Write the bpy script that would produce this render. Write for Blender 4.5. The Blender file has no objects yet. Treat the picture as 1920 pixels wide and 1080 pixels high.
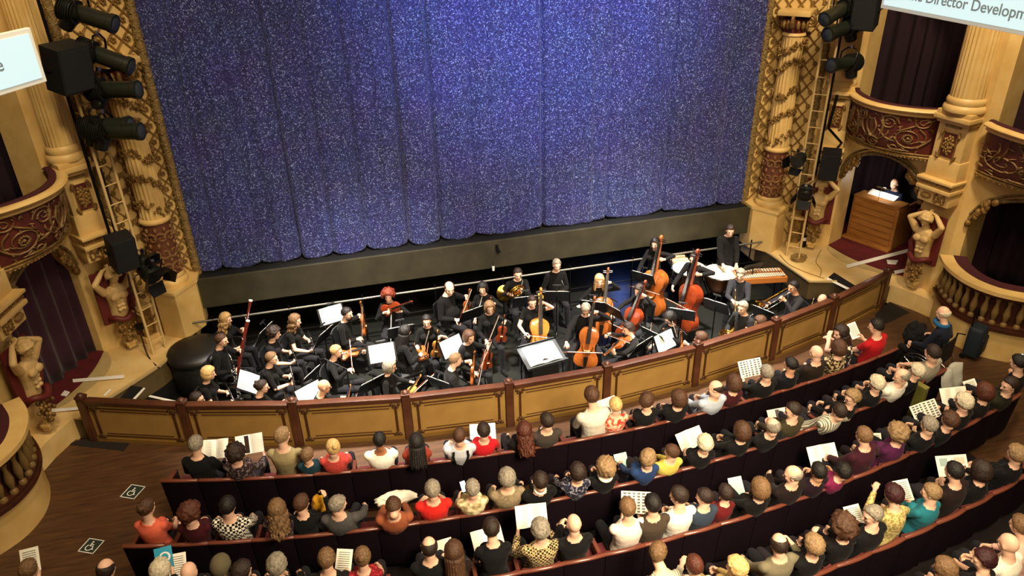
import bpy, bmesh, math, random
import numpy as np
from mathutils import Vector, Matrix, kdtree, noise
random.seed(7); RNG = np.random.default_rng(7)
SC = bpy.context.scene; COL = SC.collection
R_ = math.radians; PI = math.pi

# ---------------------------------------------------------------- camera
F_PX = 1416.15
CAM = Vector((-3.049, 0.0, 7.846))
PITCH, YAW, ROLL = R_(28.745), R_(13.889), R_(-1.5031)
_f0 = Vector((math.sin(YAW), math.cos(YAW), 0)); _r0 = Vector((math.cos(YAW), -math.sin(YAW), 0)); _u0 = Vector((0, 0, 1))
C_F = math.cos(PITCH)*_f0 - math.sin(PITCH)*_u0
_u = math.cos(PITCH)*_u0 + math.sin(PITCH)*_f0
C_R = math.cos(ROLL)*_r0 + math.sin(ROLL)*_u
C_U = math.cos(ROLL)*_u - math.sin(ROLL)*_r0
cd = bpy.data.cameras.new('camera'); cam = bpy.data.objects.new('camera', cd); COL.objects.link(cam)
cam.matrix_world = Matrix(((C_R.x, C_U.x, -C_F.x, CAM.x), (C_R.y, C_U.y, -C_F.y, CAM.y), (C_R.z, C_U.z, -C_F.z, CAM.z), (0, 0, 0, 1)))
cd.sensor_width = 36; cd.lens = F_PX/1920*36; cd.clip_end = 200; cd.clip_start = .05
SC.camera = cam
def ray(px, py): return (C_R*((px-960)/F_PX) + C_U*((540-py)/F_PX) + C_F)
def atz(px, py, z): d = ray(px, py); return CAM + d*((z-CAM.z)/d.z)
def aty(px, py, y): d = ray(px, py); return CAM + d*((y-CAM.y)/d.y)

# ---------------------------------------------------------------- world, exposure, lights
SC.view_settings.view_transform = 'Standard'; SC.view_settings.look = 'None'
SC.view_settings.gamma = 1; SC.view_settings.use_curve_mapping = False
SC.view_settings.exposure = 0.0
W = bpy.data.worlds.new('auditorium_air'); SC.world = W; W.use_nodes = True
W.node_tree.nodes['Background'].inputs[0].default_value = (1.0, .66, .34, 1)
W.node_tree.nodes['Background'].inputs[1].default_value = .075
def area(name, loc, target, size, energy, color, spread=180):
    l = bpy.data.lights.new(name, 'AREA'); l.energy = energy; l.color = color; l.shape = 'DISK'; l.size = size; l.spread = R_(spread)
    o = bpy.data.objects.new(name, l); COL.objects.link(o); o.location = loc
    o.rotation_euler = (Vector(target)-Vector(loc)).to_track_quat('-Z', 'Y').to_euler(); return o
def spot(name, loc, target, energy, color, angle, blend=.6, radius=.1):
    l = bpy.data.lights.new(name, 'SPOT'); l.energy = energy; l.color = color; l.spot_size = R_(angle); l.spot_blend = blend; l.shadow_soft_size = radius
    o = bpy.data.objects.new(name, l); COL.objects.link(o); o.location = loc
    o.rotation_euler = (Vector(target)-Vector(loc)).to_track_quat('-Z', 'Y').to_euler(); return o
WARM = (1.0, .80, .52)
area('overhead_fill', (0, 5.0, 13.5), (0, 7.5, 0), 4.0, 820, WARM)  # unseen overhead area light added for the warm auditorium
area('stalls_fill', (0.5, 1.2, 7.6), (.3, 7.6, 0), 3.0, 520, (1.0, .82, .55), 88)  # unseen fill added to brighten the stalls and barrier front
area('house_lamp_right', (5.2, 7.0, 12.0), (7.2, 12.0, 1.5), 1.2, 420, WARM, 110)
area('house_lamp_left', (-5.2, 7.0, 12.0), (-7.2, 12.0, 1.5), 1.2, 200, WARM, 110)
spot('curtain_flood', (.6, -3.0, 11.5), (1.1, 13.9, 6.6), 21000, (.44, .55, 1.0), 28, 1.0, .3)
spot('curtain_flood', (1.6, -3.0, 11.5), (.2, 13.9, 4.8), 2400, (.68, .58, 1.0), 38, 1.0, .3)
area('pit_fill', (-2.7, 10.8, 9.5), (-2.5, 11.2, 0), .6, 400, (1.0, .93, .82), 46); area('pit_fill', (2.9, 10.8, 9.5), (2.7, 11.3, 0), .6, 400, (1.0, .93, .82), 46)  # unseen overhead fills added to brighten the pit

# ---------------------------------------------------------------- materials
MATS = {}
def srgb(h):
    if isinstance(h, str):
        h = h.lstrip('#'); c = [int(h[i:i+2], 16)/255 for i in (0, 2, 4)]
    else: c = list(h)
    return tuple((x/12.92 if x <= .04045 else ((x+.055)/1.055)**2.4) for x in c) + (1,)
def mat(name, color, rough=.6, metal=0, bump=None, var=None, spec=.4, kind='noise', sheen=0, emit=None, coat=0):
    """bump=(scale,strength[,kind]) var=(color2, scale, lo, hi, kind)"""
    if name in MATS: return MATS[name]
    m = bpy.data.materials.new(name); m.use_nodes = True; nt = m.node_tree; b = nt.nodes['Principled BSDF']
    b.inputs['Base Color'].default_value = srgb(color); b.inputs['Roughness'].default_value = rough; b.inputs['Metallic'].default_value = metal
    b.inputs['Specular IOR Level'].default_value = spec
    if sheen: b.inputs['Sheen Weight'].default_value = sheen
    if coat: b.inputs['Coat Weight'].default_value = coat; b.inputs['Coat Roughness'].default_value = .15
    if emit: b.inputs['Emission Color'].default_value = srgb(emit[0]); b.inputs['Emission Strength'].default_value = emit[1]
    tc = nt.nodes.new('ShaderNodeTexCoord')
    def tex(kind, scale):
        if kind == 'voronoi': t = nt.nodes.new('ShaderNodeTexVoronoi'); t.inputs['Scale'].default_value = scale; out = t.outputs['Distance']
        elif kind == 'cells': t = nt.nodes.new('ShaderNodeTexVoronoi'); t.inputs['Scale'].default_value = scale; out = t.outputs['Color']
        elif kind == 'wave': t = nt.nodes.new('ShaderNodeTexWave'); t.inputs['Scale'].default_value = scale; t.inputs['Distortion'].default_value = 3; out = t.outputs['Fac']
        elif kind == 'check': t = nt.nodes.new('ShaderNodeTexChecker'); t.inputs['Scale'].default_value = scale; out = t.outputs['Fac']
        elif kind == 'stripe': t = nt.nodes.new('ShaderNodeTexWave'); t.inputs['Scale'].default_value = scale; out = t.outputs['Fac']
        elif kind == 'wood':
            mp = nt.nodes.new('ShaderNodeMapping'); mp.inputs['Scale'].default_value = (1, 8, 8); nt.links.new(tc.outputs['Object'], mp.inputs[0])
            t = nt.nodes.new('ShaderNodeTexNoise'); t.inputs['Scale'].default_value = scale; t.inputs['Detail'].default_value = 5; nt.links.new(mp.outputs[0], t.inputs['Vector']); return t.outputs['Fac']
        else: t = nt.nodes.new('ShaderNodeTexNoise'); t.inputs['Scale'].default_value = scale; t.inputs['Detail'].default_value = 4; out = t.outputs['Fac']
        nt.links.new(tc.outputs['Object'], t.inputs['Vector']); return out
    if var:
        c2, sc_, lo, hi = var[:4]; k = var[4] if len(var) > 4 else 'noise'
        r = nt.nodes.new('ShaderNodeValToRGB'); r.color_ramp.elements[0].position = lo; r.color_ramp.elements[1].position = hi
        r.color_ramp.elements[0].color = srgb(color); r.color_ramp.elements[1].color = srgb(c2)
        nt.links.new(tex(k, sc_), r.inputs[0]); nt.links.new(r.outputs[0], b.inputs['Base Color'])
    if bump:
        k = bump[2] if len(bump) > 2 else 'noise'
        bp = nt.nodes.new('ShaderNodeBump'); bp.inputs['Strength'].default_value = bump[1]; bp.inputs['Distance'].default_value = .02
        nt.links.new(tex(k, bump[0]), bp.inputs['Height']); nt.links.new(bp.outputs[0], b.inputs['Normal'])
    MATS[name] = m; return m

# ---------------------------------------------------------------- mesh builder
def frame_from(d, up=(0, 0, 1)):
    d = Vector(d).normalized(); u = Vector(up)
    if abs(d.dot(u.normalized())) > .98: u = Vector((1, 0, 0)) if abs(d.x) < .9 else Vector((0, 1, 0))
    s = d.cross(u).normalized(); n = s.cross(d).normalized(); return s, n
class MB:
    def __init__(s): s.v = []; s.f = []; s.m = []; s.cur = 0
    def add(s, vs, fs):
        o = len(s.v); s.v.extend([tuple(p) for p in vs]); s.f.extend([tuple(i+o for i in f) for f in fs]); s.m.extend([s.cur]*len(fs)); return s
    def box(s, c, d, M=None, bev=0):
        x, y, z = [q/2 for q in d]; c = Vector(c)
        if bev:
            b = min(bev, x*.9, y*.9, z*.9); vs = []
            bmx = bmesh.new(); bmesh.ops.create_cube(bmx, size=1)
            for v in bmx.verts: v.co = Vector((v.co.x*2*x, v.co.y*2*y, v.co.z*2*z))
            bmesh.ops.bevel(bmx, geom=bmx.edges[:], offset=b, segments=2, affect='EDGES', profile=.6)
            bmx.verts.index_update(); vs = [v.co.copy() for v in bmx.verts]; fs = [[v.index for v in f.verts] for f in bmx.faces]; bmx.free()
        else:
            vs = [Vector(p) for p in ((-x,-y,-z),(x,-y,-z),(x,y,-z),(-x,y,-z),(-x,-y,z),(x,-y,z),(x,y,z),(-x,y,z))]
            fs = [(0,3,2,1),(4,5,6,7),(0,1,5,4),(1,2,6,5),(2,3,7,6),(3,0,4,7)]
        vs = [(M @ v if M is not None else v)+c for v in vs]
        return s.add(vs, fs)
    def beam(s, a, b, w, h, up=(0, 0, 1)):
        a, b = Vector(a), Vector(b); d = (b-a); sd, n = frame_from(d, up); vs = []
        for p in (a, b):
            for (i, j) in ((-1,-1),(1,-1),(1,1),(-1,1)): vs.append(p+sd*(i*w/2)+n*(j*h/2))
        return s.add(vs, [(0,1,2,3),(7,6,5,4),(0,4,5,1),(1,5,6,2),(2,6,7,3),(3,7,4,0)])
    def tube(s, path, rad, seg=8, caps=True, flat=1.0, up=(0, 0, 1), closed=False):
        P = [Vector(p) for p in path]; n = len(P)
        if not hasattr(rad, '__len__'): rad = [rad]*n
        vs = []; fs = []; prev = None
        for i in range(n):
            if closed: t = P[(i+1) % n]-P[i-1]
            else: t = P[min(i+1, n-1)]-P[max(i-1, 0)]
            if t.length < 1e-9: t = Vector((0, 0, 1))
            t.normalize()
            if prev is None: a, b = frame_from(t, up)
            else:
                a = prev-t*prev.dot(t)
                a = a.normalized() if a.length > 1e-6 else frame_from(t, up)[0]
                b = a.cross(t)
            prev = a
            for k in range(seg):
                th = 2*PI*k/seg; vs.append(P[i]+a*(math.cos(th)*rad[i])+b*(math.sin(th)*rad[i]*flat))
        m = n if closed else n-1
        for i in range(m):
            j = (i+1) % n
            for k in range(seg):
                k2 = (k+1) % seg; fs.append((i*seg+k, i*seg+k2, j*seg+k2, j*seg+k))
        if caps and not closed:
            fs.append(tuple(range(seg-1, -1, -1))); fs.append(tuple((n-1)*seg+k for k in range(seg)))
        return s.add(vs, fs)
    def lathe(s, prof, c=(0, 0, 0), seg=20, M=None, flute=None, caps=True):
        c = Vector(c); vs = []; fs = []; n = len(prof)
        for (r, z) in prof:
            for k in range(seg):
                th = 2*PI*k/seg; rr = r
                if flute and flute[0] <= z <= flute[1] and k % 2: rr = r*flute[2]
                v = Vector((rr*math.cos(th), rr*math.sin(th), z)); vs.append((M @ v if M is not None else v)+c)
        for i in range(n-1):
            for k in range(seg):
                k2 = (k+1) % seg; fs.append((i*seg+k, i*seg+k2, (i+1)*seg+k2, (i+1)*seg+k))
        if caps: fs.append(tuple(range(seg-1, -1, -1))); fs.append(tuple((n-1)*seg+k for k in range(seg)))
        return s.add(vs, fs)
    def ball(s, c, r, seg=10, ring=7, M=None):
        r = (r, r, r) if not hasattr(r, '__len__') else r; c = Vector(c); vs = [(0, 0, -1)]; fs = []
        for i in range(1, ring):
            ph = -PI/2+PI*i/ring
            for k in range(seg): th = 2*PI*k/seg; vs.append((math.cos(ph)*math.cos(th), math.cos(ph)*math.sin(th), math.sin(ph)))
        vs.append((0, 0, 1)); L = len(vs)-1
        for k in range(seg): fs.append((0, 1+(k+1) % seg, 1+k)); fs.append((L, L-seg+k, L-seg+(k+1) % seg))
        for i in range(ring-2):
            for k in range(seg): a = 1+i*seg; k2 = (k+1) % seg; fs.append((a+k, a+k2, a+seg+k2, a+seg+k))
        out = []
        for v in vs:
            q = Vector((v[0]*r[0], v[1]*r[1], v[2]*r[2])); out.append((M @ q if M is not None else q)+c)
        return s.add(out, fs)
    def prism(s, poly, z0, z1, M=None):
        n = len(poly); f = (lambda v: M @ Vector(v)) if M is not None else (lambda v: Vector(v))
        vs = [f((x, y, z0)) for x, y in poly]+[f((x, y, z1)) for x, y in poly]
        fs = [tuple(range(n-1, -1, -1)), tuple(range(n, 2*n))]+[(i, (i+1) % n, n+(i+1) % n, n+i) for i in range(n)]
        return s.add(vs, fs)
    def grid(s, P):
        r, c = len(P), len(P[0]); vs = [p for row in P for p in row]
        return s.add(vs, [(i*c+j, i*c+j+1, (i+1)*c+j+1, (i+1)*c+j) for i in range(r-1) for j in range(c-1)])
    def slab(s, P, t):
        """closed sheet: grid P thickened by vector t"""
        r, c = len(P), len(P[0]); t = Vector(t); A = [Vector(p) for row in P for p in row]; n = len(A); vs = A+[p+t for p in A]; fs = []
        for i in range(r-1):
            for j in range(c-1): q = (i*c+j, i*c+j+1, (i+1)*c+j+1, (i+1)*c+j); fs.append(q); fs.append(tuple(n+k for k in reversed(q)))
        bd = [j for j in range(c)]+[i*c+c-1 for i in range(1, r)]+[(r-1)*c+j for j in range(c-2, -1, -1)]+[i*c for i in range(r-2, 0, -1)]
        for k in range(len(bd)): a, b = bd[k], bd[(k+1) % len(bd)]; fs.append((b, a, n+a, n+b))
        return s.add(vs, fs)
    def mesh(s, name, mats, smooth=None):
        me = bpy.data.meshes.new(name); me.from_pydata([tuple(v) for v in s.v], [], s.f)
        for m in (mats if isinstance(mats, (list, tuple)) else [mats]): me.materials.append(m)
        me.polygons.foreach_set('material_index', s.m)
        me.update()
        if smooth is not None:
            me.polygons.foreach_set('use_smooth', [True]*len(me.polygons))
            if smooth < 179: me.set_sharp_from_angle(angle=R_(smooth))
        return me
    def build(s, name, mats, parent=None, smooth=None, loc=None, mirror=False):
        me = s.mesh(name, mats, smooth)
        if mirror: me.transform(Matrix.Scale(-1, 4, (1, 0, 0))); me.flip_normals()
        return link(name, me, parent, loc)
def link(name, data, parent=None, loc=None):
    o = bpy.data.objects.new(name, data); COL.objects.link(o)
    if parent is not None: o.parent = parent
    if loc is not None: o.location = loc
    return o
def tag(o, label=None, cat=None, group=None, kind=None):
    if label: o['label'] = label
    if cat: o['category'] = cat
    if group: o['group'] = group
    if kind: o['kind'] = kind
    return o
def thing(name, label, cat, loc=(0, 0, 0), rotz=0, group=None, M=None):
    o = link(name, None)
    if M is not None: o.matrix_world = M
    else: o.location = loc; o.rotation_euler = (0, 0, rotz)
    return tag(o, label, cat, group)
def struct(o): o['kind'] = 'structure'; return o
def dup(root, M, label=None, group=None):
    r = root.copy(); COL.objects.link(r); r.matrix_world = M
    if label: r['label'] = label
    if group: r['group'] = group
    for ch in root.children:
        c = ch.copy(); COL.objects.link(c); c.parent = r
        for g in ch.children:
            d = g.copy(); COL.objects.link(d); d.parent = c
    return r
def basis(loc, z, y=None, x=None):
    """matrix with local Z along z and local Y near y (or X near x)"""
    z = Vector(z).normalized()
    if y is not None:
        y = Vector(y); x = y.cross(z).normalized(); y = z.cross(x)
    else:
        x = Vector(x); y = z.cross(x).normalized(); x = y.cross(z)
    M = Matrix.Identity(4)
    for i in range(3): M[i][0] = x[i]; M[i][1] = y[i]; M[i][2] = z[i]; M[i][3] = loc[i]
    return M
# ---------------------------------------------------------------- palette of the house
CREAM = mat('cream_plaster', '#D9B878', .45, bump=(14, .12), var=('#C9A462', 3, .3, .7))
CREAM2 = mat('cream_ledge', '#DCBE84', .5, var=('#C8A566', 2.2, .35, .7))
GOLD = mat('old_gold_relief', '#94723C', .42, .25, bump=(38, .5), var=('#6E5128', 12, .35, .65))
GOLD2 = mat('gold_moulding', '#8E7546', .5, .1, bump=(30, .6, 'voronoi'), var=('#66522F', 16, .3, .7))
REDP = mat('oxblood_panel', '#64291F', .5, bump=(20, .25), var=('#4C1916', 5, .3, .7))
PURP = mat('plum_drape', '#1C0614', .9)
CARPET = mat('crimson_carpet', '#5E0F16', .95, bump=(120, .3), var=('#4A0A12', 6, .3, .7))
BLACK = mat('matt_black', '#0B0B0C', .7)
BLACKF = mat('pit_black_floor', '#0D0E0D', .45, var=('#181914', 2.2, .35, .7), bump=(30, .05))
METAL = mat('black_metal', '#121214', .38, .5)
STEEL = mat('steel', '#B9BABC', .25, 1)
WOODF = mat('stalls_boards', '#3C2617', .5, var=('#583B22', 2.2, .3, .72, 'wood'), bump=(18, .05))
MAHOG = mat('mahogany_rail', '#54301E', .4, var=('#402214', 4, .3, .7), coat=.2)
WHITE = mat('white_tape', '#E8E6E0', .6)

# ---------------------------------------------------------------- floors
def arc_barrier(x): return 9.41+.0285*x*x
YC = 9.41
RK = .06
def floor_z(y): return max(0.0, (8.35-y)*RK/1.05)
P = []
for v in np.linspace(0, 1, 24): P.append([(lambda y: Vector((x, y, floor_z(y))))(1.0+v*(min(arc_barrier(x), arc_barrier(7.3)+(abs(x)-7.3)*.3 if abs(x) > 7.3 else 99)-1.0)) for x in np.linspace(-9.5, 9.5, 40)])
struct(MB().slab(P, (0, 0, -.12)).build('floor', WOODF, smooth=30))
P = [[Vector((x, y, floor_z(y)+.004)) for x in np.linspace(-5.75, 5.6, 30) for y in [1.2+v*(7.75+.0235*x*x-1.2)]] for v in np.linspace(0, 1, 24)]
struct(MB().slab(P, (0, 0, -.003)).build('floor_seating_shade', mat('row_shade_dark', '#150A0C', .95, bump=(90, .2)), smooth=30))  # near-black sheet painting the shade between the seat rows
# pit floor and recess under the stage
struct(MB().box((0, 12.7, -.46), (16.4, 7.2, .12)).build('floor_pit', BLACKF))
b = MB(); b.box((0, 16.3, .3), (16.4, .1, 1.6)); struct(b.build('wall_pit_back', mat('pit_back_black', '#07070A', .8)))
struct(MB().box((0, 15.05, 1.22), (16, 2.7, .14)).build('floor_stage', mat('stage_black', '#101010', .6)))
FASC = mat('olive_fascia', '#3E3A2C', .5, var=('#302D22', 3, .3, .7))
struct(MB().box((.0, 13.68, .98), (12.6, .07, .62), bev=.01).build('trim_1', FASC))
# stalls-side pit wall below the barrier
b = MB(); b.slab([[Vector((x, arc_barrier(x)+.05, z)) for x in np.linspace(-7.35, 7.35, 40)] for z in (-.42, .02)], (0, .06, 0)); struct(b.build('wall_pit_front', BLACK))

# ---------------------------------------------------------------- side ledges (raised apron each side of the pit)
LEDGE = [(6.02, 13.6), (6.06, 13.1), (6.1, 12.4), (6.14, 11.72), (6.66, 11.55), (7.26, 10.98), (7.6, 11.12), (7.84, 10.64), (8.02, 10.1), (9.6, 10.1), (9.6, 14.2), (6.02, 14.2)]
LEDGE_L = [(6.0, 13.6), (6.02, 13.1), (6.45, 12.3), (6.84, 11.85), (7.2, 11.45), (7.26, 10.98), (7.6, 11.12), (7.84, 10.64), (8.02, 10.1), (9.6, 10.1), (9.6, 14.2), (6.02, 14.2)]
for poly, sgn, nm in ((LEDGE, 1, 'right'), (LEDGE_L, -1, 'left')):
    b = MB(); b.prism(poly, -.05, .36); b.cur = 1
    b.prism([(x, y) for x, y in poly[:7]]+[(7.0, 12.5), (6.6, 13.4)], -.44, .335)
    b.cur = 2; ed = poly[1:5]
    for i in range(len(ed)-1): b.beam((*ed[i], .375), (*ed[i+1], .375), .05, .03)
    struct(b.build('floor_ledge_'+nm, [CREAM2, BLACK, mat('ledge_nosing', '#B79F6E', .5)], mirror=sgn < 0))
    # carpeted box floor bulging out of the lower opening
    pts = [(7.52, 13.1)]+[(7.52+.55*t-.16*math.sin(PI*t), 13.1-1.75*t) for t in np.linspace(.05, .95, 12)]+[(8.1, 11.35), (9.95, 11.6), (9.95, 14.4), (7.9, 14.4)]
    struct(MB().prism(pts, .36, .385).build('floor_box_'+nm, CARPET, mirror=sgn < 0))
    ring = [(7.5+.55*t-.42*max(0,math.sin(PI*t))**.8, 13.1-1.75*t) for t in np.linspace(0, 1, 16)]
    inner = [(7.54+.55*t-.12*math.sin(PI*t), 13.1-1.75*t) for t in np.linspace(1, 0, 16)]
    struct(MB().prism(ring+inner, .36, .372).build('trim_box_step_'+nm, mat('worn_stone', '#BDA673', .6, var=('#A8915E', 3, .3, .7)), mirror=sgn < 0))

# ---------------------------------------------------------------- side walls: inner pilaster, arched opening, outer pilaster, next bay
def wseg(a, b_, t): return (a[0]+(b_[0]-a[0])*t, a[1]+(b_[1]-a[1])*t)
J1, J2 = (7.52, 13.08), (8.08, 11.35)      # jambs of the lower opening
K1, K2 = (8.28, 10.35), (9.75, 7.6)        # jambs of the next bay
def arch_wall(b, p, q, z0, zs, zc, z1, n=18, depth=.35, thick=None):
    """wall above an arched opening between p and q: front face, soffit"""
    nx, ny = (q[1]-p[1]), -(q[0]-p[0]); L = math.hypot(nx, ny); nx, ny = -nx/L, -ny/L     # outward (away from house)
    if nx < 0: nx, ny = -nx, -ny
    F = []; B = []
    for i in range(n+1):
        t = i/n; x, y = wseg(p, q, t); z = zs+(zc-zs)*math.sqrt(max(0, 1-(2*t-1)**2))
        F.append((Vector((x, y, z)), Vector((x, y, z1)))); B.append((Vector((x+nx*depth, y+ny*depth, z)), Vector((x+nx*depth, y+ny*depth, z1))))
    for i in range(n):
        b.add([F[i][0], F[i+1][0], F[i+1][1], F[i][1]], [(0, 1, 2, 3)]); b.add([B[i][0], B[i+1][0], B[i+1][1], B[i][1]], [(3, 2, 1, 0)])
        b.add([F[i][0], B[i][0], B[i+1][0], F[i+1][0]], [(0, 1, 2, 3)])
    return F
for sgn, nm in ((1, 'right'), (-1, 'left')):
    b = MB()
    b.prism([(6.62, 13.62), (6.86, 13.42), (7.44, 13.14), J1, (8.0, 13.3), (8.0, 14.4), (6.62, 14.4)], .36, 8)   # inner pilaster mass
    b.prism([J2, (8.02, 11.2), (8.16, 10.5), K1, (8.9, 10.6), (8.9, 11.2), (8.5, 11.5)], .36, 8)                 # outer pilaster mass
    arch_wall(b, J1, J2, .36, 2.05, 2.72, 3.0)
    arch_wall(b, K1, K2, .36, 2.05, 2.75, 3.0)
    arch_wall(b, J1, J2, 3.9, 5.6, 6.4, 8)
    arch_wall(b, K1, K2, 3.9, 5.6, 6.4, 8)
    b.prism([K2, (9.6, 7.3), (9.9, 6.6), (10.6, 6.6), (10.6, 7.6)], 0, 8)
    struct(b.build('wall_'+nm, CREAM, mirror=sgn < 0))
    # dark box interiors
    b = MB(); b.slab([[Vector((7.95, 14.3, z)), Vector((10.0, 14.0, z)), Vector((10.2, 11.5, z)), Vector((8.9, 11.0, z))] for z in (.3, 7.9)], (.05, .05, 0))
    b.slab([[Vector((8.9, 10.7, z)), Vector((10.9, 10.2, z)), Vector((11.2, 7.4, z)), Vector((10.3, 7.2, z))] for z in (.3, 7.9)], (.05, .05, 0))
    struct(b.build('wall_box_'+nm, mat('box_plum_wall', '#2A0D1C', .9), mirror=sgn < 0))
    b = MB(); b.prism([J1, J2, (8.9, 11.2), (10.2, 11.5), (10, 14.2), (8, 14.3)], 2.95, 3.1); b.prism([K1, K2, (10.6, 7.5), (11.1, 7.4), (10.9, 10.2), (8.9, 10.6)], 2.95, 3.1)
    b.prism([K1, K2, (10.6, 7.5), (11.1, 7.4), (10.9, 10.2), (8.9, 10.6)], .55, .62)
    struct(b.build('floor_upper_box_'+nm, BLACK, mirror=sgn < 0))
    # gilt edge round the lower arch
    b = MB()
    for p, q in ((J1, J2), (K1, K2)):
        path = []
        for t in np.linspace(0, 1, 25):
            x, y = wseg(p, q, t); path.append((x-.03, y-.01, 2.05+.67*math.sqrt(max(0, 1-(2*t-1)**2))))
        b.tube(path, .035, 8); b.tube([(v[0]-.02, v[1], v[2]+.1) for v in path], .025, 6)
    struct(b.build('trim_arch_'+nm, GOLD2, smooth=60, mirror=sgn < 0))
    # corner foliage at the springing of each arch
    b = MB(); rr = random.Random(3)
    for (x, y), dy in ((J1, -1), (J2, 1), (K1, -1), (K2, 1)):
        for k in range(16):
            t = rr.random(); b.ball((x-.03+(.12 if dy < 0 else -.12)*t*.6+rr.uniform(-.02, .02), y+dy*.42*t, 2.0+.62*t**.5-.18*rr.random()), (.05, .06, .07), 7, 5)
    struct(b.build('trim_spandrel_'+nm, GOLD, smooth=60, mirror=sgn < 0))
# drapes in the boxes
def pleated(p, q, z0, z1, n=46, amp=.05, seed=1):
    r = random.Random(seed); nx, ny = (q[1]-p[1]), -(q[0]-p[0]); L = math.hypot(nx, ny); nx /= L; ny /= L
    rows = []; ph = r.random()*6
    for z in np.linspace(z0, z1, 8):
        row = []
        for i in range(n*2+1):
            t = i/(2*n); x, y = wseg(p, q, t); a = amp*math.sin(t*n*1.1+ph+math.sin(t*9+ph)*1.3)*(1+.25*math.sin(z*1.1+t*7)); row.append(Vector((x+nx*a, y+ny*a, z)))
        rows.append(row)
    return MB().slab(rows, (nx*.012, ny*.012, 0))
def drape(name, label, p, q, z0, z1, seed, m=PURP):
    o = pleated(p, q, z0, z1, seed=seed).build(name, m, smooth=180); tag(o, label, 'curtain'); return o
drape('box_curtain', 'dark plum curtain closing the lower left box opening', (-7.62, 13.35), (-8.5, 11.3), .39, 2.72, 2, mat('plum_drape_lit', '#2E0A20', .85, sheen=.1))  # brighter copy of the plum drape, lit look put into its colour
drape('box_curtain', 'dark plum curtain behind the organist in the right box', (8.4, 14.2), (10.1, 13.0), .39, 2.8, 3)
drape('box_curtain', 'dark plum curtain in the upper right box above the organ', (8.0, 13.7), (9.0, 11.6), 3.1, 6.6, 4)
drape('box_curtain', 'dark plum curtain in the upper left box beside the screen', (-8.0, 13.7), (-9.0, 11.6), 3.1, 6.6, 5)
drape('box_curtain', 'dark curtain inside the balustraded box at right', (9.2, 10.5), (10.8, 7.6), .62, 2.8, 6)
drape('box_curtain', 'dark curtain above the far right box front', (9.2, 10.5), (10.8, 7.6), 3.1, 6.6, 7)
# ---------------------------------------------------------------- mirrored things
MIR = Matrix.Scale(-1, 4, (1, 0, 0))
def both(root, lab_l):
    return dup(root, MIR @ root.matrix_world, lab_l)
def at0(name, label, cat, loc, group=None):
    t = thing(name, label, cat, loc, 0, group); bpy.context.view_layer.update(); return t
def shifted(b, loc):
    L = Vector(loc); b.v = [tuple(Vector(v)-L) for v in b.v]; return b
# --- proscenium column
CC = Vector((6.2, 13.62, .36))
t = at0('proscenium_column', 'fluted cream column with garlands right of the stage', 'column', CC)
b = MB(); b.prism([(-.42, -.08), (-.1, -.52), (.3, -.26), (.34, .3), (-.42, .3)], 0, .93); b.prism([(-.45, -.06), (-.1, -.56), (.33, -.28), (.36, .3), (-.45, .3)], .93, .99)
b.build('plinth', CREAM, t)
b = MB(); b.lathe([(.3, .99), (.31, 1.03), (.3, 1.08), (.25, 1.11), (.27, 1.15), (.25, 1.2)], seg=32); b.lathe([(.24, 2.2), (.27, 2.23), (.27, 2.27), (.23, 2.31)], seg=32)
b.build('base_ring', CREAM, t, smooth=50)
b = MB(); b.lathe([(.235, 1.18), (.245, 1.4), (.24, 1.8), (.23, 2.22)], seg=32); b.cur = 1
for k in range(10):
    a0 = 2*PI*k/10
    for (z0, s) in ((1.35, 1), (1.65, -1), (1.95, 1)):
        sp = []
        for u in np.linspace(0, 1, 14):
            r = .11*(1-u*.8); th = u*7*s; aa = a0+(r*math.cos(th))/.25; sp.append((.25*math.cos(aa), .25*math.sin(aa), z0+r*math.sin(th)))
        b.tube(sp, [.026-.013*u for u in np.linspace(0, 1, 14)], 5)
    for z in (1.25, 1.5, 1.8, 2.1): b.ball((.245*math.cos(a0+.3), .245*math.sin(a0+.3), z), (.03, .03, .05), 6, 5)
b.build('carved_drum', [mat('drum_brown', '#5E3524', .5), mat('carved_gilt', '#805C38', .45, .2)], t, smooth=60)
b = MB(); b.lathe([(.235, 2.28), (.23, 2.5), (.222, 3.6), (.205, 4.55)], seg=40, flute=(2.4, 4.5, .9)); b.build('shaft', CREAM, t, smooth=25)
b = MB(); b.lathe([(.205, 4.55), (.23, 4.57), (.21, 4.62)], seg=28); b.cur = 1; b.lathe([(.2, 4.6), (.21, 4.75), (.25, 4.88)], seg=28)
b.cur = 2
for k in range(4):
    a = PI/4+k*PI/2; cx, cy = .29*math.cos(a), .29*math.sin(a); tx, ty = -math.sin(a), math.cos(a)
    sp = []
    for u in np.linspace(0, 1, 22):
        r = .13*(1-u*.85); th = -u*12; sp.append((cx+math.cos(a)*r*math.cos(th)*.9, cy+math.sin(a)*r*math.cos(th)*.9, 4.86+r*math.sin(th)))
    b.tube(sp, .032, 6)
    for j in range(3): aa = a+.4+j*.4; b.ball((.25*math.cos(aa), .25*math.sin(aa), 4.78), (.045, .045, .09), 7, 5)
b.cur = 3; b.box((0, 0, 5.0), (.62, .62, .1), Matrix.Rotation(PI/4, 3, 'Z') @ Matrix.Identity(3), .02)
b.build('capital', [CREAM, REDP, GOLD, CREAM], t, smooth=50)
rr = random.Random(5)
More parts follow.
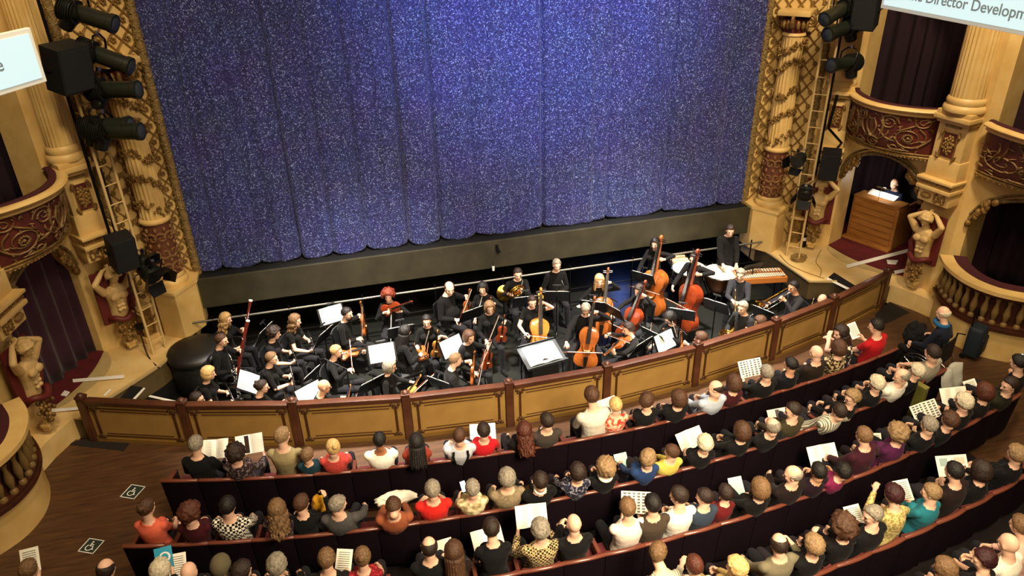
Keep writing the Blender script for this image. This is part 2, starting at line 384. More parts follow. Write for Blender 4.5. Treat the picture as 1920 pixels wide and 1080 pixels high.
for gi, (z0, ph) in enumerate(((2.55, .3), (3.0, 1.1), (3.5, .2), (4.0, 1.4), (4.4, .5))):
    b = MB()
    for k in range(40):
        if rr.random() < .25: continue
        th = 2*PI*k/40; z = z0+.14*math.sin(th*1.5+ph)+.1*math.sin(th+ph)
        for q in range(2):
            r = .245+rr.uniform(-.01, .02); b.ball((r*math.cos(th), r*math.sin(th), z+rr.uniform(-.08, .08)), (rr.uniform(.014, .046), rr.uniform(.014, .046), rr.uniform(.016, .05)), 6, 4)
    for k in range(5):
        th = k*1.26+ph; z = z0+.14*math.sin(th*1.5+ph)+.1*math.sin(th+ph)
        for q in range(6):
            a2 = q*PI/3; b.ball((.262*math.cos(th+.13*math.cos(a2)), .262*math.sin(th+.13*math.cos(a2)), z+.04*math.sin(a2)), .022, 6, 4)
    b.build('garland', GOLD, t, smooth=60)
both(t, 'fluted cream column with garlands left of the stage')
# --- lattice panels and rope mouldings of the proscenium
A_, B_ = Vector((5.83, 13.98, 0)), Vector((6.86, 13.50, 0)); dAB = (B_-A_); wAB = dAB.length; uAB = dAB/wAB; nAB = Vector((-uAB.y, uAB.x, 0)); nAB = -nAB if nAB.y > 0 else nAB
def pAB(s, z, o=0): return A_+uAB*s+nAB*o+Vector((0, 0, z))
for sgn, nm in ((1, 'right'), (-1, 'left')):
    b = MB(); b.slab([[pAB(-.02, z), pAB(wAB+.02, z)] for z in (.36, 8)], tuple(-nAB*.2)); struct(b.build('wall_proscenium_'+nm, CREAM, mirror=sgn < 0))
    b = MB(); st = .29
    for k in range(-4, 30):
        for d in (1, -1):
            z0 = 1.0+k*st; p0 = None
            # strip crossing the panel at 45 degrees, clipped to height
            za, zb = (z0, z0+wAB*1.25) if d > 0 else (z0+wAB*1.25, z0)
            if max(za, zb) > 7.9 or min(za, zb) < .4: continue
            b.beam(pAB(0, za, .02), pAB(wAB, zb, .02), .022, .035, up=nAB)
    for k in range(0, 50):
        for s in (.12, .31, .5, .69, .88):
            z = 1.15+k*st/2
            if z > 7.8 or (k+int(s*10)) % 2: continue
            c = pAB(s*wAB, z, .035)
            for q in range(5):
                a = q*2*PI/5; b.ball(c+uAB*(.032*math.cos(a))+Vector((0, 0, .032*math.sin(a))), (.022, .016, .022), 5, 4)
    struct(b.build('trim_lattice_'+nm, GOLD, smooth=40, mirror=sgn < 0))
    b = MB()
    for p, r in ((A_+nAB*.05+Vector((-.03, 0, 0)), .075), (B_+nAB*.07, .08)):
        zz = np.linspace(1.02 if p.x < 6.3 else 1.2, 7.9, 90)
        b.tube([(p.x, p.y, z) for z in zz], [r*(1+.1*math.sin(i*2.1)) for i in range(90)], 12)
        for i in range(240):
            z = 1.1+i*.0285; th = i*.9; b.ball((p.x+r*math.cos(th), p.y+r*math.sin(th), z), (.022, .022, .018), 5, 4)
    b.lathe([(.1, 0), (.13, .02), (.13, .06), (.1, .09), (.12, .12), (.09, .17)], (A_.x-.03, A_.y-.06, .88), 18)
    struct(b.build('trim_rope_'+nm, GOLD2, smooth=60, mirror=sgn < 0))
    # carved pedestal at the foot of the outer rope
    b = MB(); b.prism([(6.58, 13.30), (6.78, 13.12), (6.98, 13.3), (6.86, 13.5)], .36, .48); b.cur = 1
    b.prism([(6.61, 13.32), (6.78, 13.17), (6.95, 13.32), (6.86, 13.5)], .48, 1.05)
    rr = random.Random(8)
    for k in range(26):
        t_ = rr.random(); b.ball((6.61+.17*t_, 13.31-.15*t_, .52+.5*rr.random()), (.03, .03, .04), 6, 4)
    b.cur = 0; b.prism([(6.58, 13.30), (6.78, 13.12), (6.98, 13.3), (6.86, 13.5)], 1.05, 1.12)
    struct(b.build('trim_pedestal_'+nm, [CREAM, GOLD], smooth=40, mirror=sgn < 0))

# --- upper pedestals, corbels, columns on each pilaster
def pilaster_stack(cx, cy, face, w, lab, lab_l, zoff=0):
    """face: direction the front faces (unit vec in plan)"""
    n = Vector((face[0], face[1], 0)).normalized(); s = Vector((-n.y, n.x, 0)); o = Vector((cx, cy, .36))
    M3 = Matrix((s, n, Vector((0, 0, 1)))).transposed()
    t = at0('box_column', lab, 'column', o)
    def bx(b, u, d, z, du, dd, dz, bev=.012): b.box(s*u+n*d+Vector((0, 0, z-.36)), (du, dd, dz), M3, bev)
    b = MB(); bx(b, 0, .06, 2.36, w*1.02, .34, .24); bx(b, 0, .1, 2.53, w*1.12, .44, .07); bx(b, 0, .08, 2.62, w*1.06, .4, .1); bx(b, 0, .11, 2.7, w*1.16, .46, .05)
    b.cur = 1
    for k in range(14): bx(b, w*(k/13-.5)*1.0, .29, 2.62, .03, .02, .05, 0)
    # crossed-racquet-like scroll motif of the corbel: an oval boss and a knot of leaves
    b.ball(s*(-w*.24)+n*.24+Vector((0, 0, 2.0)), (.11, .05, .06), 12, 8, M3)
    for k in range(14):
        a = k*2*PI/14; b.ball(s*(w*.2+.1*math.cos(a))+n*.24+Vector((0, 0, 2.0+.07*math.sin(2*a))), .026, 6, 5)
    b.build('corbel', [CREAM, GOLD], t, smooth=40)
    b = MB(); bx(b, 0, .02, 2.9, w, .34, .36); bx(b, 0, .0, 3.38, w*.92, .34, .74); bx(b, 0, .03, 3.78, w*1.02, .4, .07); bx(b, 0, .06, 3.86, w*1.12, .48, .08); bx(b, 0, .04, 3.94, w*1.05, .44, .08)
    b.cur = 1; bx(b, 0, .18, 3.72, w*.5, .02, .07, 0)
    b.cur = 2; bx(b, 0, .175, 3.36, w*.42, .02, .44, 0); b.cur = 1
    for u in (-1, 1):
        for z in (-1, 1):
            for k in range(3): b.ball(s*(u*w*.24+u*.012*k)+n*.2+Vector((0, 0, 3.0+z*(.24-.03*k))), .03, 6, 5)
        b.beam(s*(u*w*.22)+n*.19+Vector((0, 0, 2.78)), s*(u*w*.22)+n*.19+Vector((0, 0, 3.22)), .022, .02)
    for k in range(26):
        a = k*2.4; r = .012*math.sqrt(k)*1.4; b.ball(s*(r*math.cos(a)*1.2)+n*.19+Vector((0, 0, 3.0+2.1*r*math.sin(a))), (.03, .025, .035), 6, 5)
    b.build('pedestal', [CREAM, GOLD, REDP], t, smooth=40)
    b = MB(); R = w*.46
    b.lathe([(R*1.22, 3.62), (R*1.25, 3.66), (R*1.2, 3.71), (R*1.08, 3.74), (R*1.14, 3.79), (R*1.1, 3.84), (R, 3.87)], (0, 0, 0), 36)
    b.build('base_moulding', CREAM, t, smooth=40)
    b = MB(); b.lathe([(R, 3.86), (R*.99, 4.2), (R*.95, 5.6), (R*.9, 7.6)], seg=48, flute=(3.9, 7.6, .93)); b.build('shaft', CREAM, t, smooth=22)
    both(t, lab_l); return t
pilaster_stack(8.0, 10.86, (-.96, -.22), .62, 'cream box column on carved pedestal, right of the organ', 'cream box column on carved pedestal, beside the left screen')
pilaster_stack(7.15, 13.16, (-.62, -.78), .5, 'cream box column behind the right lighting boom', 'cream box column behind the left lighting boom')

# --- bulging upper box fronts
def box_front(p, q, lab, lab_l, bulge, z0, z1, seed=1):
    d = Vector((q[0]-p[0], q[1]-p[1], 0)); n = Vector((-d.y, d.x, 0)).normalized(); n = -n if n.x > 0 else n
    o = Vector((p[0], p[1], z0)); t = at0('opera_box', lab, 'box', o)
    def S(u, v, off=0):     # v 0 bottom .. 1 top
        bl = (.1+bulge*math.sin(PI*min(max(u, 0), 1))**.75)*(.62+.38*math.sin(PI*.5*min(max(v,0),1)**.7))
        return d*u+n*(bl+off)+Vector((0, 0, (z1-z0)*v))
    U = np.linspace(0, 1, 30)
    b = MB(); b.slab([[S(u, v) for u in U] for v in np.linspace(0, 1, 9)], tuple(-n*.06)); b.build('parapet_panel', REDP, t, smooth=60)
    b = MB(); b.tube([S(u, 1.04, .05) for u in U], .085, 10, flat=.55); b.tube([S(u, .95, .03) for u in U], .04, 8); b.build('hand_rail', CREAM, t, smooth=60)
    b = MB(); b.tube([S(u, 1.07, -.1) for u in U], .06, 8, flat=.5); b.build('rail_cushion', mat('rail_velvet', '#3D0F16', .8), t, smooth=60)
    b = MB(); b.tube([S(u, .0, .02) for u in U], .035, 8); b.tube([S(u, .07, .02) for u in U], .018, 6)
    b.cur = 1
    for i in range(30): b.ball(S((i+.5)/30, -.03, .02), (.03, .03, .022), 6, 4)
    b.build('lower_moulding', [GOLD, CREAM], t, smooth=60)
    b = MB()
    def spiral(u0, v0, r, turns, s, ph=0, w=.017):
        P = []
        for k in np.linspace(0, 1, 26):
            th = ph+s*turns*2*PI*k; rr_ = r*(1-.86*k); P.append(S(u0+rr_*math.cos(th)*.55, v0+rr_*math.sin(th), .012))
        b.tube(P, [w*(1-.5*k) for k in np.linspace(0, 1, 26)], 6)
    def leaf(u0, v0, u1, v1, bend, w=.03):
        P = [S(u0+(u1-u0)*k+bend*math.sin(PI*k)*.4, v0+(v1-v0)*k+bend*math.sin(PI*k)*.3, .012) for k in np.linspace(0, 1, 12)]
        b.tube(P, [w*math.sin(PI*(k*.9+.08)) for k in np.linspace(0, 1, 12)], 6, flat=.7)
    for (u0, v0, r, tn, s, ph) in ((.62, .72, .17, 2, 1, 0), (.80, .42, .26, 2.2, -1, 1), (.3, .75, .15, 2, -1, 2), (.14, .4, .22, 1.8, 1, 2), (.46, .2, .13, 1.6, 1, 1), (.9, .78, .12, 1.6, 1, 3), (.68, .16, .1, 1.6, -1, 0), (.3, .14, .1, 1.6, 1, 0)):
        spiral(u0, v0, r, tn, s, ph)
    r2 = random.Random(seed)
    for a_ in ((.5, .25, .62, .55, .12), (.55, .5, .72, .3, -.1), (.7, .55, .86, .75, .1), (.2, .3, .32, .6, .1), (.24, .2, .2, .85, .1), (.4, .3, .36, .85, -.14), (.52, .3, .53, .88, .12), (.6, .1, .82, .12, .06), (.15, .1, .36, .1, .06), (.86, .2, .97, .5, .08), (.04, .3, .1, .8, .08), (.08, .3, .15, .85, .06)): leaf(*a_)
    for k in range(110):
        u0, v0 = r2.random(), r2.random()*.9+.05
        if .36 < u0 < .52 and .3 < v0 < .8: continue
        leaf(u0, v0, u0+r2.uniform(-.05, .05), v0+r2.uniform(-.13, .13), r2.uniform(-.06, .06), .022)
    for k in range(12):
        a = k*PI/6; b.ball(S(.80+.035*math.cos(a), .42+.075*math.sin(a), .02), .022, 6, 4)
    b.ball(S(.80, .42, .02), .03, 7, 5)
    # lyre in the middle cartouche
    for s in (-1, 1): b.tube([S(.44+s*(.015+.035*math.sin(PI*k)+.012*k), .36+.4*k, .014) for k in np.linspace(0, 1, 12)], .018, 6)
    for s in (-.015, 0, .015): b.tube([S(.44+s, .38, .012), S(.44+s, .72, .012)], .006, 5)
    b.tube([S(.40, .72, .016), S(.48, .72, .016)], .014, 6); b.ball(S(.44, .34, .014), (.05, .05, .04), 8, 6)
    b.build('scroll_relief', mat('dull_gilt', '#8C6E45', .5, .1, bump=(40, .4), var=('#6B4F2E', 10, .35, .65)), t, smooth=60)
    both(t, lab_l)
box_front((7.46, 13.06), (8.02, 11.24), 'curved oxblood box front with gilt scrolls above the organ', 'curved oxblood box front with gilt scrolls, above left plum curtain', .5, 2.95, 3.82)
box_front((8.22, 10.42), (9.6, 7.5), 'curved oxblood box front cut by the right picture edge', 'curved oxblood box front beyond the left column', .55, 2.95, 3.82, 2)

# --- lower balustraded boxes
def balustrade_box(lab, lab_l):
    arc = [(7.98, 10.38), (7.78, 10.05), (7.68, 9.7), (7.66, 9.35), (7.78, 8.98), (8.02, 8.72), (8.4, 8.45), (8.9, 8.2), (9.5, 8.05)]
    P = []
    for i in range(len(arc)-1):
        for k in range(4):
            t_ = k/4; P.append(Vector((arc[i][0]+(arc[i+1][0]-arc[i][0])*t_, arc[i][1]+(arc[i+1][1]-arc[i][1])*t_, 0)))
    P.append(Vector((*arc[-1], 0)))
    for _ in range(3): P = [P[0]]+[(P[i-1]+P[i]*2+P[i+1])/4 for i in range(1, len(P)-1)]+[P[-1]]
    N = []
    for i in range(len(P)):
        d = P[min(i+1, len(P)-1)]-P[max(i-1, 0)]; n = Vector((d.y, -d.x, 0)).normalized()
        N.append(n)
    o = Vector((7.7, 9.4, 0)); t = at0('balustrade_box', lab, 'balustrade', o)
    def st(b, prof):
        b.slab([[P[i]+N[i]*d+Vector((0, 0, z))-o for i in range(len(P))] for d, z in prof], (0.001, 0, 0)); return b
    def ribbon(b, d0, d1, z0, z1):
        rows = [[P[i]+N[i]*dd+Vector((0, 0, zz))-o for dd, zz in ((d0, z0), (d1, z0), (d1, z1), (d0, z1), (d0, z0))] for i in range(len(P))]
        b.grid([list(r) for r in rows]); return b
    b = MB(); ribbon(b, -.12, 0, 0, .58); b.build('base_wall', CREAM, t, smooth=50)
    b = MB(); ribbon(b, -.2, .06, .58, .64); ribbon(b, -.16, .03, .64, .69); b.build('plinth_moulding', mat('balustrade_brown', '#4A2416', .4, var=('#33180E', 5, .3, .7)), t, smooth=40)
    b = MB(); ribbon(b, -.14, .1, 1.27, 1.34); b.build('hand_rail', CREAM, t, smooth=40)
    b = MB(); ribbon(b, -.36, -.13, 1.25, 1.345); b.build('rail_cushion', mat('rail_velvet', '#3D0F16', .8), t, smooth=40)
    b = MB(); ribbon(b, -.13, .04, 1.2, 1.27); ribbon(b, -.14, -.1, .69, 1.2); b.build('under_rail', mat('balustrade_brown', '#4A2416'), t, smooth=40)
    for i in range(1, len(P)-1, 1):
        b = MB(); c = P[i]-N[i]*.03-o
        if i % 2: b.lathe([(.055, .69), (.055, .73), (.03, .76), (.05, .84), (.062, .92), (.045, 1.0), (.028, 1.08), (.04, 1.14), (.05, 1.17), (.05, 1.2)], (c.x, c.y, 0), 10); b.build('baluster', [mat('baluster_gold', '#7C6238', .45, .15)], t, smooth=50)
    both(t, lab_l)
balustrade_box('curved balustraded box front at the right behind wheelchair user', 'curved balustraded box front at the lower left edge')

# ---------------------------------------------------------------- barrier between pit and stalls
POSTX = [-7.32, -5.77, -4.12, -2.42, -.81, .83, 2.52, 4.19, 5.64, 7.26]
OCH = mat('ochre_panel', '#9C7A42', .5, var=('#8E6C38', 3, .3, .7), bump=(60, .08))
OCHF = mat('ochre_frame', '#7A5A28', .5)
BRZ = mat('bronze_pilaster', '#4A2E18', .4, .3)
for i in range(10):
    p = Vector((POSTX[i], arc_barrier(POSTX[i]), 0)); d = Vector((1, .057*p.x, 0)).normalized(); n = Vector((d.y, -d.x, 0))
    M = basis(p, (0, 0, 1), x=d)
    t = thing('barrier_post', 'mahogany barrier post with square cap, %s from the left end of the pit wall' % ('first second third fourth fifth sixth seventh eighth ninth tenth'.split()[i]), 'post', M=M, group='posts of the pit barrier')
    b = MB(); b.box((0, 0, .41), (.125, .125, .82), bev=.012); b.build('shaft', MAHOG, t)
    b = MB(); b.box((0, 0, .85), (.14, .14, .05), bev=.015); b.ball((0, 0, .87), (.06, .06, .05), 10, 6); b.build('cap', MAHOG, t, smooth=40)
    if i == 9: break
    q = Vector((POSTX[i+1], arc_barrier(POSTX[i+1]), 0)); L = (q-p).length-.14; mid = (p+q)/2; dd = (q-p).normalized()
    M = basis(mid, (0, 0, 1), x=dd)
    t = thing('pit_barrier', 'ochre pit barrier panel with mahogany rail, %s from the left' % ('first second third fourth fifth sixth seventh eighth ninth'.split()[i]), 'barrier', M=M, group='panels of the pit barrier')
    b = MB(); b.box((0, 0, .4), (L, .05, .78), bev=.004); b.build('panel', OCH, t)
    b = MB(); b.box((0, 0, .79), (L, .13, .05), bev=.018); b.box((0, -.02, .745), (L, .07, .04), bev=.01); b.build('top_rail', MAHOG, t, smooth=30)
    b = MB(); b.box((0, -.03, .04), (L, .03, .08), bev=.005); b.build('skirting', OCHF, t)
    b = MB()
    for z in (.12, .66): b.beam((-L/2+.16, -.03, z), (L/2-.16, -.03, z), .012, .016)
    b.beam((-L/2+.2, -.03, .17), (L/2-.2, -.03, .17), .008, .012); b.beam((-L/2+.2, -.03, .61), (L/2-.2, -.03, .61), .008, .012)
    b.build('panel_moulding', BRZ, t)
    for s in (-1, 1):
        b = MB(); x = s*(L/2-.1); b.box((x, -.035, .39), (.035, .02, .5), bev=.006)
        for z, k in ((.66, 1), (.13, .8)):
            b.ball((x, -.04, z), (.05*k, .018, .035), 8, 6)
            for e in (-1, 1):
                b.ball((x+e*.055*k, -.04, z+.025*(1 if z > .4 else -1)), (.026, .018, .026), 7, 5); b.ball((x+e*.03*k, -.045, z-.02), (.022, .016, .022), 6, 5)
        b.build('pilaster', BRZ, t, smooth=60)

# ---------------------------------------------------------------- stage curtain
SEAMS = [-5.8, -5.32, -4.59, -3.83, -3.23, -2.56, -1.72, -1.06, -.32, 1.11, 2.51, 3.82, 5.12, 5.8]
DEEP = {-5.32: .5, -4.59: .6, -3.83: 1, -3.23: .4, -2.56: .6, -1.72: 1.1, -1.06: .9, -.32: .5, 1.11: .9, 2.51: .9, 3.82: .9, 5.12: .6}
XS = []
for a, c in zip(SEAMS[:-1], SEAMS[1:]):
    n = max(10, int((c-a)/.028)); XS += [a+(c-a)*(k/n) for k in range(n)]
XS.append(SEAMS[-1]); rows = []
for z in [1.30, 1.33, 1.4, 1.55, 1.8]+list(np.linspace(2.2, 8.2, 14)):
    row = []
    for x in XS:
        y = 13.98; k = max(i for i in range(len(SEAMS)-1) if SEAMS[i] <= x+1e-9); a, c = SEAMS[k], SEAMS[k+1]; t_ = (x-a)/(c-a)
        y -= .07*max(0,math.sin(PI*t_))**.45*(1+.25*math.sin(k*2.3))
        y += .018*math.sin(x*11+math.sin(x*3.1)*2+.2*z)+.010*math.sin(x*29+z*.25)+.006*math.sin(x*47)
        for s_, dp in DEEP.items(): y += .10*dp*math.exp(-((x-s_)/.026)**2)
        zz = z
        if z < 1.6: zz = z+(.075*abs(math.sin(PI*t_))-.03)*(1.6-z)/.3*(.4+.6*abs(math.sin(k*1.7)))*-1+.03
        row.append(Vector((x, y, max(zz, 1.3))))
    rows.append(row)
def curtain_mat():
    m = bpy.data.materials.new('velvet_painted_sparkle'); m.use_nodes = True; nt = m.node_tree; b_ = nt.nodes['Principled BSDF']; N = nt.nodes.new; Lk = nt.links.new
    tc = N('ShaderNodeTexCoord'); v = N('ShaderNodeTexVoronoi'); v.inputs['Scale'].default_value = 62; Lk(tc.outputs['Object'], v.inputs['Vector'])
    sep = N('ShaderNodeSeparateColor'); Lk(v.outputs['Color'], sep.inputs[0])
    r = N('ShaderNodeValToRGB'); r.color_ramp.elements[0].position = .3; r.color_ramp.elements[0].color = srgb('#2A2A58'); r.color_ramp.elements[1].position = 1.0; r.color_ramp.elements[1].color = srgb('#9AA8E4')  # sparkle painted as bright speckles in the base colour
    e = r.color_ramp.elements.new(.85); e.color = srgb('#454D94'); Lk(sep.outputs[0], r.inputs[0])
    n2 = N('ShaderNodeTexNoise'); n2.inputs['Scale'].default_value = 1.3; Lk(tc.outputs['Object'], n2.inputs['Vector'])
    mx = N('ShaderNodeMix'); mx.data_type = 'RGBA'; mx.blend_type = 'MULTIPLY'; mx.inputs[0].default_value = .4; Lk(r.outputs[0], mx.inputs[6]); Lk(n2.outputs['Color'], mx.inputs[7])
    Lk(mx.outputs[2], b_.inputs['Base Color']); b_.inputs['Roughness'].default_value = .75; b_.inputs['Sheen Weight'].default_value = .15; b_.inputs['Specular IOR Level'].default_value = .2
    return m
cu = MB().slab(rows, (0, .015, 0)).build('stage_curtain', curtain_mat(), smooth=180)
tag(cu, 'huge sparkling blue violet stage curtain hanging in soft folds', 'curtain')
# black masking above the stage and inside the opening
struct(MB().box((0, 14.9, 4.8), (15, .1, 7)).build('wall_stage_back', BLACK))
struct(MB().box((0, 13.9, 9.2), (15, 1.0, 2)).build('wall_proscenium_top', CREAM))
# side and upper shell of the auditorium out of view
struct(MB().box((10.9, 4, 4.2), (.2, 8, 9)).build('wall_stalls_right', CREAM)); struct(MB().box((-10.9, 4, 4.2), (.2, 8, 9)).build('wall_stalls_left', CREAM))
# ---------------------------------------------------------------- people
SKIN = [mat('skin_fair', '#DDB096', .5, spec=.35), mat('skin_mid', '#C89476', .5, spec=.35), mat('skin_tan', '#A56A48', .5, spec=.35), mat('skin_dark', '#5B3626', .5)]
HAIRC = {k: mat('hair_'+k, c, .55, bump=(90, .5), var=(c2, 45, .35, .65)) for k, c, c2 in (
    ('black', '#17110F', '#0B0808'), ('dark', '#2E1D15', '#1C120D'), ('brown', '#51331F', '#392315'), ('light', '#7A5B3C', '#5C432B'), ('blond', '#B8935F', '#8F6C40'),
    ('straw', '#D8B679', '#B08A52'), ('red', '#74290F', '#4E1A08'), ('auburn', '#582A19', '#3C1A10'), ('grey', '#948A7B', '#6E6558'), ('white', '#D6CBB2', '#AC9F86'), ('sandy', '#957855', '#735A3C'), ('plum', '#3A1216', '#260A0D'))}
CLOTH = {}
def cloth(c, var=None, bump=(60, .1), rough=.85):
    k = (c, str(var))
    if k not in CLOTH: CLOTH[k] = mat('fabric_%s_%d' % (c.strip('#'), len(CLOTH)), c, rough, bump=bump, var=var, spec=.15, sheen=.03)
    return CLOTH[k]
BLK = '#0D0B0B'
class Raw(MB):
    def __init__(s): super().__init__(); s.t = []
    def go(s, tagid): s.t.extend([tagid]*(len(s.v)-len(s.t)))
def limb(b, pts, rad, seg=9):
    """round-ended tapering limb through pts"""
    P = [Vector(p) for p in pts]; Q = []; Rr = []
    for i in range(len(P)-1):
        n = max(2, int((P[i+1]-P[i]).length/.03))
        for k in range(n): u = k/n; Q.append(P[i].lerp(P[i+1], u)); Rr.append(rad[i]+(rad[i+1]-rad[i])*u)
    Q.append(P[-1]); Rr.append(rad[-1])
    d0 = (Q[0]-Q[1]).normalized(); d1 = (Q[-1]-Q[-2]).normalized()
    Q = [Q[0]+d0*Rr[0]*.95, Q[0]+d0*Rr[0]*.6]+Q+[Q[-1]+d1*Rr[-1]*.6, Q[-1]+d1*Rr[-1]*.95]
    Rr = [Rr[0]*.3, Rr[0]*.78]+Rr+[Rr[-1]*.78, Rr[-1]*.3]
    b.tube(Q, Rr, seg)
def ik(S, T, l1, l2, hint):
    S, T = Vector(S), Vector(T); d = T-S; L = d.length; mx = (l1+l2)*.985
    if L > mx: T = S+d*(mx/L); d = T-S; L = mx
    if L < abs(l1-l2)+.03: L = abs(l1-l2)+.03; T = S+d.normalized()*L; d = T-S
    a = (l1*l1-l2*l2+L*L)/(2*L); h = math.sqrt(max(0, l1*l1-a*a)); u = d.normalized(); hv = Vector(hint); hv = hv-u*hv.dot(u)
    hv = hv.normalized() if hv.length > 1e-4 else Vector((0, 0, -1)); return S+u*a+hv*h, T
def hand(b, W, fdir, palm, side, curl, s):
    """wrist W, finger direction, palm normal, side=+1 right hand. five separate fingers"""
    f = Vector(fdir).normalized(); p = Vector(palm); p = (p-f*p.dot(f)).normalized(); x = f.cross(p)*side     # x towards the thumb
    x = -x
    for k in (-1, 0, 1): limb(b, [W+f*.01*s, W+f*.045*s+x*k*.022*s, W+f*.085*s+x*k*.025*s], [.021*s, .019*s, .014*s], 7)
    for k, (l, o) in enumerate(((.066, .030), (.074, .010), (.068, -.011), (.052, -.031))):
        B = W+f*.085*s+x*o*s; c = curl*(1+.12*k); d1 = (f*math.cos(c)+p*math.sin(c)+x*o*1.2*(1-curl*.5)); d2 = (f*math.cos(c*2.1)+p*math.sin(c*2.1)+x*o*.8)
        limb(b, [B, B+d1*l*.55*s, B+d1*l*.55*s+d2*l*.5*s], [.0105*s, .0095*s, .0078*s], 6)
    d = (f*.55+x*.8+p*(.2+.3*curl)).normalized(); B = W+f*.03*s+x*.026*s
    limb(b, [B, B+d*.04*s, B+d*.04*s+(f*.8+x*.3+p*(.2+.5*curl)).normalized()*.034*s], [.014*s, .0115*s, .009*s], 6)
def headM(yaw, pitch, roll, facing):
    return Matrix.Rotation(yaw, 3, 'Z') @ Matrix.Rotation(-pitch, 3, 'X') @ Matrix.Rotation(roll, 3, 'Y')
def head_raw(b, H, M, s):
    def e(c, r, seg=14, ring=10): b.ball(H+M @ (Vector(c)*s), tuple(q*s for q in r), seg, ring, M)
    e((0, -.012, .022), (.076, .096, .098), 18, 13); e((0, .022, -.045), (.06, .068, .068)); e((0, .058, -.088), (.03, .024, .022)); e((0, .066, .022), (.052, .024, .03))
    e((0, .06, -.03), (.05, .03, .05))
    limb(b, [H+M @ (Vector((0, .086, .012))*s), H+M @ (Vector((0, .108, -.024))*s)], [.009*s, .0135*s], 7)
    e((0, .081, -.056), (.023, .010, .006), 8, 6); e((0, .079, -.068), (.019, .010, .006), 8, 6)
    for q in (-1, 1):
        e((q*.078, -.006, -.006), (.009, .02, .033), 8, 6); e((q*.034, .075, .028), (.024, .013, .007), 8, 6); e((q*.04, .06, -.02), (.024, .022, .02), 8, 6)
HAIR_CACHE = {}
_bm = bmesh.new(); bmesh.ops.create_icosphere(_bm, subdivisions=4, radius=1); _bm.verts.index_update(); ICO_V = np.array([v.co[:] for v in _bm.verts]); ICO_F = [tuple(v.index for v in f.verts) for f in _bm.faces]; _bm.free()
def sstep(a, b_, x): t = np.clip((x-a)/(b_-a), 0, 1); return t*t*(3-2*t)
def hair_mesh(style, seed):
    key = (style, seed)
    if key in HAIR_CACHE: return HAIR_CACHE[key]
    d = ICO_V.copy(); x, y, z = d.T; r = random.Random(seed*17+3)
    base = 1/np.sqrt((x/.078)**2+((y)/.098)**2+(z/.098)**2)
    el = np.degrees(np.arcsin(np.clip(z, -1, 1))); az = np.degrees(np.arctan2(x, y))       # az 0 = face
    line = np.interp(np.abs(az), [0, 40, 62, 78, 95, 130, 180], [38, 36, 22, -14, -22, -44, -48])      # hairline elevation
    th = .016; lo = line; namp, nfr = .006, 60
    if style == 'short': th = .013
    elif style == 'crop': th = .007; namp = .003
    elif style == 'full': th = .026; namp = .010; nfr = 45
    elif style == 'bob': th = .03; lo = np.interp(np.abs(az), [0, 38, 55, 80, 180], [34, 30, -38, -62, -68])
    elif style in ('long', 'longcurly', 'wavy'): th = .026; lo = np.interp(np.abs(az), [0, 38, 58, 85, 180], [38, 34, -30, -70, -80]); namp = .012 if style != 'long' else .006
    elif style == 'curly': th = .045; namp = .022; nfr = 38; lo = np.interp(np.abs(az), [0, 40, 60, 90, 180], [34, 26, -10, -42, -52])
    elif style == 'afro': th = .06; namp = .032; nfr = 40; lo = np.interp(np.abs(az), [0, 40, 60, 90, 180], [34, 22, -18, -48, -58])
    elif style == 'balding': th = .011; namp = .003
    elif style in ('bun', 'pony', 'updo'): th = .014; namp = .004
    elif style == 'beanie': th = .024; namp = .003; nfr = 30
    elif style == 'fringe': th = .010; namp = .003
    m = sstep(-7, 5, el-lo)
    if style == 'balding': m = m*(1-sstep(.5, .68, z+(.25*(y > 0)*y)))*1.0
    if style == 'fringe': m = m*(1-sstep(.18, .34, z+.35*np.clip(y, 0, 1)))
    nz = np.array([noise.noise(Vector((float(a)*nfr*.1+seed*3.1, float(b_)*nfr*.1, float(c)*nfr*.1))) for a, b_, c in d])
    nz2 = np.array([noise.noise(Vector((float(a)*nfr*.22+seed, float(b_)*nfr*.22, float(c)*nfr*.22))) for a, b_, c in d])
    low = np.clip(-el/90, 0, 1); extra = 0
    if style == 'bob': extra = low*.045*(np.abs(az) > 50)
    rad = base*(1-.14*(1-m))+m*(th+namp*nz+namp*.8*nz2+extra)-(1-m)*.012
    V = d*rad[:, None]; V[:, 1] -= .012; V[:, 2] += .022
    b = MB(); b.add([tuple(v) for v in V], ICO_F)
    def strand(path, rad_): b.tube(path, rad_, 8)
    if style in ('long', 'longcurly', 'wavy'):
        curl = 0 if style == 'long' else .014
        for k in range(15):
            a = (k/14-.5)*2*PI*.68; L = (.30 if abs(a) < 1.6 else .24)*r.uniform(.85, 1.1); px, py = .08*math.sin(a), -.012-.088*math.cos(a)
            P = []; 
            for u in np.linspace(0, 1, 9): P.append((px*(1+.25*u)+curl*math.sin(u*14+k), py*(1+.28*u)-.02*u+curl*math.cos(u*12+k*2), .0-.03-L*u))
            strand(P, [.03*(1-.45*u)*r.uniform(.9, 1.1)+(.008*math.sin(u*15+k) if curl else 0) for u in np.linspace(0, 1, 9)])
    if style == 'bun': b.ball((0, -.115, .06), (.042, .036, .042), 12, 8)
    if style == 'updo':
        for k in range(9): b.ball((r.uniform(-.03, .03), -.1+r.uniform(-.02, .02), .02+r.uniform(-.03, .06)), r.uniform(.024, .036), 8, 6)
    if style == 'pony':
        strand([(0, -.1, .05), (0, -.14, .03), (0, -.15, -.04), (.005, -.135, -.12), (0, -.13, -.19)], [.02, .03, .034, .028, .01])
    me = b.mesh('hair', HAIRC['brown'], 180); HAIR_CACHE[key] = me; return me
EYE_ME = {}
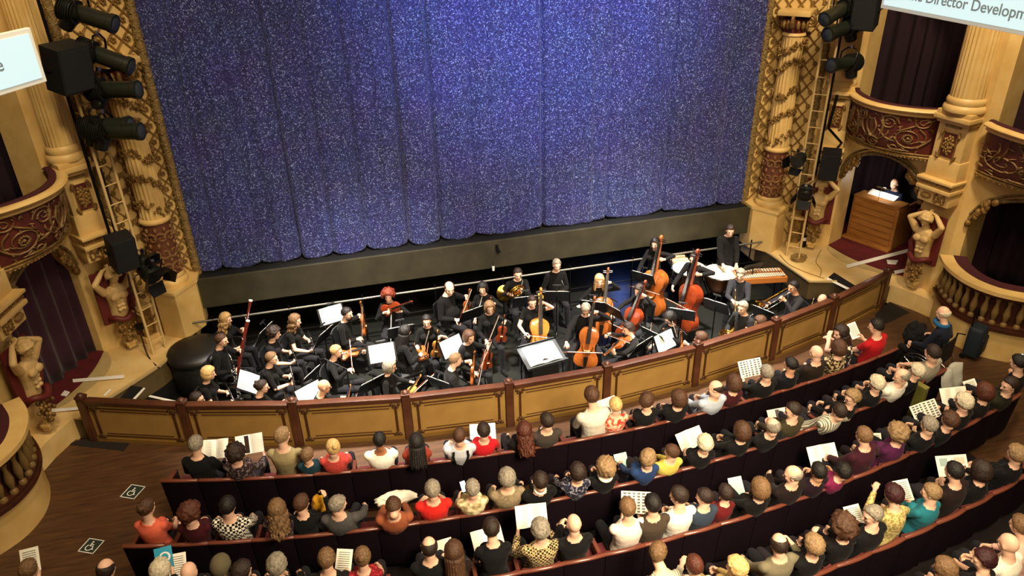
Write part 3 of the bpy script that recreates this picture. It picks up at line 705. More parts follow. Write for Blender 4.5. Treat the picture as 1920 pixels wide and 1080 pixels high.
def small_parts(person, H, M, s, specs):
    if 'eye' not in EYE_ME:
        b = MB(); b.ball((-.033, .081, .008), (.0115, .007, .005), 8, 6); b.ball((.033, .081, .008), (.0115, .007, .005), 8, 6); EYE_ME['eye'] = b.mesh('eyes', mat('eye_dark', '#241A16', .2), 180)
        b = MB()
        for q in (-1, 1):
            b.tube([(q*.034+.024*math.cos(t), .098, .008+.02*math.sin(t)) for t in np.linspace(0, 2*PI, 14, endpoint=False)], .0028, 5, closed=True); b.tube([(q*.057, .096, .012), (q*.08, .0, .014)], .0025, 5)
        b.tube([(-.011, .1, .01), (.011, .1, .01)], .0025, 5); EYE_ME['glasses'] = b.mesh('glasses', mat('spectacle_frame', '#1B1513', .3), 180)
        b = MB()
        for k in range(26):
            a = (k/25-.5)*2.5; b.ball((.058*math.sin(a), .012+.066*math.cos(a), -.072-.018*math.cos(a)), (.02, .016, .024), 6, 5)
        for k in range(7): b.ball((-.024+.008*k, .088, -.046), (.008, .006, .006), 6, 4)
        EYE_ME['beard'] = b.mesh('beard', HAIRC['dark'], 180)
        b = MB(); b.box((0, .088, .032), (.105, .016, .0)) if 0 else b.tube([(q*.02-.035 if 0 else -.056+q*.008, .083-.0016*abs(q-3), .03) for q in range(7)], .004, 5); b.tube([(.008+q*.008, .083-.0016*abs(q-3), .03) for q in range(7)], .004, 5); EYE_ME['brows'] = b.mesh('eyebrows', HAIRC['dark'], 180)
    M4 = Matrix.LocRotScale(H, M.to_quaternion(), Vector((s, s, s)))
    for nm in specs:
        o = link({'eye': 'eyes', 'brows': 'eyebrows'}.get(nm, nm), EYE_ME[nm], person); o.matrix_local = M4
def make_person(loc, face, label, head=None, size=1.0, sex='m', skin=0, hair=('short', 'brown'), top=BLK, bottom=BLK, sleeve='long', pose='sit', hands=None, hyaw=0, hpitch=.25, hroll=0,
                belly=0, hip=.5, legs=None, extra=(), eyes=True, vox=.0135, curl=.7, group=None, seat_d=.0, twist=0, elbow=None, neck='crew', shoes='#0C0B0B', hold=False):
    """loc on the floor under the hips; face = angle of the facing direction (0 = +Y, ccw). head: world position of the head centre"""
    s = size; Rz = Matrix.Rotation(face, 3, 'Z'); Ri = Rz.inverted(); loc = Vector(loc)
    Hh = Ri @ (Vector(head)-loc) if head is not None else None
    b = Raw(); hz = hip if pose == 'sit' else .93*s
    Pp = Vector((0, 0, hz)); w = 1.0 if sex == 'm' else .9
    if Hh is None: Hh = Pp+Vector((0, .06, .72*s))
    ax = (Hh-Pp); L = ax.length
    base = Pp+ax*(.572/.72)-Vector((0, .05, 0))*s*max(.3, ax.normalized().z)      # neck root
    up = (base-Pp).normalized(); side = Vector((math.cos(twist), math.sin(twist), 0)); side = (side-up*side.dot(up)).normalized(); fwd = up.cross(side)
    Lt = (base-Pp).length
    prof = [(-.12, .11, .10, 0), (-.06, .155, .12, 0), (.02, .17, .125, 0), (.14, .165, .12, .0), (.34, .145*(1 if sex == 'm' else .93), .112+.03*belly, .01+.03*belly), (.55, .155, .115+.01*belly, .005), (.72, .17, .115, -.005), (.81, .165, .103, -.01), (.88, .138, .085, -.012), (.94, .098, .068, -.012), (1.0, .066, .058, -.008), (1.04, .056, .052, 0)]
    seg = 16; vs = []; fs = []
    for (u, a, d, off) in prof:
        c = Pp+up*(u*Lt)+fwd*(off+.03*math.sin(PI*min(max(u, 0), 1))*-1)*s
        for k in range(seg):
            th = 2*PI*k/seg; vs.append(c+side*(a*w*s*math.cos(th))+fwd*(d*s*math.sin(th)))
    for i in range(len(prof)-1):
        for k in range(seg): k2 = (k+1) % seg; fs.append((i*seg+k, i*seg+k2, (i+1)*seg+k2, (i+1)*seg+k))
    fs.append(tuple(range(seg-1, -1, -1))); fs.append(tuple((len(prof)-1)*seg+k for k in range(seg)))
    o0 = len(b.v); b.add(vs, fs); b.go(1)
    for i in range(o0, o0+2*seg): b.t[i] = 2
    for i in range(o0+(len(prof)-2)*seg, len(b.v)): b.t[i] = 0
    if sex == 'f':
        for q in (-1, 1): b.ball(Pp+up*(.68*Lt)+side*(q*.07*s)+fwd*.085*s, .062*s, 10, 8)
        b.go(1)
    if belly: b.ball(Pp+up*(.3*Lt)+fwd*(.05+.03*belly)*s, (.14*s, .12*s, .15*s), 12, 9); b.go(1)
    # neck and head
    HM = Matrix.Rotation(hyaw, 3, 'Z') @ Matrix.Rotation(-hpitch, 3, 'X') @ Matrix.Rotation(hroll, 3, 'Y')
    nk = Hh+HM @ (Vector((0, -.015, -.075))*s)
    limb(b, [base+up*.015*s, base+(nk-base)*.5, nk], [.057*s, .056*s, .054*s], 12); b.go(0)
    head_raw(b, Hh, HM, s); b.go(0)
    # arms
    shz = {}
    for q, nm in ((1, 'R'), (-1, 'L')):
        S = Pp+up*(.83*Lt)+side*(q*.158*w*s)-fwd*.012*s
        T = (hands or {}).get(nm)
        if T is None: T = (q*.11*s, .30*s, hz+.13) if pose == 'sit' else (q*.24*s, .08, hz-.08)
        ft = None; cu = curl; pal = None
        if isinstance(T, dict): ft = T.get('f'); cu = T.get('curl', curl); pal = T.get('p'); hint = T.get('e'); T = T['t']
        else: hint = None
        if len(T) == 4: T = Ri @ (Vector(T[:3])-loc)
        else: T = Vector(T)
        if hint is None: hint = (elbow or {}).get(nm, (q*.75, -.5, -.8))
        E, T = ik(S, T, .285*s, .25*s, hint)
        limb(b, [S, S+(E-S)*.5, E], [.056*w*s, .048*w*s, .04*w*s], 10)
        n0 = len(b.t); b.go(1)
        if sleeve == 'short' or sleeve == 'none':
            cut = .6 if sleeve == 'short' else .12
            for i in range(n0, len(b.t)):
                if (Vector(b.v[i])-S).dot((E-S).normalized())/(E-S).length > cut: b.t[i] = 0
        limb(b, [E, E+(T-E)*.35, T], [.041*w*s, .04*w*s, .028*w*s], 10); n0 = len(b.t); b.go(1)
        if sleeve != 'long':
            for i in range(n0, len(b.t)): b.t[i] = 0
            if sleeve == 'half':
                pass
        else:
            for i in range(n0, len(b.t)):
                if (Vector(b.v[i])-E).dot((T-E).normalized())/(T-E).length > .93: b.t[i] = 0
        if sleeve == 'none':
            for i in range(o0, n0):
                pass
        fd = Vector(ft) if ft is not None else (T-E).normalized()+Vector((0, .1, -.15))
        pn = Vector(pal) if pal is not None else (Vector((-q*.7, .1, -.6)))
        hand(b, T, fd, pn, q, cu, s); b.go(0); shz[nm] = (S, E, T)
    # legs
    for q, nm in ((1, 'R'), (-1, 'L')):
        hp = Vector((q*.085*s, .02, hz-.01))
        if pose == 'sit':
            kx, ky, kz, fx, fy = (legs or {}).get(nm, (q*.12, .43*s, hz+.0, q*.12, .47*s))
            K = Vector((kx, ky, kz)); Ft = Vector((fx, fy, .075))
        else:
            K = Vector((q*.1*s, .03, .5*s)); Ft = Vector((q*.11*s, -.02, .075))
        limb(b, [hp, hp+(K-hp)*.4, K], [.085*s, .075*s, .056*s], 11); limb(b, [K, K+(Ft-K)*.3, Ft], [.054*s, .052*s, .036*s], 10); b.go(2)
        fdir = Vector((q*.25, 1, 0)).normalized()
        limb(b, [Ft+Vector((0, 0, -.03))-fdir*.03, Ft+fdir*.08+Vector((0, 0, -.032)), Ft+fdir*.16+Vector((0, 0, -.045))], [.038*s, .036*s, .026*s], 8); b.go(3)
    # fuse into one surface
    me = bpy.data.meshes.new('tmp'); me.from_pydata([tuple(v) for v in b.v], [], b.f)
    ob = bpy.data.objects.new('tmp', me); COL.objects.link(ob)
    md = ob.modifiers.new('r', 'REMESH'); md.mode = 'VOXEL'; md.voxel_size = vox
    sm = ob.modifiers.new('s', 'SMOOTH'); sm.factor = .5; sm.iterations = 2
    body = bpy.data.meshes.new_from_object(ob.evaluated_get(bpy.context.evaluated_depsgraph_get())); bpy.data.objects.remove(ob); bpy.data.meshes.remove(me)
    body.name = 'person'; nv = len(body.vertices); co = np.empty(nv*3, np.float32); body.vertices.foreach_get('co', co); co = co.reshape(-1, 3)
    src = np.array([tuple(v) for v in b.v], np.float32); tg = np.array(b.t)
    kd = kdtree.KDTree(len(src))
    for i, v in enumerate(src.tolist()): kd.insert(v, i)
    kd.balance(); vt = np.array([tg[kd.find(c)[1]] for c in co.tolist()])
    body.polygons.foreach_set('use_smooth', [True]*len(body.polygons)); body.materials.clear(); body.materials.append(SKIN[skin]); body.polygons.foreach_set('material_index', [0]*len(body.polygons))
    o = link('person', body); o.matrix_world = Matrix.Translation(loc) @ Rz.to_4x4(); tag(o, label, 'person', group)
    # clothes: closed-edge shells over the body
    nf = len(body.polygons); lv = np.empty(len(body.loops), np.int32); body.loops.foreach_get('vertex_index', lv); ls = np.empty(nf, np.int32); body.polygons.foreach_get('loop_total', ls)
    if (ls == 4).all(): Q = lv.reshape(-1, 4)
    else:
        st = np.concatenate([[0], np.cumsum(ls)[:-1]]); Q = np.stack([lv[st+np.minimum(k, ls-1)] for k in range(4)], 1)
    nr = np.empty(nv*3, np.float32); body.vertex_normals.foreach_get('vector', nr); nr = nr.reshape(-1, 3)
    oh = np.eye(4)[vt]; cn = np.bincount(Q.ravel(), minlength=nv)[:, None]+1e-9
    for _ in range(4):
        fm = oh[Q].mean(1); oh = np.stack([np.bincount(Q.ravel(), np.repeat(fm[:, k], 4), nv) for k in range(4)], 1)/cn
    vt = oh.argmax(1)
    ft = np.sort(vt[Q], 1)[:, 1]; ft = np.where((vt[Q] == 0).sum(1) >= 2, 0, ft)
    for tid, nm, mm, off in ((1, 'top', top, .008 if top != 'bare' else .004), (2, 'trousers', bottom, .006), (3, 'shoes', shoes, .005)):
        sel = Q[ft == tid]
        if len(sel) == 0: continue
        if tid == 3 and nm == 'shoes':
            cx = co[sel].mean(1)[:, 0]; parts_ = [sel[cx > 0], sel[cx <= 0]]
        else: parts_ = [sel]
        for sel in parts_:
            if len(sel) == 0: continue
            nm = 'shoe' if tid == 3 else nm
            used, inv = np.unique(sel, return_inverse=True); q = inv.reshape(-1, 4); n = len(used)
            E = np.concatenate([q[:, [0, 1]], q[:, [1, 2]], q[:, [2, 3]], q[:, [3, 0]]]); E = E[E[:, 0] != E[:, 1]]
            key = E.min(1)*n+E.max(1); uq, first, cnt = np.unique(key, return_index=True, return_counts=True); bd = E[first[cnt == 1]]
            wr = np.array([noise.noise(Vector(p)*17) for p in co[used].tolist()])*.0035 if tid < 3 else 0
            V = co[used]+nr[used]*(off*s+(wr[:, None] if tid < 3 else 0)); Vi = co[used]-nr[used]*.004
            bi = np.unique(bd); mp = -np.ones(n, int); mp[bi] = n+np.arange(len(bi))
            allv = np.concatenate([V, Vi[bi]]); rim = np.stack([bd[:, 1], bd[:, 0], mp[bd[:, 0]], mp[bd[:, 1]]], 1)
            Fq = np.concatenate([q, rim])
            m2 = bpy.data.meshes.new(nm); fl = [tuple(dict.fromkeys(f)) for f in Fq.tolist()]; fl = [f for f in fl if len(f) > 2]
            m2.from_pydata(allv.tolist(), [], fl); m2.materials.append(mm if not isinstance(mm, str) else cloth(mm)); m2.polygons.foreach_set('use_smooth', [True]*len(m2.polygons))
            link(nm, m2, o)
    if hair and hair[0] != 'bald':
        hm = hair_mesh(hair[0], hair[2] if len(hair) > 2 else 1); h = link('beanie' if hair[0] == 'beanie' else 'hair', hm, o)
        h.matrix_local = Matrix.LocRotScale(Hh, HM.to_quaternion(), Vector((s, s, s)))
        h.material_slots[0].link = 'OBJECT'; h.material_slots[0].material = HAIRC[hair[1]] if hair[1] in HAIRC else cloth(hair[1])
    if eyes: small_parts(o, Hh, HM, s, ('eye', 'brows')+tuple(extra))
    elif extra: small_parts(o, Hh, HM, s, tuple(extra))
    return o, {'H': Hh, 'arms': shz, 'R': Rz, 'loc': loc, 'up': up, 'P': Pp, 'base': base, 'fwd': fwd, 'side': side, 'Lt': Lt}
def seat_head(px, py, hipxy, floor, hip=.5, L=.72):
    """head centre on the sight line at the body's own length from the hip"""
    d = ray(px, py).normalized(); h = Vector((hipxy[0], hipxy[1], floor+hip)); oc = CAM-h; B = oc.dot(d); Cc = oc.dot(oc)-L*L; D = B*B-Cc
    if D < 0:
        p = CAM+d*(-B); v = (p-h); return h+v.normalized()*L
    c = [CAM+d*(-B-math.sqrt(D)), CAM+d*(-B+math.sqrt(D))]
    return max(c, key=lambda p: p.z)
AUDIENCE_TABLE = r'''
# ---- front row, left to right
A(0,368,833,'m',('short','grey'),SUIT,'person with short grey hair in black reading a programme, left end of front row','person in black at row end',prog=(405,842,'white'))
A(0,442,850,'f',('curly','dark'),'pattern_dark','person with dark curls in mottled dark top, holding portrait-cover programme','person with dark curls in mottled top',prog=(470,832,'cover'))
A(0,530,818,'m',('short','sandy'),'#8F815E','person in khaki jacket sitting forward high against the pit barrier','person in khaki jacket',yaw=-30,dy=.1,size=1.04)
A(0,577,854,'f',('full','light'),'#16303A','small person with strawberry blond hair in dark teal top, front row','small person in dark teal',size=.82,yaw=-20)
A(0,624,840,'f',('bun','straw'),'spot_pink','person with blond bun in spotted coral top, front row','person in spotted coral top',yaw=25,roll=10)
A(0,712,826,'m',('crop','black'),'#ECE6DC','person with cropped black hair in white shirt, front row left','person in white shirt with black hair',skin=2)
A(0,781,830,'f',('long','black'),'#7E2C1C','person with long black hair in rust red top, front row','person in rust red top',skin=1)
A(0,862,818,'m',('crop','brown'),'#B9BCC6','person in pale blue shirt with black braces, front row','person in pale shirt with braces',yaw=-20)
A(0,907,808,'f',('short','dark'),'#B01822','person with short dark hair in bright red top reading, front row','person in bright red top',prog=(905,812,'white',.5))
A(0,983,808,'f',('longcurly','auburn'),'#191518','person with long auburn curls in black, behind the fifth barrier post','person with long auburn curls')
A(0,1025,790,'m',('short','dark'),'#3A332E','person with short dark hair in charcoal tee shirt, front row centre','person in charcoal tee shirt',yaw=20,sleeve='short')
A(0,1109,742,'m',('short','brown'),'#C9C3B6','tall person in pale grey shirt sitting upright, front row centre','tall person in pale grey shirt',size=1.12)
A(0,1154,760,'f',('short','straw'),'floral_red','person with short blond hair in red floral top, front row','person in red floral top',prog=(1135,765,'white',.45),sleeve='short')
A(0,1213,752,'f',('full','brown'),'#18151A','person with brown hair in sleeveless black top beside floral top','person in sleeveless black top',yaw=-45,sleeve='none')
A(0,1272,747,'f',('bob','brown'),'#1C1B20','person with brown bob in black, left of the bald person in pale blue','person with brown bob in black',yaw=30)
A(0,1341,729,'m',('fringe','dark'),'#AAB2C2','bald person in pale blue striped shirt leaning right, front row','bald person in pale blue shirt',yaw=50,roll=15)
A(0,1376,718,'f',('bob','brown'),'#3A1118','person with brown bob in dark wine top, front row right','person in dark wine top')
A(0,1437,699,'m',('short','grey'),SUIT,'person with grey hair in black jacket reading picture programme, front row right','grey-haired person in black, front row right',prog=(1405,690,'text'))
A(0,1482,684,'f',('short','black'),'#16151C','person with short black hair in dark jacket, between grey hair and bald head','person with black hair, front row right',yaw=20,skin=1)
A(0,1530,662,'m',('bald',''),'#33231A','bald person in brown jacket, front row right','bald person in brown jacket',yaw=10)
A(0,1576,624,'f',('long','dark'),'leaf_bw','person with long dark hair, arms raised to the face, patterned dress','person in leaf patterned dress',yaw=75,hands={'R':(1560,636,.32),'L':(1556,630,.36)},sleeve='none',size=1.06)
A(0,1572,652,'f',('bob','brown'),'leopard','person with brown bob right of the bald brown jacket, front row','person with brown bob beside patterned dress')
A(0,1642,612,'m',('short','black'),'#A3141C','person with black hair in bright red shirt near the right aisle','person in red shirt near right aisle',prog=(1600,620,'leaflet',.4),yaw=30,sleeve='short',size=1.05)
# ---- second row
A(1,276,952,'f',('updo','brown'),'#CF6048','person with pinned-up brown hair in coral top, second row left end','person in coral top, second row',hands={'R':(330,975,.3)},yaw=-15,sleeve='short')
A(1,358,962,'f',('curly','auburn'),'#3A0E16','person with auburn curls in maroon top, second row','person in maroon top, second row',yaw=-40)
A(1,428,949,'m',('short','black'),'check','person with black hair in black and white checked shirt, second row','person in checked shirt')
A(1,520,955,'f',('longcurly','light'),'pattern_dark','person with long light curls in patterned top, second row','person with long light curls')
A(1,566,944,'f',('short','brown'),'#121114','person with short brown hair in black top, one arm raised, second row','person in black with raised arm',hands={'R':(609,930,.28)},yaw=-25)
A(1,634,946,'m',('short','grey'),'#474544','person with grey hair in grey jacket leaning right, second row','person in grey jacket leaning right',yaw=-60,hands={'R':(690,944,.4)},roll=10)
A(1,738,952,'m',('short','brown'),'#8C4C30','person in rust brown top with head bent, second row','person in rust brown top',pitch=.9)
A(1,811,918,'m',('short','grey'),'#C4241E','person with short grey hair in scarlet polo shirt, second row','person in scarlet polo shirt',sleeve='short')
A(1,886,916,'f',('short','grey'),'floral_cream','person with grey hair in cream patterned blouse holding a lit phone','person in cream patterned blouse',prog=(869,912,'phone'))
A(1,951,897,'m',('full','grey'),'tweed','person with pale grey hair in brown tweed jacket, second row centre','person in tweed jacket')
A(1,1013,902,'m',('short','dark'),SUIT,'person in black jacket with white collar, second row centre','person in black jacket with white collar')
A(1,1083,886,'f',('full','dark'),'pattern_blue','person with dark hair in navy patterned top, second row centre','person in navy patterned top')
A(1,1136,877,'f',('curly','sandy'),'#161418','person with pale curls in black over white scarf, second row','person with pale curls and white scarf')
A(1,1215,860,'f',('full','sandy'),'#20355F','person with sandy hair in royal blue top, second row','person in royal blue top',yaw=-40,prog=(1166,868,'blue',.42))
A(1,1259,848,'m',('short','brown'),'#B9A94E','young person with brown hair in yellow top, second row','young person in yellow top',yaw=40,size=.9)
A(1,1321,832,'f',('full','white'),'#151318','person with white hair in black holding a large programme, second row','white-haired person in black, second row',prog=(1293,823,'white'))
A(1,1391,808,'f',('bob','brown'),'#171518','person with brown bob in black right of the white hair, second row','person with brown bob, second row')
A(1,1448,800,'m',('balding','grey'),'#1B191B','balding grey person in dark jumper with folded brochure, second row','balding person with brochure',prog=(1464,782,'cover',.45))
A(1,1486,770,'m',('short','dark'),'#37301F','person with dark hair in olive brown jacket, second row right','person in olive brown jacket',yaw=60)
A(1,1573,772,'m',('short','dark'),'stripe','person in striped tee shirt with hands behind head, second row','person in striped tee shirt',hands={'R':(1600,776,-.06),'L':(1552,764,.02)},sleeve='short')
A(1,1597,746,'f',('full','sandy'),'#1A171A','person with sandy hair and glasses turned left, second row right','person with glasses turned left',yaw=70,extra=('glasses',))
A(1,1643,719,'f',('full','white'),'#171519','person with white hair in black at the second row right','white-haired person in black near aisle')
A(1,1690,706,'m',('balding','grey'),'#DAD5C8','balding person in white shirt facing left, second row right','balding person in white shirt',yaw=50,sleeve='short')
A(1,1719,696,'f',('full','white'),'#1D1A1E','person with white hair in black beside the grey shirt, aisle end','white-haired person at the aisle end',size=.95)
A(1,1748,662,'m',('short','dark'),'#8F8878','person with dark hair in light grey shirt at the aisle end','person in light grey shirt at aisle',size=1.08,sleeve='short')
# ---- third row
A(2,55,1068,'f',('short','light'),'#241A1C','person with light brown hair at the bottom left corner','person at the bottom left corner',prog=(57,1050,'leaflet',.36))
A(2,200,1068,'m',('balding','dark'),'#1A1719','balding dark-haired person beside the lower wheelchair floor sign','balding person by floor sign')
A(2,302,1070,'m',('full','white'),'#211D20','white-haired person beside teal booklet at the bottom left','white-haired person with teal booklet',prog=(308,1048,'teal',.42))
A(2,355,1074,'m',('bald',''),'#1D1A1C','bald person at the bottom left holding a white leaflet','bald person at bottom left',prog=(333,1060,'leaflet',.4))
A(2,415,1062,'m',('beanie','#5C5440'),'#2A2524','person in grey green knitted cap at the bottom edge','person in knitted cap')
A(2,455,1072,'f',('full','dark'),'#1D171A','dark-haired person at the bottom edge right of the knitted cap','dark-haired person at the bottom edge',yaw=-40)
A(2,520,1060,'m',('full','grey'),'#191719','person with thick grey hair at the bottom edge','thick grey-haired person at bottom edge')
A(2,613,1048,'m',('short','light'),'#211E1E','person with light brown hair reading a pale leaflet, bottom edge','light-haired person with leaflet, bottom',prog=(645,1052,'leaflet',.4))
A(2,680,1045,'f',('bun','light'),'sequin_red','person with tied light hair in glittering red top, third row','person in glittering red top',sleeve='none')
A(2,805,1026,'m',('balding','dark'),'#18171B','balding dark-haired person in black tee shirt, third row','balding person in black tee shirt',prog=(822,1036,'white',.5),sleeve='short')
A(2,851,1034,'f',('long','brown'),'#2A1A18','person with very long straight brown hair, third row','person with very long brown hair')
A(2,921,990,'f',('short','dark'),'#17151A','person with short dark hair in black floral tee shirt, third row','person in black floral tee shirt',prog=(914,1012,'white',.5),sleeve='short',size=1.05)
A(2,1013,993,'m',('full','grey'),'tan_check','grey-haired person in tan check vest holding up a large programme','person in tan check vest',prog=(995,966,'white',.42))
A(2,1076,983,'m',('bald',''),'#19181A','bald person in black jumper with hands together, third row','bald person in black jumper',hands={'L':(1052,984,.3),'R':(1060,988,.3)})
A(2,1176,952,'m',('short','light'),'#DFCFC4','person with light brown hair in pale pink shirt, third row','person in pale pink shirt',prog=(1193,942,'text',.45))
A(2,1223,945,'m',('short','black'),'#40352B','person with black hair in brown jacket, third row','person in brown jacket, third row')
A(2,1272,930,'m',('short','dark'),'#E5DFD2','person with dark hair in white shirt turned left, third row','person in white shirt, third row',yaw=40)
A(2,1320,932,'m',('short','dark'),'#2E3848','young person with dark hair in slate blue shirt, third row','young person in slate blue',yaw=45,size=.92)
A(2,1360,924,'f',('full','dark'),'#5A1418','small person with dark hair in dark red, third row right','small person in dark red',size=.85)
A(2,1425,915,'f',('bob','light'),'#161416','person with smooth light brown bob in black holding a green booklet','person with smooth light bob',prog=(1381,914,'blue',.42))
A(2,1486,890,'m',('fringe','grey'),'#2A1B1B','bald person with grey sides turned left in dark jacket, third row','bald person with grey sides',yaw=45,hands={'L':(1438,880,.4)})
A(2,1534,884,'f',('short','black'),'#2B1322','person with black hair in dark plum, programme raised, third row','person in dark plum with programme',prog=(1541,852,'white',.44),skin=1)
A(2,1580,884,'f',('full','black'),'#701C42','person in magenta top beside the maroon jacket, third row','person in magenta top',size=.9)
A(2,1619,817,'m',('short','light'),'#381420','person with light brown hair in maroon jacket, third row right','person in maroon jacket',prog=(1640,830,'leaflet',.4))
A(2,1682,812,'f',('curly','sandy'),'#4A1A3E','person with sandy curls in purple top over spotted skirt','person in purple top')
A(2,1741,797,'m',('short','grey'),'#18161A','grey-haired person in black reading a headed programme, third row right','grey-haired person with headed programme',prog=(1733,771,'text',.44))
A(2,1780,788,'f',('full','brown'),'#1D191A','person with brown hair right of the headed programme, third row','brown-haired person by headed programme')
A(2,1806,754,'m',('full','white'),'#1E1B1D','person with pale grey hair in dark jacket near the right edge','pale-haired person near right edge',prog=(1786,743,'white',.42))
A(2,1845,734,'f',('bob','auburn'),'#241A1C','person with auburn bob in dark jacket near the right edge','person with auburn bob',prog=(1822,728,'leaflet',.42))
A(2,1892,722,'m',('short','dark'),'#33331F','person in olive jacket leaning forward at the right edge','person in olive jacket at right edge',yaw=60)
A(2,1908,680,'m',('short','black'),'#17151A','person in black holding a glowing phone at the right edge','person with phone at right edge',prog=(1917,672,'phone',.4))
# ---- fourth row
A(3,1234,1036,'m',('short','light'),'stripe_grey','person with light brown hair in striped cream shirt, bottom edge','person in striped cream shirt',yaw=-40,x=None)
A(3,1301,1060,'m',('crop','auburn'),'#C8C0B4','person with shaved auburn head at the bottom edge','shaved person at the bottom edge',hands={'L':(1278,1060,.25)})
A(3,1380,1064,'f',('full','straw'),'#A88E5C','person with pale blond hair in tan top at the bottom edge','pale blond person at the bottom edge',yaw=40)
A(3,1460,1020,'m',('balding','dark'),'#6C6450','balding person in khaki grey jacket, hand at ear, bottom right','balding person in khaki grey jacket',hands={'R':(1484,1018,.1)},yaw=-15)
A(3,1525,1022,'f',('full','sandy'),'#181518','person with sandy grey hair in black, arm raised, bottom right','sandy-haired person with raised arm',hands={'L':(1535,982,.2)})
A(3,1580,987,'f',('afro','brown'),'#171417','person with big brown curls in black, fourth row right','person with big brown curls',prog=(1602,968,'leaflet',.4))
A(3,1635,966,'m',('short','grey'),'#1A181A','grey-haired person facing left beside the olive knit, fourth row','grey-haired person facing left',yaw=70)
A(3,1674,927,'f',('full','plum'),'knit_olive','person with dark plum hair in olive knit top, fourth row','person in olive knit top',hands={'L':(1640,920,.3)},prog=(1693,920,'leaflet',.42))
A(3,1745,924,'f',('short','sandy'),'#1F6A76','person with sandy hair in teal jacket, fourth row right','person in teal jacket',yaw=30)
A(3,1788,884,'m',('short','black'),'#33211F','person with black hair in brown reading a colour magazine','person reading a colour magazine',prog=(1783,873,'magazine',.44))
A(3,1838,882,'f',('bob','dark'),'#171418','person with dark bob right of the colour magazine','person with dark bob by magazine')
A(3,1905,852,'f',('full','sandy'),'#17151A','person with thick sandy hair at the right edge, fourth row','thick sandy-haired person at right edge')
# ---- fifth row
A(4,1770,1066,'f',('long','light'),'#4E4630','person with long light hair at the bottom right edge','person with long light hair at bottom',yaw=20)
A(4,1843,1050,'f',('full','plum'),'#1E1719','person with dark plum hair facing left at the bottom right','plum-haired person facing left',yaw=50)
A(4,1890,1020,'m',('bald',''),'#DDD4C2','bald person in cream shirt at the bottom right corner','bald person in cream shirt',sleeve='short')
A(4,1912,985,'m',('short','light'),'#D9A99A','person in pale pink shirt at the bottom right edge','person in pale pink at bottom right')
'''
# ---------------------------------------------------------------- stalls seats
def rowY(i, x): return 7.9-1.05*i+.0235*x*x+(.032*x if i else 0)
def rowslope(i, x): return .047*x+(.032 if i else 0)
SEATD = mat('seat_back_dark', '#12070F', .8, spec=.1); VELV = mat('seat_velvet', '#5A1014', .85, sheen=.3, bump=(60, .15)); RIM = mat('seat_rim', '#663628', .3, coat=.3)
def seat_proto():
    t = thing('theatre_seat', 'x', 'seat')
    n = 9; U = np.linspace(-.247, .247, n)
    def top(u): return .80-.028*(abs(u)/.247)**2.2
    def yb(u, z): return -.03-.07*(z-.1)+.035*(1-(u/.25)**2)*-1+.02
    rows = [[Vector((u, yb(u, z), min(z, top(u)) if z > .7 else z)) for u in U] for z in (.12, .35, .6, .74, .8)]
    MB().slab(rows, (0, .05, 0)).build('seat_back', SEATD, t, smooth=40)
    b = MB(); b.tube([(u, yb(u, .8)+.025, top(u)+.004) for u in U], .03, 8, flat=.75); b.build('top_rim', RIM, t, smooth=60)
    b = MB(); b.slab([[Vector((u*.9, yb(u, z)+.055, z)) for u in U] for z in (.44, .55, .68, .76)], (0, .03, 0)); b.build('back_pad', VELV, t, smooth=40)
    b = MB(); b.box((0, .23, .40), (.46, .42, .09), bev=.03); b.build('cushion', VELV, t, smooth=40)
    b = MB(); b.box((-.25, .2, .3), (.035, .38, .6), bev=.01); b.build('side_frame', METAL, t)
    b = MB(); b.box((-.25, .2, .61), (.05, .34, .035), bev=.012); b.build('arm_rest', RIM, t, smooth=40)
    return t
SEAT0 = seat_proto(); SEAT_USED = [False]
ROWX = [(-5.85, 5.7), (-6.1, 5.8), (-6.6, 6.5), (-1.2, 6.4), (.9, 5.9)]
SLOTS = {}
for i, (a, c) in enumerate(ROWX):
    n = int(round((c-a)/.5)); SLOTS[i] = [[a+.25+.5*k, None] for k in range(n)]
ORD = 'front second third fourth fifth'.split()
# ---------------------------------------------------------------- audience
PAPER = mat('programme_paper', '#E9E4D6', .6); INK = mat('programme_ink', '#55514A', .7)
PINKS = '#E0564A'
def F_(k):
    T = {'check': ('#E9E2D2', ('#181414', 32, .48, .52, 'check')), 'tan_check': ('#BFA777', ('#2E2318', 40, .48, .52, 'check')), 'floral_red': ('#B03020', ('#E6B79A', 16, .42, .58)), 'floral_cream': ('#D9CBA6', ('#8B7A50', 14, .42, .58)),
         'stripe': ('#D8D2BE', ('#6F6A5C', 9, .4, .6, 'stripe')), 'stripe_grey': ('#CFC9B4', ('#8D8978', 12, .4, .6, 'stripe')), 'tweed': ('#8D7C62', ('#74654E', 40, .4, .6)), 'knit_olive': ('#8C7C46', ('#C2AF72', 34, .4, .6, 'voronoi')), 'pattern_dark': ('#2A1D24', ('#7A6A66', 26, .5, .62)),
         'pattern_blue': ('#1D1E30', ('#8E8A96', 30, .52, .62)), 'spot_pink': ('#DE5A4C', ('#A83A34', 30, .12, .16, 'voronoi')), 'leopard': ('#2B2018', ('#B79F74', 24, .48, .56)), 'leaf_bw': ('#1A1716', ('#D8CFC0', 12, .52, .58)), 'plum_wear': ('#4A1A3E', None), 'sequin_red': ('#6E1018', ('#B03038', 60, .5, .6))}
    if k in T: return cloth(*T[k])
    c = [int(k[i:i+2], 16) for i in (1, 3, 5)]
    return '#%02X%02X%02X' % tuple(int(q*.62) for q in c) if max(c) < 0x34 else k
SUIT = '#141216'
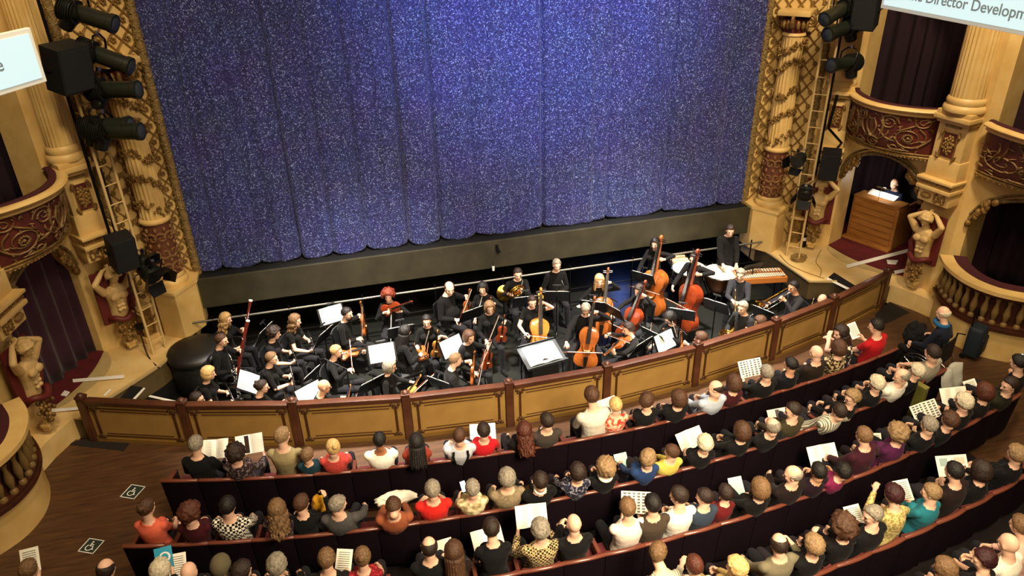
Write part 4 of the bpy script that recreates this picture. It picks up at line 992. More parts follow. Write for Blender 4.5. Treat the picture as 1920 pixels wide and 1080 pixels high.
def programme(C, M, ref, kind='white', w=.19, h=.27):
    nm, lab, cat = {'leaflet': ('leaflet', 'white single leaflet held by '+ref, 'leaflet'), 'phone': ('phone', 'lit phone held by '+ref, 'phone'), 'magazine': ('magazine', 'open colour magazine held by '+ref, 'magazine'), 'blue': ('booklet', 'pale blue green booklet held by '+ref, 'booklet'),
                    'teal': ('booklet', 'teal booklet with white ring held by '+ref, 'booklet'), 'cover': ('programme', 'programme with portrait cover held by '+ref, 'programme')}.get(kind, ('programme', 'open white programme held by '+ref, 'programme'))
    t = thing(nm, lab, cat, M=M)
    if kind == 'phone':
        b = MB(); b.box((0, 0, 0), (.075, .15, .009), bev=.004); b.build('case', METAL, t); b = MB(); b.box((0, 0, .006), (.067, .138, .003)); b.build('screen', mat('phone_glow', '#C8E4FF', .3, emit=('#BBDDFF', 2.0)), t); return t
    if kind in ('leaflet', 'blue', 'teal'):
        b = MB(); b.slab([[Vector((x, y, .012*math.cos(x*9))) for x in np.linspace(-w/2, w/2, 5)] for y in (-h/2, h/2)], (0, 0, .003))
        b.build('sheet', PAPER if kind == 'leaflet' else mat('booklet_'+kind, {'blue': '#A9CFC4', 'teal': '#2E93B4'}[kind], .5), t, smooth=30)
        if kind == 'teal':
            b = MB(); b.tube([(.01+.05*math.cos(a), .02+.05*math.sin(a), .012) for a in np.linspace(0, 2*PI, 18, endpoint=False)], .013, 6, closed=True, flat=.4); b.build('ring_mark', WHITE, t)
        if kind == 'leaflet':
            b = MB(); [b.box((0, y, .017), (w*.7, .006, .001)) for y in np.linspace(-h*.36, h*.36, 9)]; b.build('print', INK, t)
        return t
    for s in (-1, 1):
        b = MB(); b.slab([[Vector((s*x, y, .05*(x/w)+.02*math.sin(PI*x/w))) for x in np.linspace(0, w, 6)] for y in (-h/2, h/2)], (0, 0, .004)); b.build('page', PAPER, t, smooth=30)
    zz = lambda x: .05*(abs(x)/w)+.02*math.sin(PI*abs(x)/w)+.006
    if kind == 'text' or kind == 'white':
        n = 7 if kind == 'text' else 11
        for s in (-1, 1):
            b = MB()
            for k in range(n):
                y = h*.4-h*.8*k/(n-1)
                if kind == 'text':
                    for q in range(3): b.box((s*(.035+.055*q), y, zz(.035+.055*q)+.002), (.038, .020, .002))
                else: b.box((s*w*.5, y, zz(w*.5)+.002), (w*.55, .005, .002))
            b.build('print', INK if kind == 'text' else mat('fine_print', '#B9B4A8', .7), t)
    if kind == 'magazine':
        for k, (x, y, dx, dy, c) in enumerate(((-.1, .05, .1, .1, '#8FA3A0'), (-.05, -.07, .07, .08, '#B0603A'), (.1, .06, .12, .09, '#C9B9A4'), (.12, -.06, .08, .1, '#7D4B38'))):
            b = MB(); b.box((x, y, zz(x)+.003), (dx, dy, .002)); b.build('picture', mat('picture_%d' % k, c, .5), t)
    if kind == 'cover':
        b = MB(); b.box((-w*.5, 0, zz(w*.5)-.012), (w*.9, h*.9, .003)); b.cur = 1; b.ball((-w*.5, .03, zz(w*.5)-.016), (.03, .04, .006), 10, 6); b.ball((-w*.5, -.06, zz(w*.5)-.016), (.05, .05, .005), 10, 6)
        b.build('portrait', [mat('cover_dark', '#2A1712', .5), mat('cover_face', '#C08A64', .5)], t)
    return t
AUD = []
def A(row, px, py, sex, hair, top, label, ref, skin=0, yaw=0, prog=None, hands=None, size=1.0, sleeve='long', x=None, lean=None, extra=(), pitch=.25, belly=0, roll=0, dy=0, z=None):
    AUD.append(dict(locals()))
exec(AUDIENCE_TABLE)
def place_aud(e):
    i = e['row']; fl0 = floor_z(rowY(i, 0))
    q = atz(e['px'], e['py'], fl0+1.2); x = e['x'] if e['x'] is not None else q.x
    y = rowY(i, x)+.20+e['dy']; fl = floor_z(y) if i == 0 else floor_z(rowY(i, 0)+.2)
    th = math.atan(rowslope(i, x))
    s = 1.06*e['size']*(1.0 if e['sex'] == 'm' else .96)
    H = seat_head(e['px'], e['py'], (x, y), fl, .5, .72*s)
    fw = Vector((-math.sin(th), math.cos(th), 0)); rt = Vector((math.cos(th), math.sin(th), 0)); hip = Vector((x, y, fl+.5)); hands = {}; el = {}
    def planept(px, py, d):
        dr = ray(px, py); t_ = (d-(CAM-hip).dot(fw))/dr.dot(fw); return CAM+dr*t_
    for nm, hv in (e['hands'] or {}).items():
        p = planept(*hv); hands[nm] = (p.x, p.y, p.z, 0)
    pr = e['prog']; pm = None
    if pr:
        ppx, ppy, kind = pr[:3]; d = pr[3] if len(pr) > 3 else .40
        C = planept(ppx, ppy, d); n = (H-C).normalized()
        single = kind in ('leaflet', 'blue', 'teal', 'phone'); w = .08 if single else .17
        up = Vector((0, 0, 1)) if kind != 'phone' else Vector((0, 0, 1))
        pm = basis(C, n*.75+Vector((0, 0, .35))-fw*.35, y=up+fw*.5+rt*random.uniform(-.2, .2)); R = pm.to_3x3()
        for nm, sg in (('R', 1), ('L', -1)):
            if nm in hands: continue
            p = C+R @ Vector((sg*w, -.11 if kind != 'phone' else -.04, -.015))
            # wrist sits behind the hand that pinches the page edge
            p = p-fw*.09-Vector((0, 0, .05))+rt*sg*.02; hands[nm] = {'t': (p.x, p.y, p.z, 0), 'f': tuple(Matrix.Rotation(-th, 3, 'Z') @ (C+R @ Vector((sg*w*.9, -.05, 0))-p)), 'p': (-sg*.8, .2, .2), 'curl': .5}
            if single and sg < 0 and kind != 'phone': hands.pop(nm)
    hr = (e['hair'][0], e['hair'][1], (int(e['px']*7+e['py']) % 3)+1)
    o, info = make_person((x, y, fl), th, e['label'], head=H, size=s, sex=e['sex'], skin=e['skin'], hair=hr, top=F_(e['top']), bottom='#1B1A20' if e['sex'] == 'm' else '#201A20', sleeve=e['sleeve'], hands=hands, hyaw=R_(e['yaw']), hpitch=e['pitch'], hroll=R_(e['roll']),
                          extra=e['extra'], eyes=abs(e['yaw']) > 50, vox=.0145, belly=e['belly'])
    if pr: programme(C, pm, e['ref'], kind)
    bs, up_, fw_, sd_, Lt = info['base'], info['up'], info['fwd'], info['side'], info['Lt']
    if 'braces' in e['label']:
        for q in (-1, 1):
            b = MB(); pts = []
            for u in np.linspace(.12, 1.02, 12):
                lat = .015+.085*min(1, max(0, (u-.12)/.75)); dep = np.interp(u, [0, .14, .34, .55, .72, .81, .88, .94, 1.04], [.125, .12, .112, .115, .115, .103, .085, .068, .05])
                if u > .86: lat = .09
                pts.append(info['P']+up_*(u*Lt)-fw_*(dep+.035)*s+sd_*(q*lat*s)-up_*(.0 if u < .9 else (u-.9)*.25))
            b.tube(pts, .016, 6, flat=.4, up=fw_); b.build('brace', mat('brace_black', '#0C0B0C', .6), o, smooth=60)
    if 'collar' in e['label'] or 'scarf' in e['label']:
        w = .075 if 'scarf' in e['label'] else .062; b = MB()
        b.tube([bs+up_*.012+sd_*(w*s*math.cos(a))+fw_*(w*s*math.sin(a)) for a in np.linspace(0, 2*PI, 20, endpoint=False)], .026 if 'scarf' in e['label'] else .016, 7, closed=True); b.build('collar' if 'collar' in e['label'] else 'scarf', cloth('#E4DED0'), o, smooth=60)
    # the seat nearest to the hips
    sl = SLOTS.get(i)
    if sl:
        k = min(range(len(sl)), key=lambda k: abs(sl[k][0]-x)+(9 if sl[k][1] else 0))
        if abs(sl[k][0]-x) < .6: sl[k][1] = e['ref']
for e in AUD: place_aud(e)
for i in SLOTS:
    for k, (x, ref) in enumerate(SLOTS[i]):
        y = rowY(i, x); th = math.atan(rowslope(i, x)); fl = floor_z(y) if i == 0 else floor_z(rowY(i, 0)+.2)
        lab = 'dark theatre seat with reddish rim, %s row, under %s' % (ORD[i], ref) if ref else ('empty red theatre seat at the left end of the %s row' % ORD[i] if k == 0 else 'dark theatre seat without an occupant in the %s row' % ORD[i])
        M = Matrix.Translation((x, y, fl)) @ Matrix.Rotation(th, 4, 'Z')
        if not SEAT_USED[0]: SEAT0.matrix_world = M; SEAT0['label'] = lab; SEAT0['group'] = 'theatre seats of the '+ORD[i]+' row'; SEAT_USED[0] = True; s = SEAT0
        else: s = dup(SEAT0, M, lab, 'theatre seats of the '+ORD[i]+' row')
PIT_TABLE = r'''
P_(424,598,'f',('wavy','blond'),'person with wavy blond hair in black playing bassoon, rear left of pit','rear blond bassoon player','bassoon',sleeve='half',stand=(496,626),off=5)
P_(416,638,'m',('short','brown'),'person with short brown hair in black playing bassoon, left of pit','short haired bassoon player','bassoon',off=0,stand=None)
P_(392,700,'f',('bob','straw'),'person with straw blond bob in short sleeved black, hands folded, left of pit','straw blond player at the left','clarinet:rest',sleeve='short',stand=(467,716))
P_(370,748,'m',('short','dark'),'person with glasses half hidden by the second pit barrier panel','player with glasses behind the barrier','clarinet:rest',extra=('glasses',))
P_(515,625,'f',('curly','dark'),'person with short dark curls in black playing clarinet','dark curled clarinet player','clarinet:rest',sleeve='short',off=8,top='#151316')
P_(554,601,'f',('longcurly','light'),'person with long light curls in black holding an oboe, rear left','light curled oboe player','oboe:rest',sleeve='short',stand=(608,631))
P_(510,672,'f',('short','light'),'person with cropped light brown hair in black, back turned, holding a flute','cropped haired flute player','flute:rest',off=-5,sleeve='half',stand=(582,709))
P_(492,725,'f',('updo','dark'),'person with dark pinned hair in scoop necked black behind the barrier','dark haired flute player by the barrier','flute:rest',sleeve='half')
P_(608,725,'m',('bald',''),'bald person in black seated just behind the third barrier panel','bald player behind the barrier','viola:lap',skin=1,extra=('glasses',),stand=(581,740))
P_(651,588,'m',('short','black'),'bearded person with black hair in black holding a viola upright','bearded viola player','viola:side',extra=('beard',),stand=(622,590))
P_(631,659,'f',('short','blond'),'person with short blond hair in black playing the violin','short blond violin player','violin:play',stand=(696,723))
P_(728,555,'f',('afro','red'),'person with big red curls in black holding a viola across the body','red curled viola player','viola:arm',face=170,stand=(752,622),col='red')
P_(843,541,'m',('balding','brown'),'large balding person in black turned to the right, bow in hand','large balding violin player','violin:rest',face=-140,belly=1,size=1.12,yaw=-35,stand=(884,590))
P_(800,602,'f',('short','black'),'person with black hair in low necked black, violin upright on the lap','black haired violin player facing front','violin:rest',face=170,sleeve='half',col='honey')
P_(760,622,'f',('long','black'),'person with long black hair in black seen from the side, violin on lap','long black haired violin player','violin:lap',face=-75,off=0)
P_(905,541,'f',('bob','black'),'person with black bob in black at the back of the violins','black bobbed violin player','violin:rest',face=160)
P_(918,577,'f',('bob','light'),'person with light brown bob and glasses resting violin on the knee','light bobbed violin player with glasses','violin:rest',face=180,extra=('glasses',),col='red')
P_(880,632,'f',('bob','brown'),'person with brown bob in black, violin upright on the knee','brown bobbed violin player','violin:rest',face=-150,col='red',stand=(847,650))
P_(855,675,'m',('short','light'),'person with light brown hair in black, back turned, violin on knee','back turned violin player','violin:rest',face=-95,stand=(826,722))
P_(732,687,'f',('bob','grey'),'person with grey hair and glasses in black, violin across the lap','grey haired violin player with glasses','violin:lap',face=-110,extra=('glasses',),col='honey',stand=(716,662))
P_(971,514,'m',('short','dark'),'person with dark hair in black playing a french horn at the back','rear french horn player','horn:play',face=175,stand=(985,566))
P_(1044,497,'m',('short','grey'),'person with grey hair in black on a stool by the stage front','grey haired horn player','horn:rest',face=178,stand=(1044,556),z=1.27)
P_(998,566,'f',('short','dark'),'person with short dark hair in black holding a pale cello','dark haired player of the pale cello','cello:rest',face=178,col='honey',sleeve='short')
P_(1098,580,'m',('short','grey'),'person with grey curls bending over a cello beside the conductor desk','grey curled cello player','cello:play',face=160,pitch=.75)
P_(1124,526,'f',('long','straw'),'person with long pale blond hair in black, arm held out, with cello','pale blond cello player','cello:open',face=165,stand=(1112,575))
P_(1198,545,'f',('bob','dark'),'person with dark bob in black leaning over a cello at right','dark bobbed cello player','cello:play',face=120,col='red',stand=(1150,585))
P_(1177,617,'f',('full','dark'),'person with dark hair in black playing viola near the barrier','dark haired viola player','viola:play',face=95,stand=(1203,650))
P_(1228,457,'f',('long','black'),'standing person with long black hair in black playing a double bass','black haired double bass player','double_bass',pose='stand',face=140,size=.98,stand=(1206,522))
P_(1301,485,'m',('short','dark'),'standing person with beard and glasses playing a reddish double bass','bearded double bass player','double_bass',pose='stand',face=125,size=.96,col='red',extra=('beard','glasses'),stand=(1278,590))
P_(1369,432,'m',('short','dark'),'tall standing person in buttoned black shirt behind the timpani','standing percussionist','perc',pose='stand',face=165,size=1.02,pitch=.4)
P_(1388,515,'m',('short','grey'),'person with grey hair in dark jacket holding a brass trumpet','grey haired trumpet player','trumpet',face=140,stand=(1342,575),top='#2A2A30')
P_(1392,577,'m',('short','grey'),'person in black with a brass horn on the lap near the barrier','horn player near the barrier','horn:rest',face=115,top='#232325')
P_(1487,538,'m',('short','black'),'person with black hair in dark shirt playing a trombone at right','trombone player','trombone',face=100,skin=1,stand=(1432,590),top='#262428')
P_(1541,563,'m',('bald',''),'bald person behind the last barrier panels at the right','bald player at the far right','trumpet',face=110)
P_(1313,634,'f',('long','brown'),'person with long brown hair just above the seventh barrier panel','brown haired player behind the barrier','violin:rest',face=60,stand=(1246,640))
P_(1424,604,'f',('bob','brown'),'person with brown hair low behind the eighth barrier panel','low seated player behind the eighth panel','clarinet:rest',face=80)
P_(1255,596,'f',('bob','black'),'person with black hair bent over a violin in the dark at right','black haired violin player at the right','violin:rest',face=110,pitch=.6,stand=(1225,632))
'''
# ---------------------------------------------------------------- orchestra pit
PF = -.40
RAILM = mat('rail_grey', '#77746C', .4, .6)
t = thing('pit_rail', 'grey pipe rail running along the back of the orchestra pit', 'rail', (0, 13.3, PF))
b = MB(); b.tube([(-6.3, 0, .98), (6.0, 0, .98)], .022, 8); b.build('top_pipe', RAILM, t, smooth=60)
for x in (-5.6, -4.2, -2.8, -1.35, .05, 1.5, 2.9, 4.3, 5.7):
    b = MB(); b.tube([(x, 0, .0), (x, 0, 1.06)], .016, 6); b.box((x, 0, .01), (.1, .1, .02)); b.build('post', METAL, t, smooth=60)
b = MB(); b.tube([(-6.3, 0, .5), (6.0, 0, .5)], .014, 6); b.build('lower_pipe', METAL, t, smooth=60)
# --- instruments (local z along the neck, +y the front)
VARN = mat('varnish_amber', '#94501F', .25, coat=.5, var=('#6E3613', 6, .3, .7)); VARN2 = mat('varnish_red', '#7E3418', .25, coat=.5, var=('#5E1E0C', 5, .3, .7)); VARN3 = mat('varnish_honey', '#B87E38', .25, coat=.5, var=('#9A5718', 5, .3, .7))
EBONY = mat('ebony', '#100E0D', .3); HORSE = mat('bow_hair', '#E8E4DA', .5); BRASS = mat('brass', '#D9A441', .2, 1); SILVER = mat('silver', '#DADBDD', .18, 1); ROSEW = mat('bassoon_maple', '#6A2216', .25, coat=.5)
OUTL = [(0, .02), (.015, .25), (.05, .40), (.12, .485), (.2, .5), (.28, .47), (.35, .40), (.41, .325), (.5, .29), (.58, .30), (.64, .345), (.7, .385), (.78, .405), (.86, .385), (.93, .31), (.97, .2), (.99, .1), (1, .03)]
STR_CACHE = {}
def string_inst(kind, label, M, m=None):
    Lb, W, D = {'violin': (.36, .21, .045), 'viola': (.41, .245, .05), 'cello': (.76, .45, .13), 'double_bass': (.98, .60, .19)}[kind]
    m = m or VARN; nk = Lb*.62; ny = D*.45; key = (kind, m.name)
    if key in STR_CACHE: return dup(STR_CACHE[key], M, label)
    t = thing(kind, label, kind.replace('_', ' '), M=M); STR_CACHE[key] = t
    b = MB(); rows = []
    for v, w in OUTL:
        hw = w*W; ar = math.sin(PI*v)**.5 if 0 < v < 1 else 0; n = 7; r = []
        for k in range(n): u = -1+2*k/(n-1); r.append(Vector((hw*u, D/2+D*.28*ar*(1-u*u), v*Lb)))
        for k in range(n): u = 1-2*k/(n-1); r.append(Vector((hw*u, -D/2-D*.2*ar*(1-u*u), v*Lb)))
        rows.append(r+[r[0]])
    b.grid(rows); b.build('body', m, t, smooth=40)
    z0 = Lb; b = MB(); b.tube([(0, ny*.6, z0-.04*Lb), (0, ny, z0+.03*Lb), (0, ny, z0+nk)], [W*.1, W*.075, W*.055], 8); b.build('neck', m, t, smooth=60)
    b = MB(); b.slab([[Vector((u*W*(.085-.03*v), ny+W*.05+(1-v)*D*.5, Lb*.62+v*(nk+Lb*.36))) for u in (-1, 0, 1)] for v in (0, .5, 1)], (0, W*.03, 0)); b.build('fingerboard', EBONY, t)
    b = MB(); sp = [(0, ny+.02*Lb+.05*Lb*(1-k)*math.cos(k*9+1.5)*.6, z0+nk+.03*Lb+.055*Lb*(1-k)*math.sin(k*9-1.5)+.06*Lb) for k in np.linspace(0, .9, 16)]
    b.tube([(0, ny, z0+nk-.02*Lb), (0, ny-.02*Lb, z0+nk+.07*Lb)]+sp, W*.055, 8); b.build('scroll', m, t, smooth=60)
    b = MB()
    for k in range(4): s = (-1)**k; b.tube([(0, ny, z0+nk+.01*Lb+.02*Lb*k), (s*W*.2, ny, z0+nk+.012*Lb+.02*Lb*k)], W*.02, 6)
    b.build('pegs', EBONY, t, smooth=60)
    b = MB(); b.slab([[Vector((u*W*.13, D*.7, Lb*.43+.0)), Vector((u*W*.11, D*1.25, Lb*.43))] for u in (-1, -.3, .3, 1)], (0, 0, Lb*.01)); b.build('bridge', mat('bridge_maple', '#D9B27A', .5), t)
    b = MB(); b.slab([[Vector((u*W*(.05+.04*v), D*.72+D*.2*v, Lb*.03+v*Lb*.25)) for u in (-1, 0, 1)] for v in (0, 1)], (0, D*.1, 0)); b.build('tailpiece', EBONY, t)
    b = MB()
    for k in range(4): u = (k-1.5)/1.5; b.tube([(u*W*.05, D*1.0, Lb*.28), (u*W*.06, D*1.27, Lb*.435), (u*W*.035, ny+W*.1, z0+nk)], .0012 if Lb < .5 else .0025, 4)
    b.build('strings', SILVER, t)
    b = MB()
    for s in (-1, 1): b.tube([(s*W*(.17+.05*math.sin(a*2.2)), D*.5+D*.24, Lb*(.34+.2*(a+1)/2)) for a in np.linspace(-1, 1, 9)], W*.014, 5)
    b.build('sound_holes', EBONY, t)
    if kind in ('cello', 'double_bass'):
        b = MB(); b.tube([(0, 0, .01), (0, 0, -(.26 if kind == 'cello' else .16))], .006, 6); b.build('endpin', SILVER, t)
    else:
        b = MB(); b.ball((-W*.25, D*.9, Lb*.06), (W*.16, D*.25, W*.12), 8, 6); b.build('chin_rest', EBONY, t, smooth=60)
    return t
BOW = [None]
def bow(label, A_, d, hair):
    """A_ frog point, d direction to the tip, hair: side the hair is on"""
    M = basis(A_, d, y=Vector(hair))
    if BOW[0]: return dup(BOW[0], M, label)
    t = thing('bow', label, 'bow', M=M); BOW[0] = t
    b = MB(); b.tube([(0, -.012-.01*math.sin(PI*k), -.03+.74*k) for k in np.linspace(0, 1, 9)], [.0055-.002*k for k in np.linspace(0, 1, 9)], 6); b.build('stick', mat('pernambuco', '#6B2E17', .3), t, smooth=60)
    b = MB(); b.box((0, .006, .35), (.011, .003, .68)); b.build('hair', HORSE, t)
    b = MB(); b.box((0, -.002, .03), (.012, .02, .05), bev=.004); b.build('frog', EBONY, t); return t
def bassoon(label, B, d, front):
    t = thing('bassoon', label, 'bassoon', M=basis(B, d, y=Vector(front)))
    b = MB(); b.tube([(0, 0, 0), (0, 0, .42)], [.034, .036], 12, flat=.7); b.build('boot_joint', ROSEW, t, smooth=60)
    b = MB(); b.tube([(.014, 0, .42), (.014, 0, .95), (.014, 0, 1.22)], [.021, .02, .022], 10); b.lathe([(.022, 1.22), (.03, 1.27), (.028, 1.3), (.033, 1.33)], (.014, 0, 0), 12); b.build('long_joint', ROSEW, t, smooth=60)
    b = MB(); b.tube([(-.018, 0, .42), (-.018, 0, .86)], .016, 10); b.build('wing_joint', ROSEW, t, smooth=60)
    b = MB(); b.lathe([(.034, 1.33), (.034, 1.345)], (.014, 0, 0), 12); b.build('bell_ring', mat('ivory', '#EDE6D2', .4), t)
    b = MB(); b.tube([(-.018, 0, .86), (-.03, -.02, .93), (-.07, -.08, .96), (-.1, -.17, .93), (-.11, -.24, .90)], [.006, .005, .004, .004, .003], 6); b.build('crook', SILVER, t, smooth=60)
    b = MB(); rr = random.Random(4)
    for k in range(22): z = .05+k*.045; b.ball(((-.018 if k % 2 and z < .85 else .014), .026, z), (.012, .006, .012), 6, 4)
    b.tube([(.03, .012, .1), (.032, .012, 1.1)], .004, 5); b.build('keys', SILVER, t); return t
def reed_pipe(kind, label, A_, B, col=None):
    """clarinet / oboe / flute from the mouth A_ to the bell B"""
    A_, B = Vector(A_), Vector(B); d = (B-A_); L = d.length; t = thing(kind, label, kind, M=basis(A_, d, y=Vector((0, 0, 1)) if abs(d.normalized().z) < .9 else Vector((1, 0, 0))))
    m = SILVER if kind == 'flute' else EBONY; r = .012
    b = MB(); b.tube([(0, 0, .05), (0, 0, L*.93)], [r, r*1.15], 10); b.build('tube', m, t, smooth=60)
    b = MB(); b.lathe([(r*1.15, L*.9), (r*1.4, L*.94), (r*2.6 if kind == 'clarinet' else r*1.5, L)], seg=14); b.build('bell' if kind != 'flute' else 'foot_joint', m, t, smooth=60)
    b = MB(); b.tube([(0, 0, -.02), (0, 0, .06)], [.005, .011], 8); b.build('mouthpiece', m, t)
    b = MB()
    for k in range(15): b.ball((.006*(-1)**k, .013, L*.2+L*.68*k/15), (.011, .006, .010), 7, 5)
    b.tube([(.012, .008, L*.18), (.012, .008, L*.86)], .004, 5); b.tube([(-.012, .008, L*.3), (-.012, .008, L*.8)], .004, 5)
    for k in range(4): b.lathe([(r*1.35, L*(.22+.2*k)), (r*1.35, L*(.24+.2*k))], seg=12)
    b.build('keys', SILVER, t, smooth=60); return t
def horn(label, M, s=1.0):
    t = thing('french_horn', label, 'horn', M=M)
    b = MB(); b.lathe([(.015*s, .0), (.02*s, .08*s), (.04*s, .15*s), (.09*s, .20*s), (.15*s, .225*s)], (.1*s, -.1*s, -.12*s), 22, Matrix.Rotation(R_(140), 3, 'X'), caps=False); b.lathe([(.148*s, .22*s), (.12*s, .205*s), (.05*s, .16*s)], (.1*s, -.1*s, -.12*s), 22, Matrix.Rotation(R_(140), 3, 'X'), caps=False)
    b.build('bell', BRASS, t, smooth=60)
    b = MB()
    for r, o in ((.15, 0), (.125, .022), (.1, -.02), (.075, .01)):
        b.tube([(r*s*math.cos(a), o*s, r*s*math.sin(a)) for a in np.linspace(0, 2*PI, 28, endpoint=False)], .0095*s, 8, closed=True)
    for k in range(4): b.tube([(-.06*s+.035*k*s, .02, -.05*s), (-.06*s+.035*k*s, .03, .05*s)], .009*s, 7)
    b.build('coiled_tubing', BRASS, t, smooth=60)
    b = MB(); b.tube([(-.1*s, 0, .1*s), (-.14*s, -.04*s, .19*s), (-.13*s, -.12*s, .26*s)], [.008, .007, .009], 8); b.build('mouth_pipe', SILVER, t, smooth=60)
    b = MB(); [b.lathe([(.02*s, 0), (.02*s, .05*s)], (-.05*s+.045*k*s, .01, -.02), 10, Matrix.Rotation(R_(-90), 3, 'X')) for k in range(3)]; b.build('valves', BRASS, t, smooth=60); return t
def trumpet(label, A_, d, up):
    t = thing('trumpet', label, 'trumpet', M=basis(A_, d, y=Vector(up)))
    b = MB(); b.tube([(0, 0, 0), (0, 0, .42), (0, -.03, .46), (0, -.075, .46), (0, -.1, .42), (0, -.1, .16), (0, -.075, .12), (0, -.03, .12), (0, 0, .16)], .0065, 8); b.build('tubing', BRASS, t, smooth=60)
    b = MB(); b.lathe([(.007, .16), (.009, .34), (.018, .42), (.035, .47), (.062, .5)], (0, 0, 0), 18, caps=False); b.build('bell', BRASS, t, smooth=60)
    for k in range(3):
        b = MB(); b.tube([(0, -.11, .2+.026*k), (0, .03, .2+.026*k)], .0115, 9); b.ball((0, .04, .2+.026*k), (.009, .006, .009), 7, 5); b.build('valve', SILVER, t, smooth=60)
    b = MB(); b.lathe([(.013, -.05), (.007, -.03), (.005, 0)], seg=10); b.build('mouthpiece', SILVER, t, smooth=60); return t
def trombone(label, A_, d, up):
    t = thing('trombone', label, 'trombone', M=basis(A_, d, y=Vector(up)))
    b = MB(); b.tube([(.05, 0, -.02), (.05, 0, .86)], .0075, 8); b.tube([(.05, -.09, .1), (.05, -.09, .86)], .0075, 8); b.tube([(.05, 0, .86), (.05, -.02, .9), (.05, -.045, .91), (.05, -.07, .9), (.05, -.09, .86)], .0085, 8); b.build('slide', SILVER, t, smooth=60)
    b = MB(); b.tube([(.05, -.09, .1), (-.02, -.09, .06), (-.06, -.09, -.1), (-.06, -.09, -.3), (-.06, -.05, -.36), (-.06, .0, -.33), (-.06, .02, -.2), (-.06, .02, .2)], [.008]*7+[.012], 8); b.build('tuning_bow', BRASS, t, smooth=60)
    b = MB(); b.lathe([(.012, .18), (.02, .36), (.04, .46), (.075, .52), (.105, .545)], (-.06, .02, 0), 20, caps=False); b.build('bell', BRASS, t, smooth=60)
    b = MB(); b.lathe([(.016, -.08), (.008, -.05), (.006, -.01)], (.05, 0, 0), 10); b.build('mouthpiece', SILVER, t, smooth=60); return t
CH = [None]
def chair(loc, th, label):
    M = Matrix.Translation(loc) @ Matrix.Rotation(th, 4, 'Z')
    if CH[0]: return dup(CH[0], M, label, 'orchestra chairs')
    t = thing('orchestra_chair', label, 'chair', M=M, group='orchestra chairs'); CH[0] = t
    b = MB(); b.box((0, .05, .42), (.42, .42, .05), bev=.02); b.build('seat', mat('chair_black', '#141415', .6), t, smooth=40)
    b = MB(); b.slab([[Vector((u*.2, -.17-.04*(1-u*u)+.0-.03*v, .55+.3*v)) for u in np.linspace(-1, 1, 7)] for v in np.linspace(0, 1, 4)], (0, -.02, 0)); b.build('backrest', mat('chair_black', '#141415'), t, smooth=40)
    for x, y in ((-.18, -.13), (.18, -.13), (-.18, .22), (.18, .22)):
        b = MB(); b.tube([(x, y, .4), (x*1.08, y*1.1, 0)], .011, 6); b.build('leg', METAL, t, smooth=60)
    
    for x in (-.17, .17): b = MB(); b.tube([(x, -.13, .4), (x, -.17, .6), (x, -.2, .84)], .01, 6); b.build('back_post', METAL, t, smooth=60)
    return t
SHEET = mat('sheet_paper', '#F2EFE8', .6)
STAND_PROTO = [None]
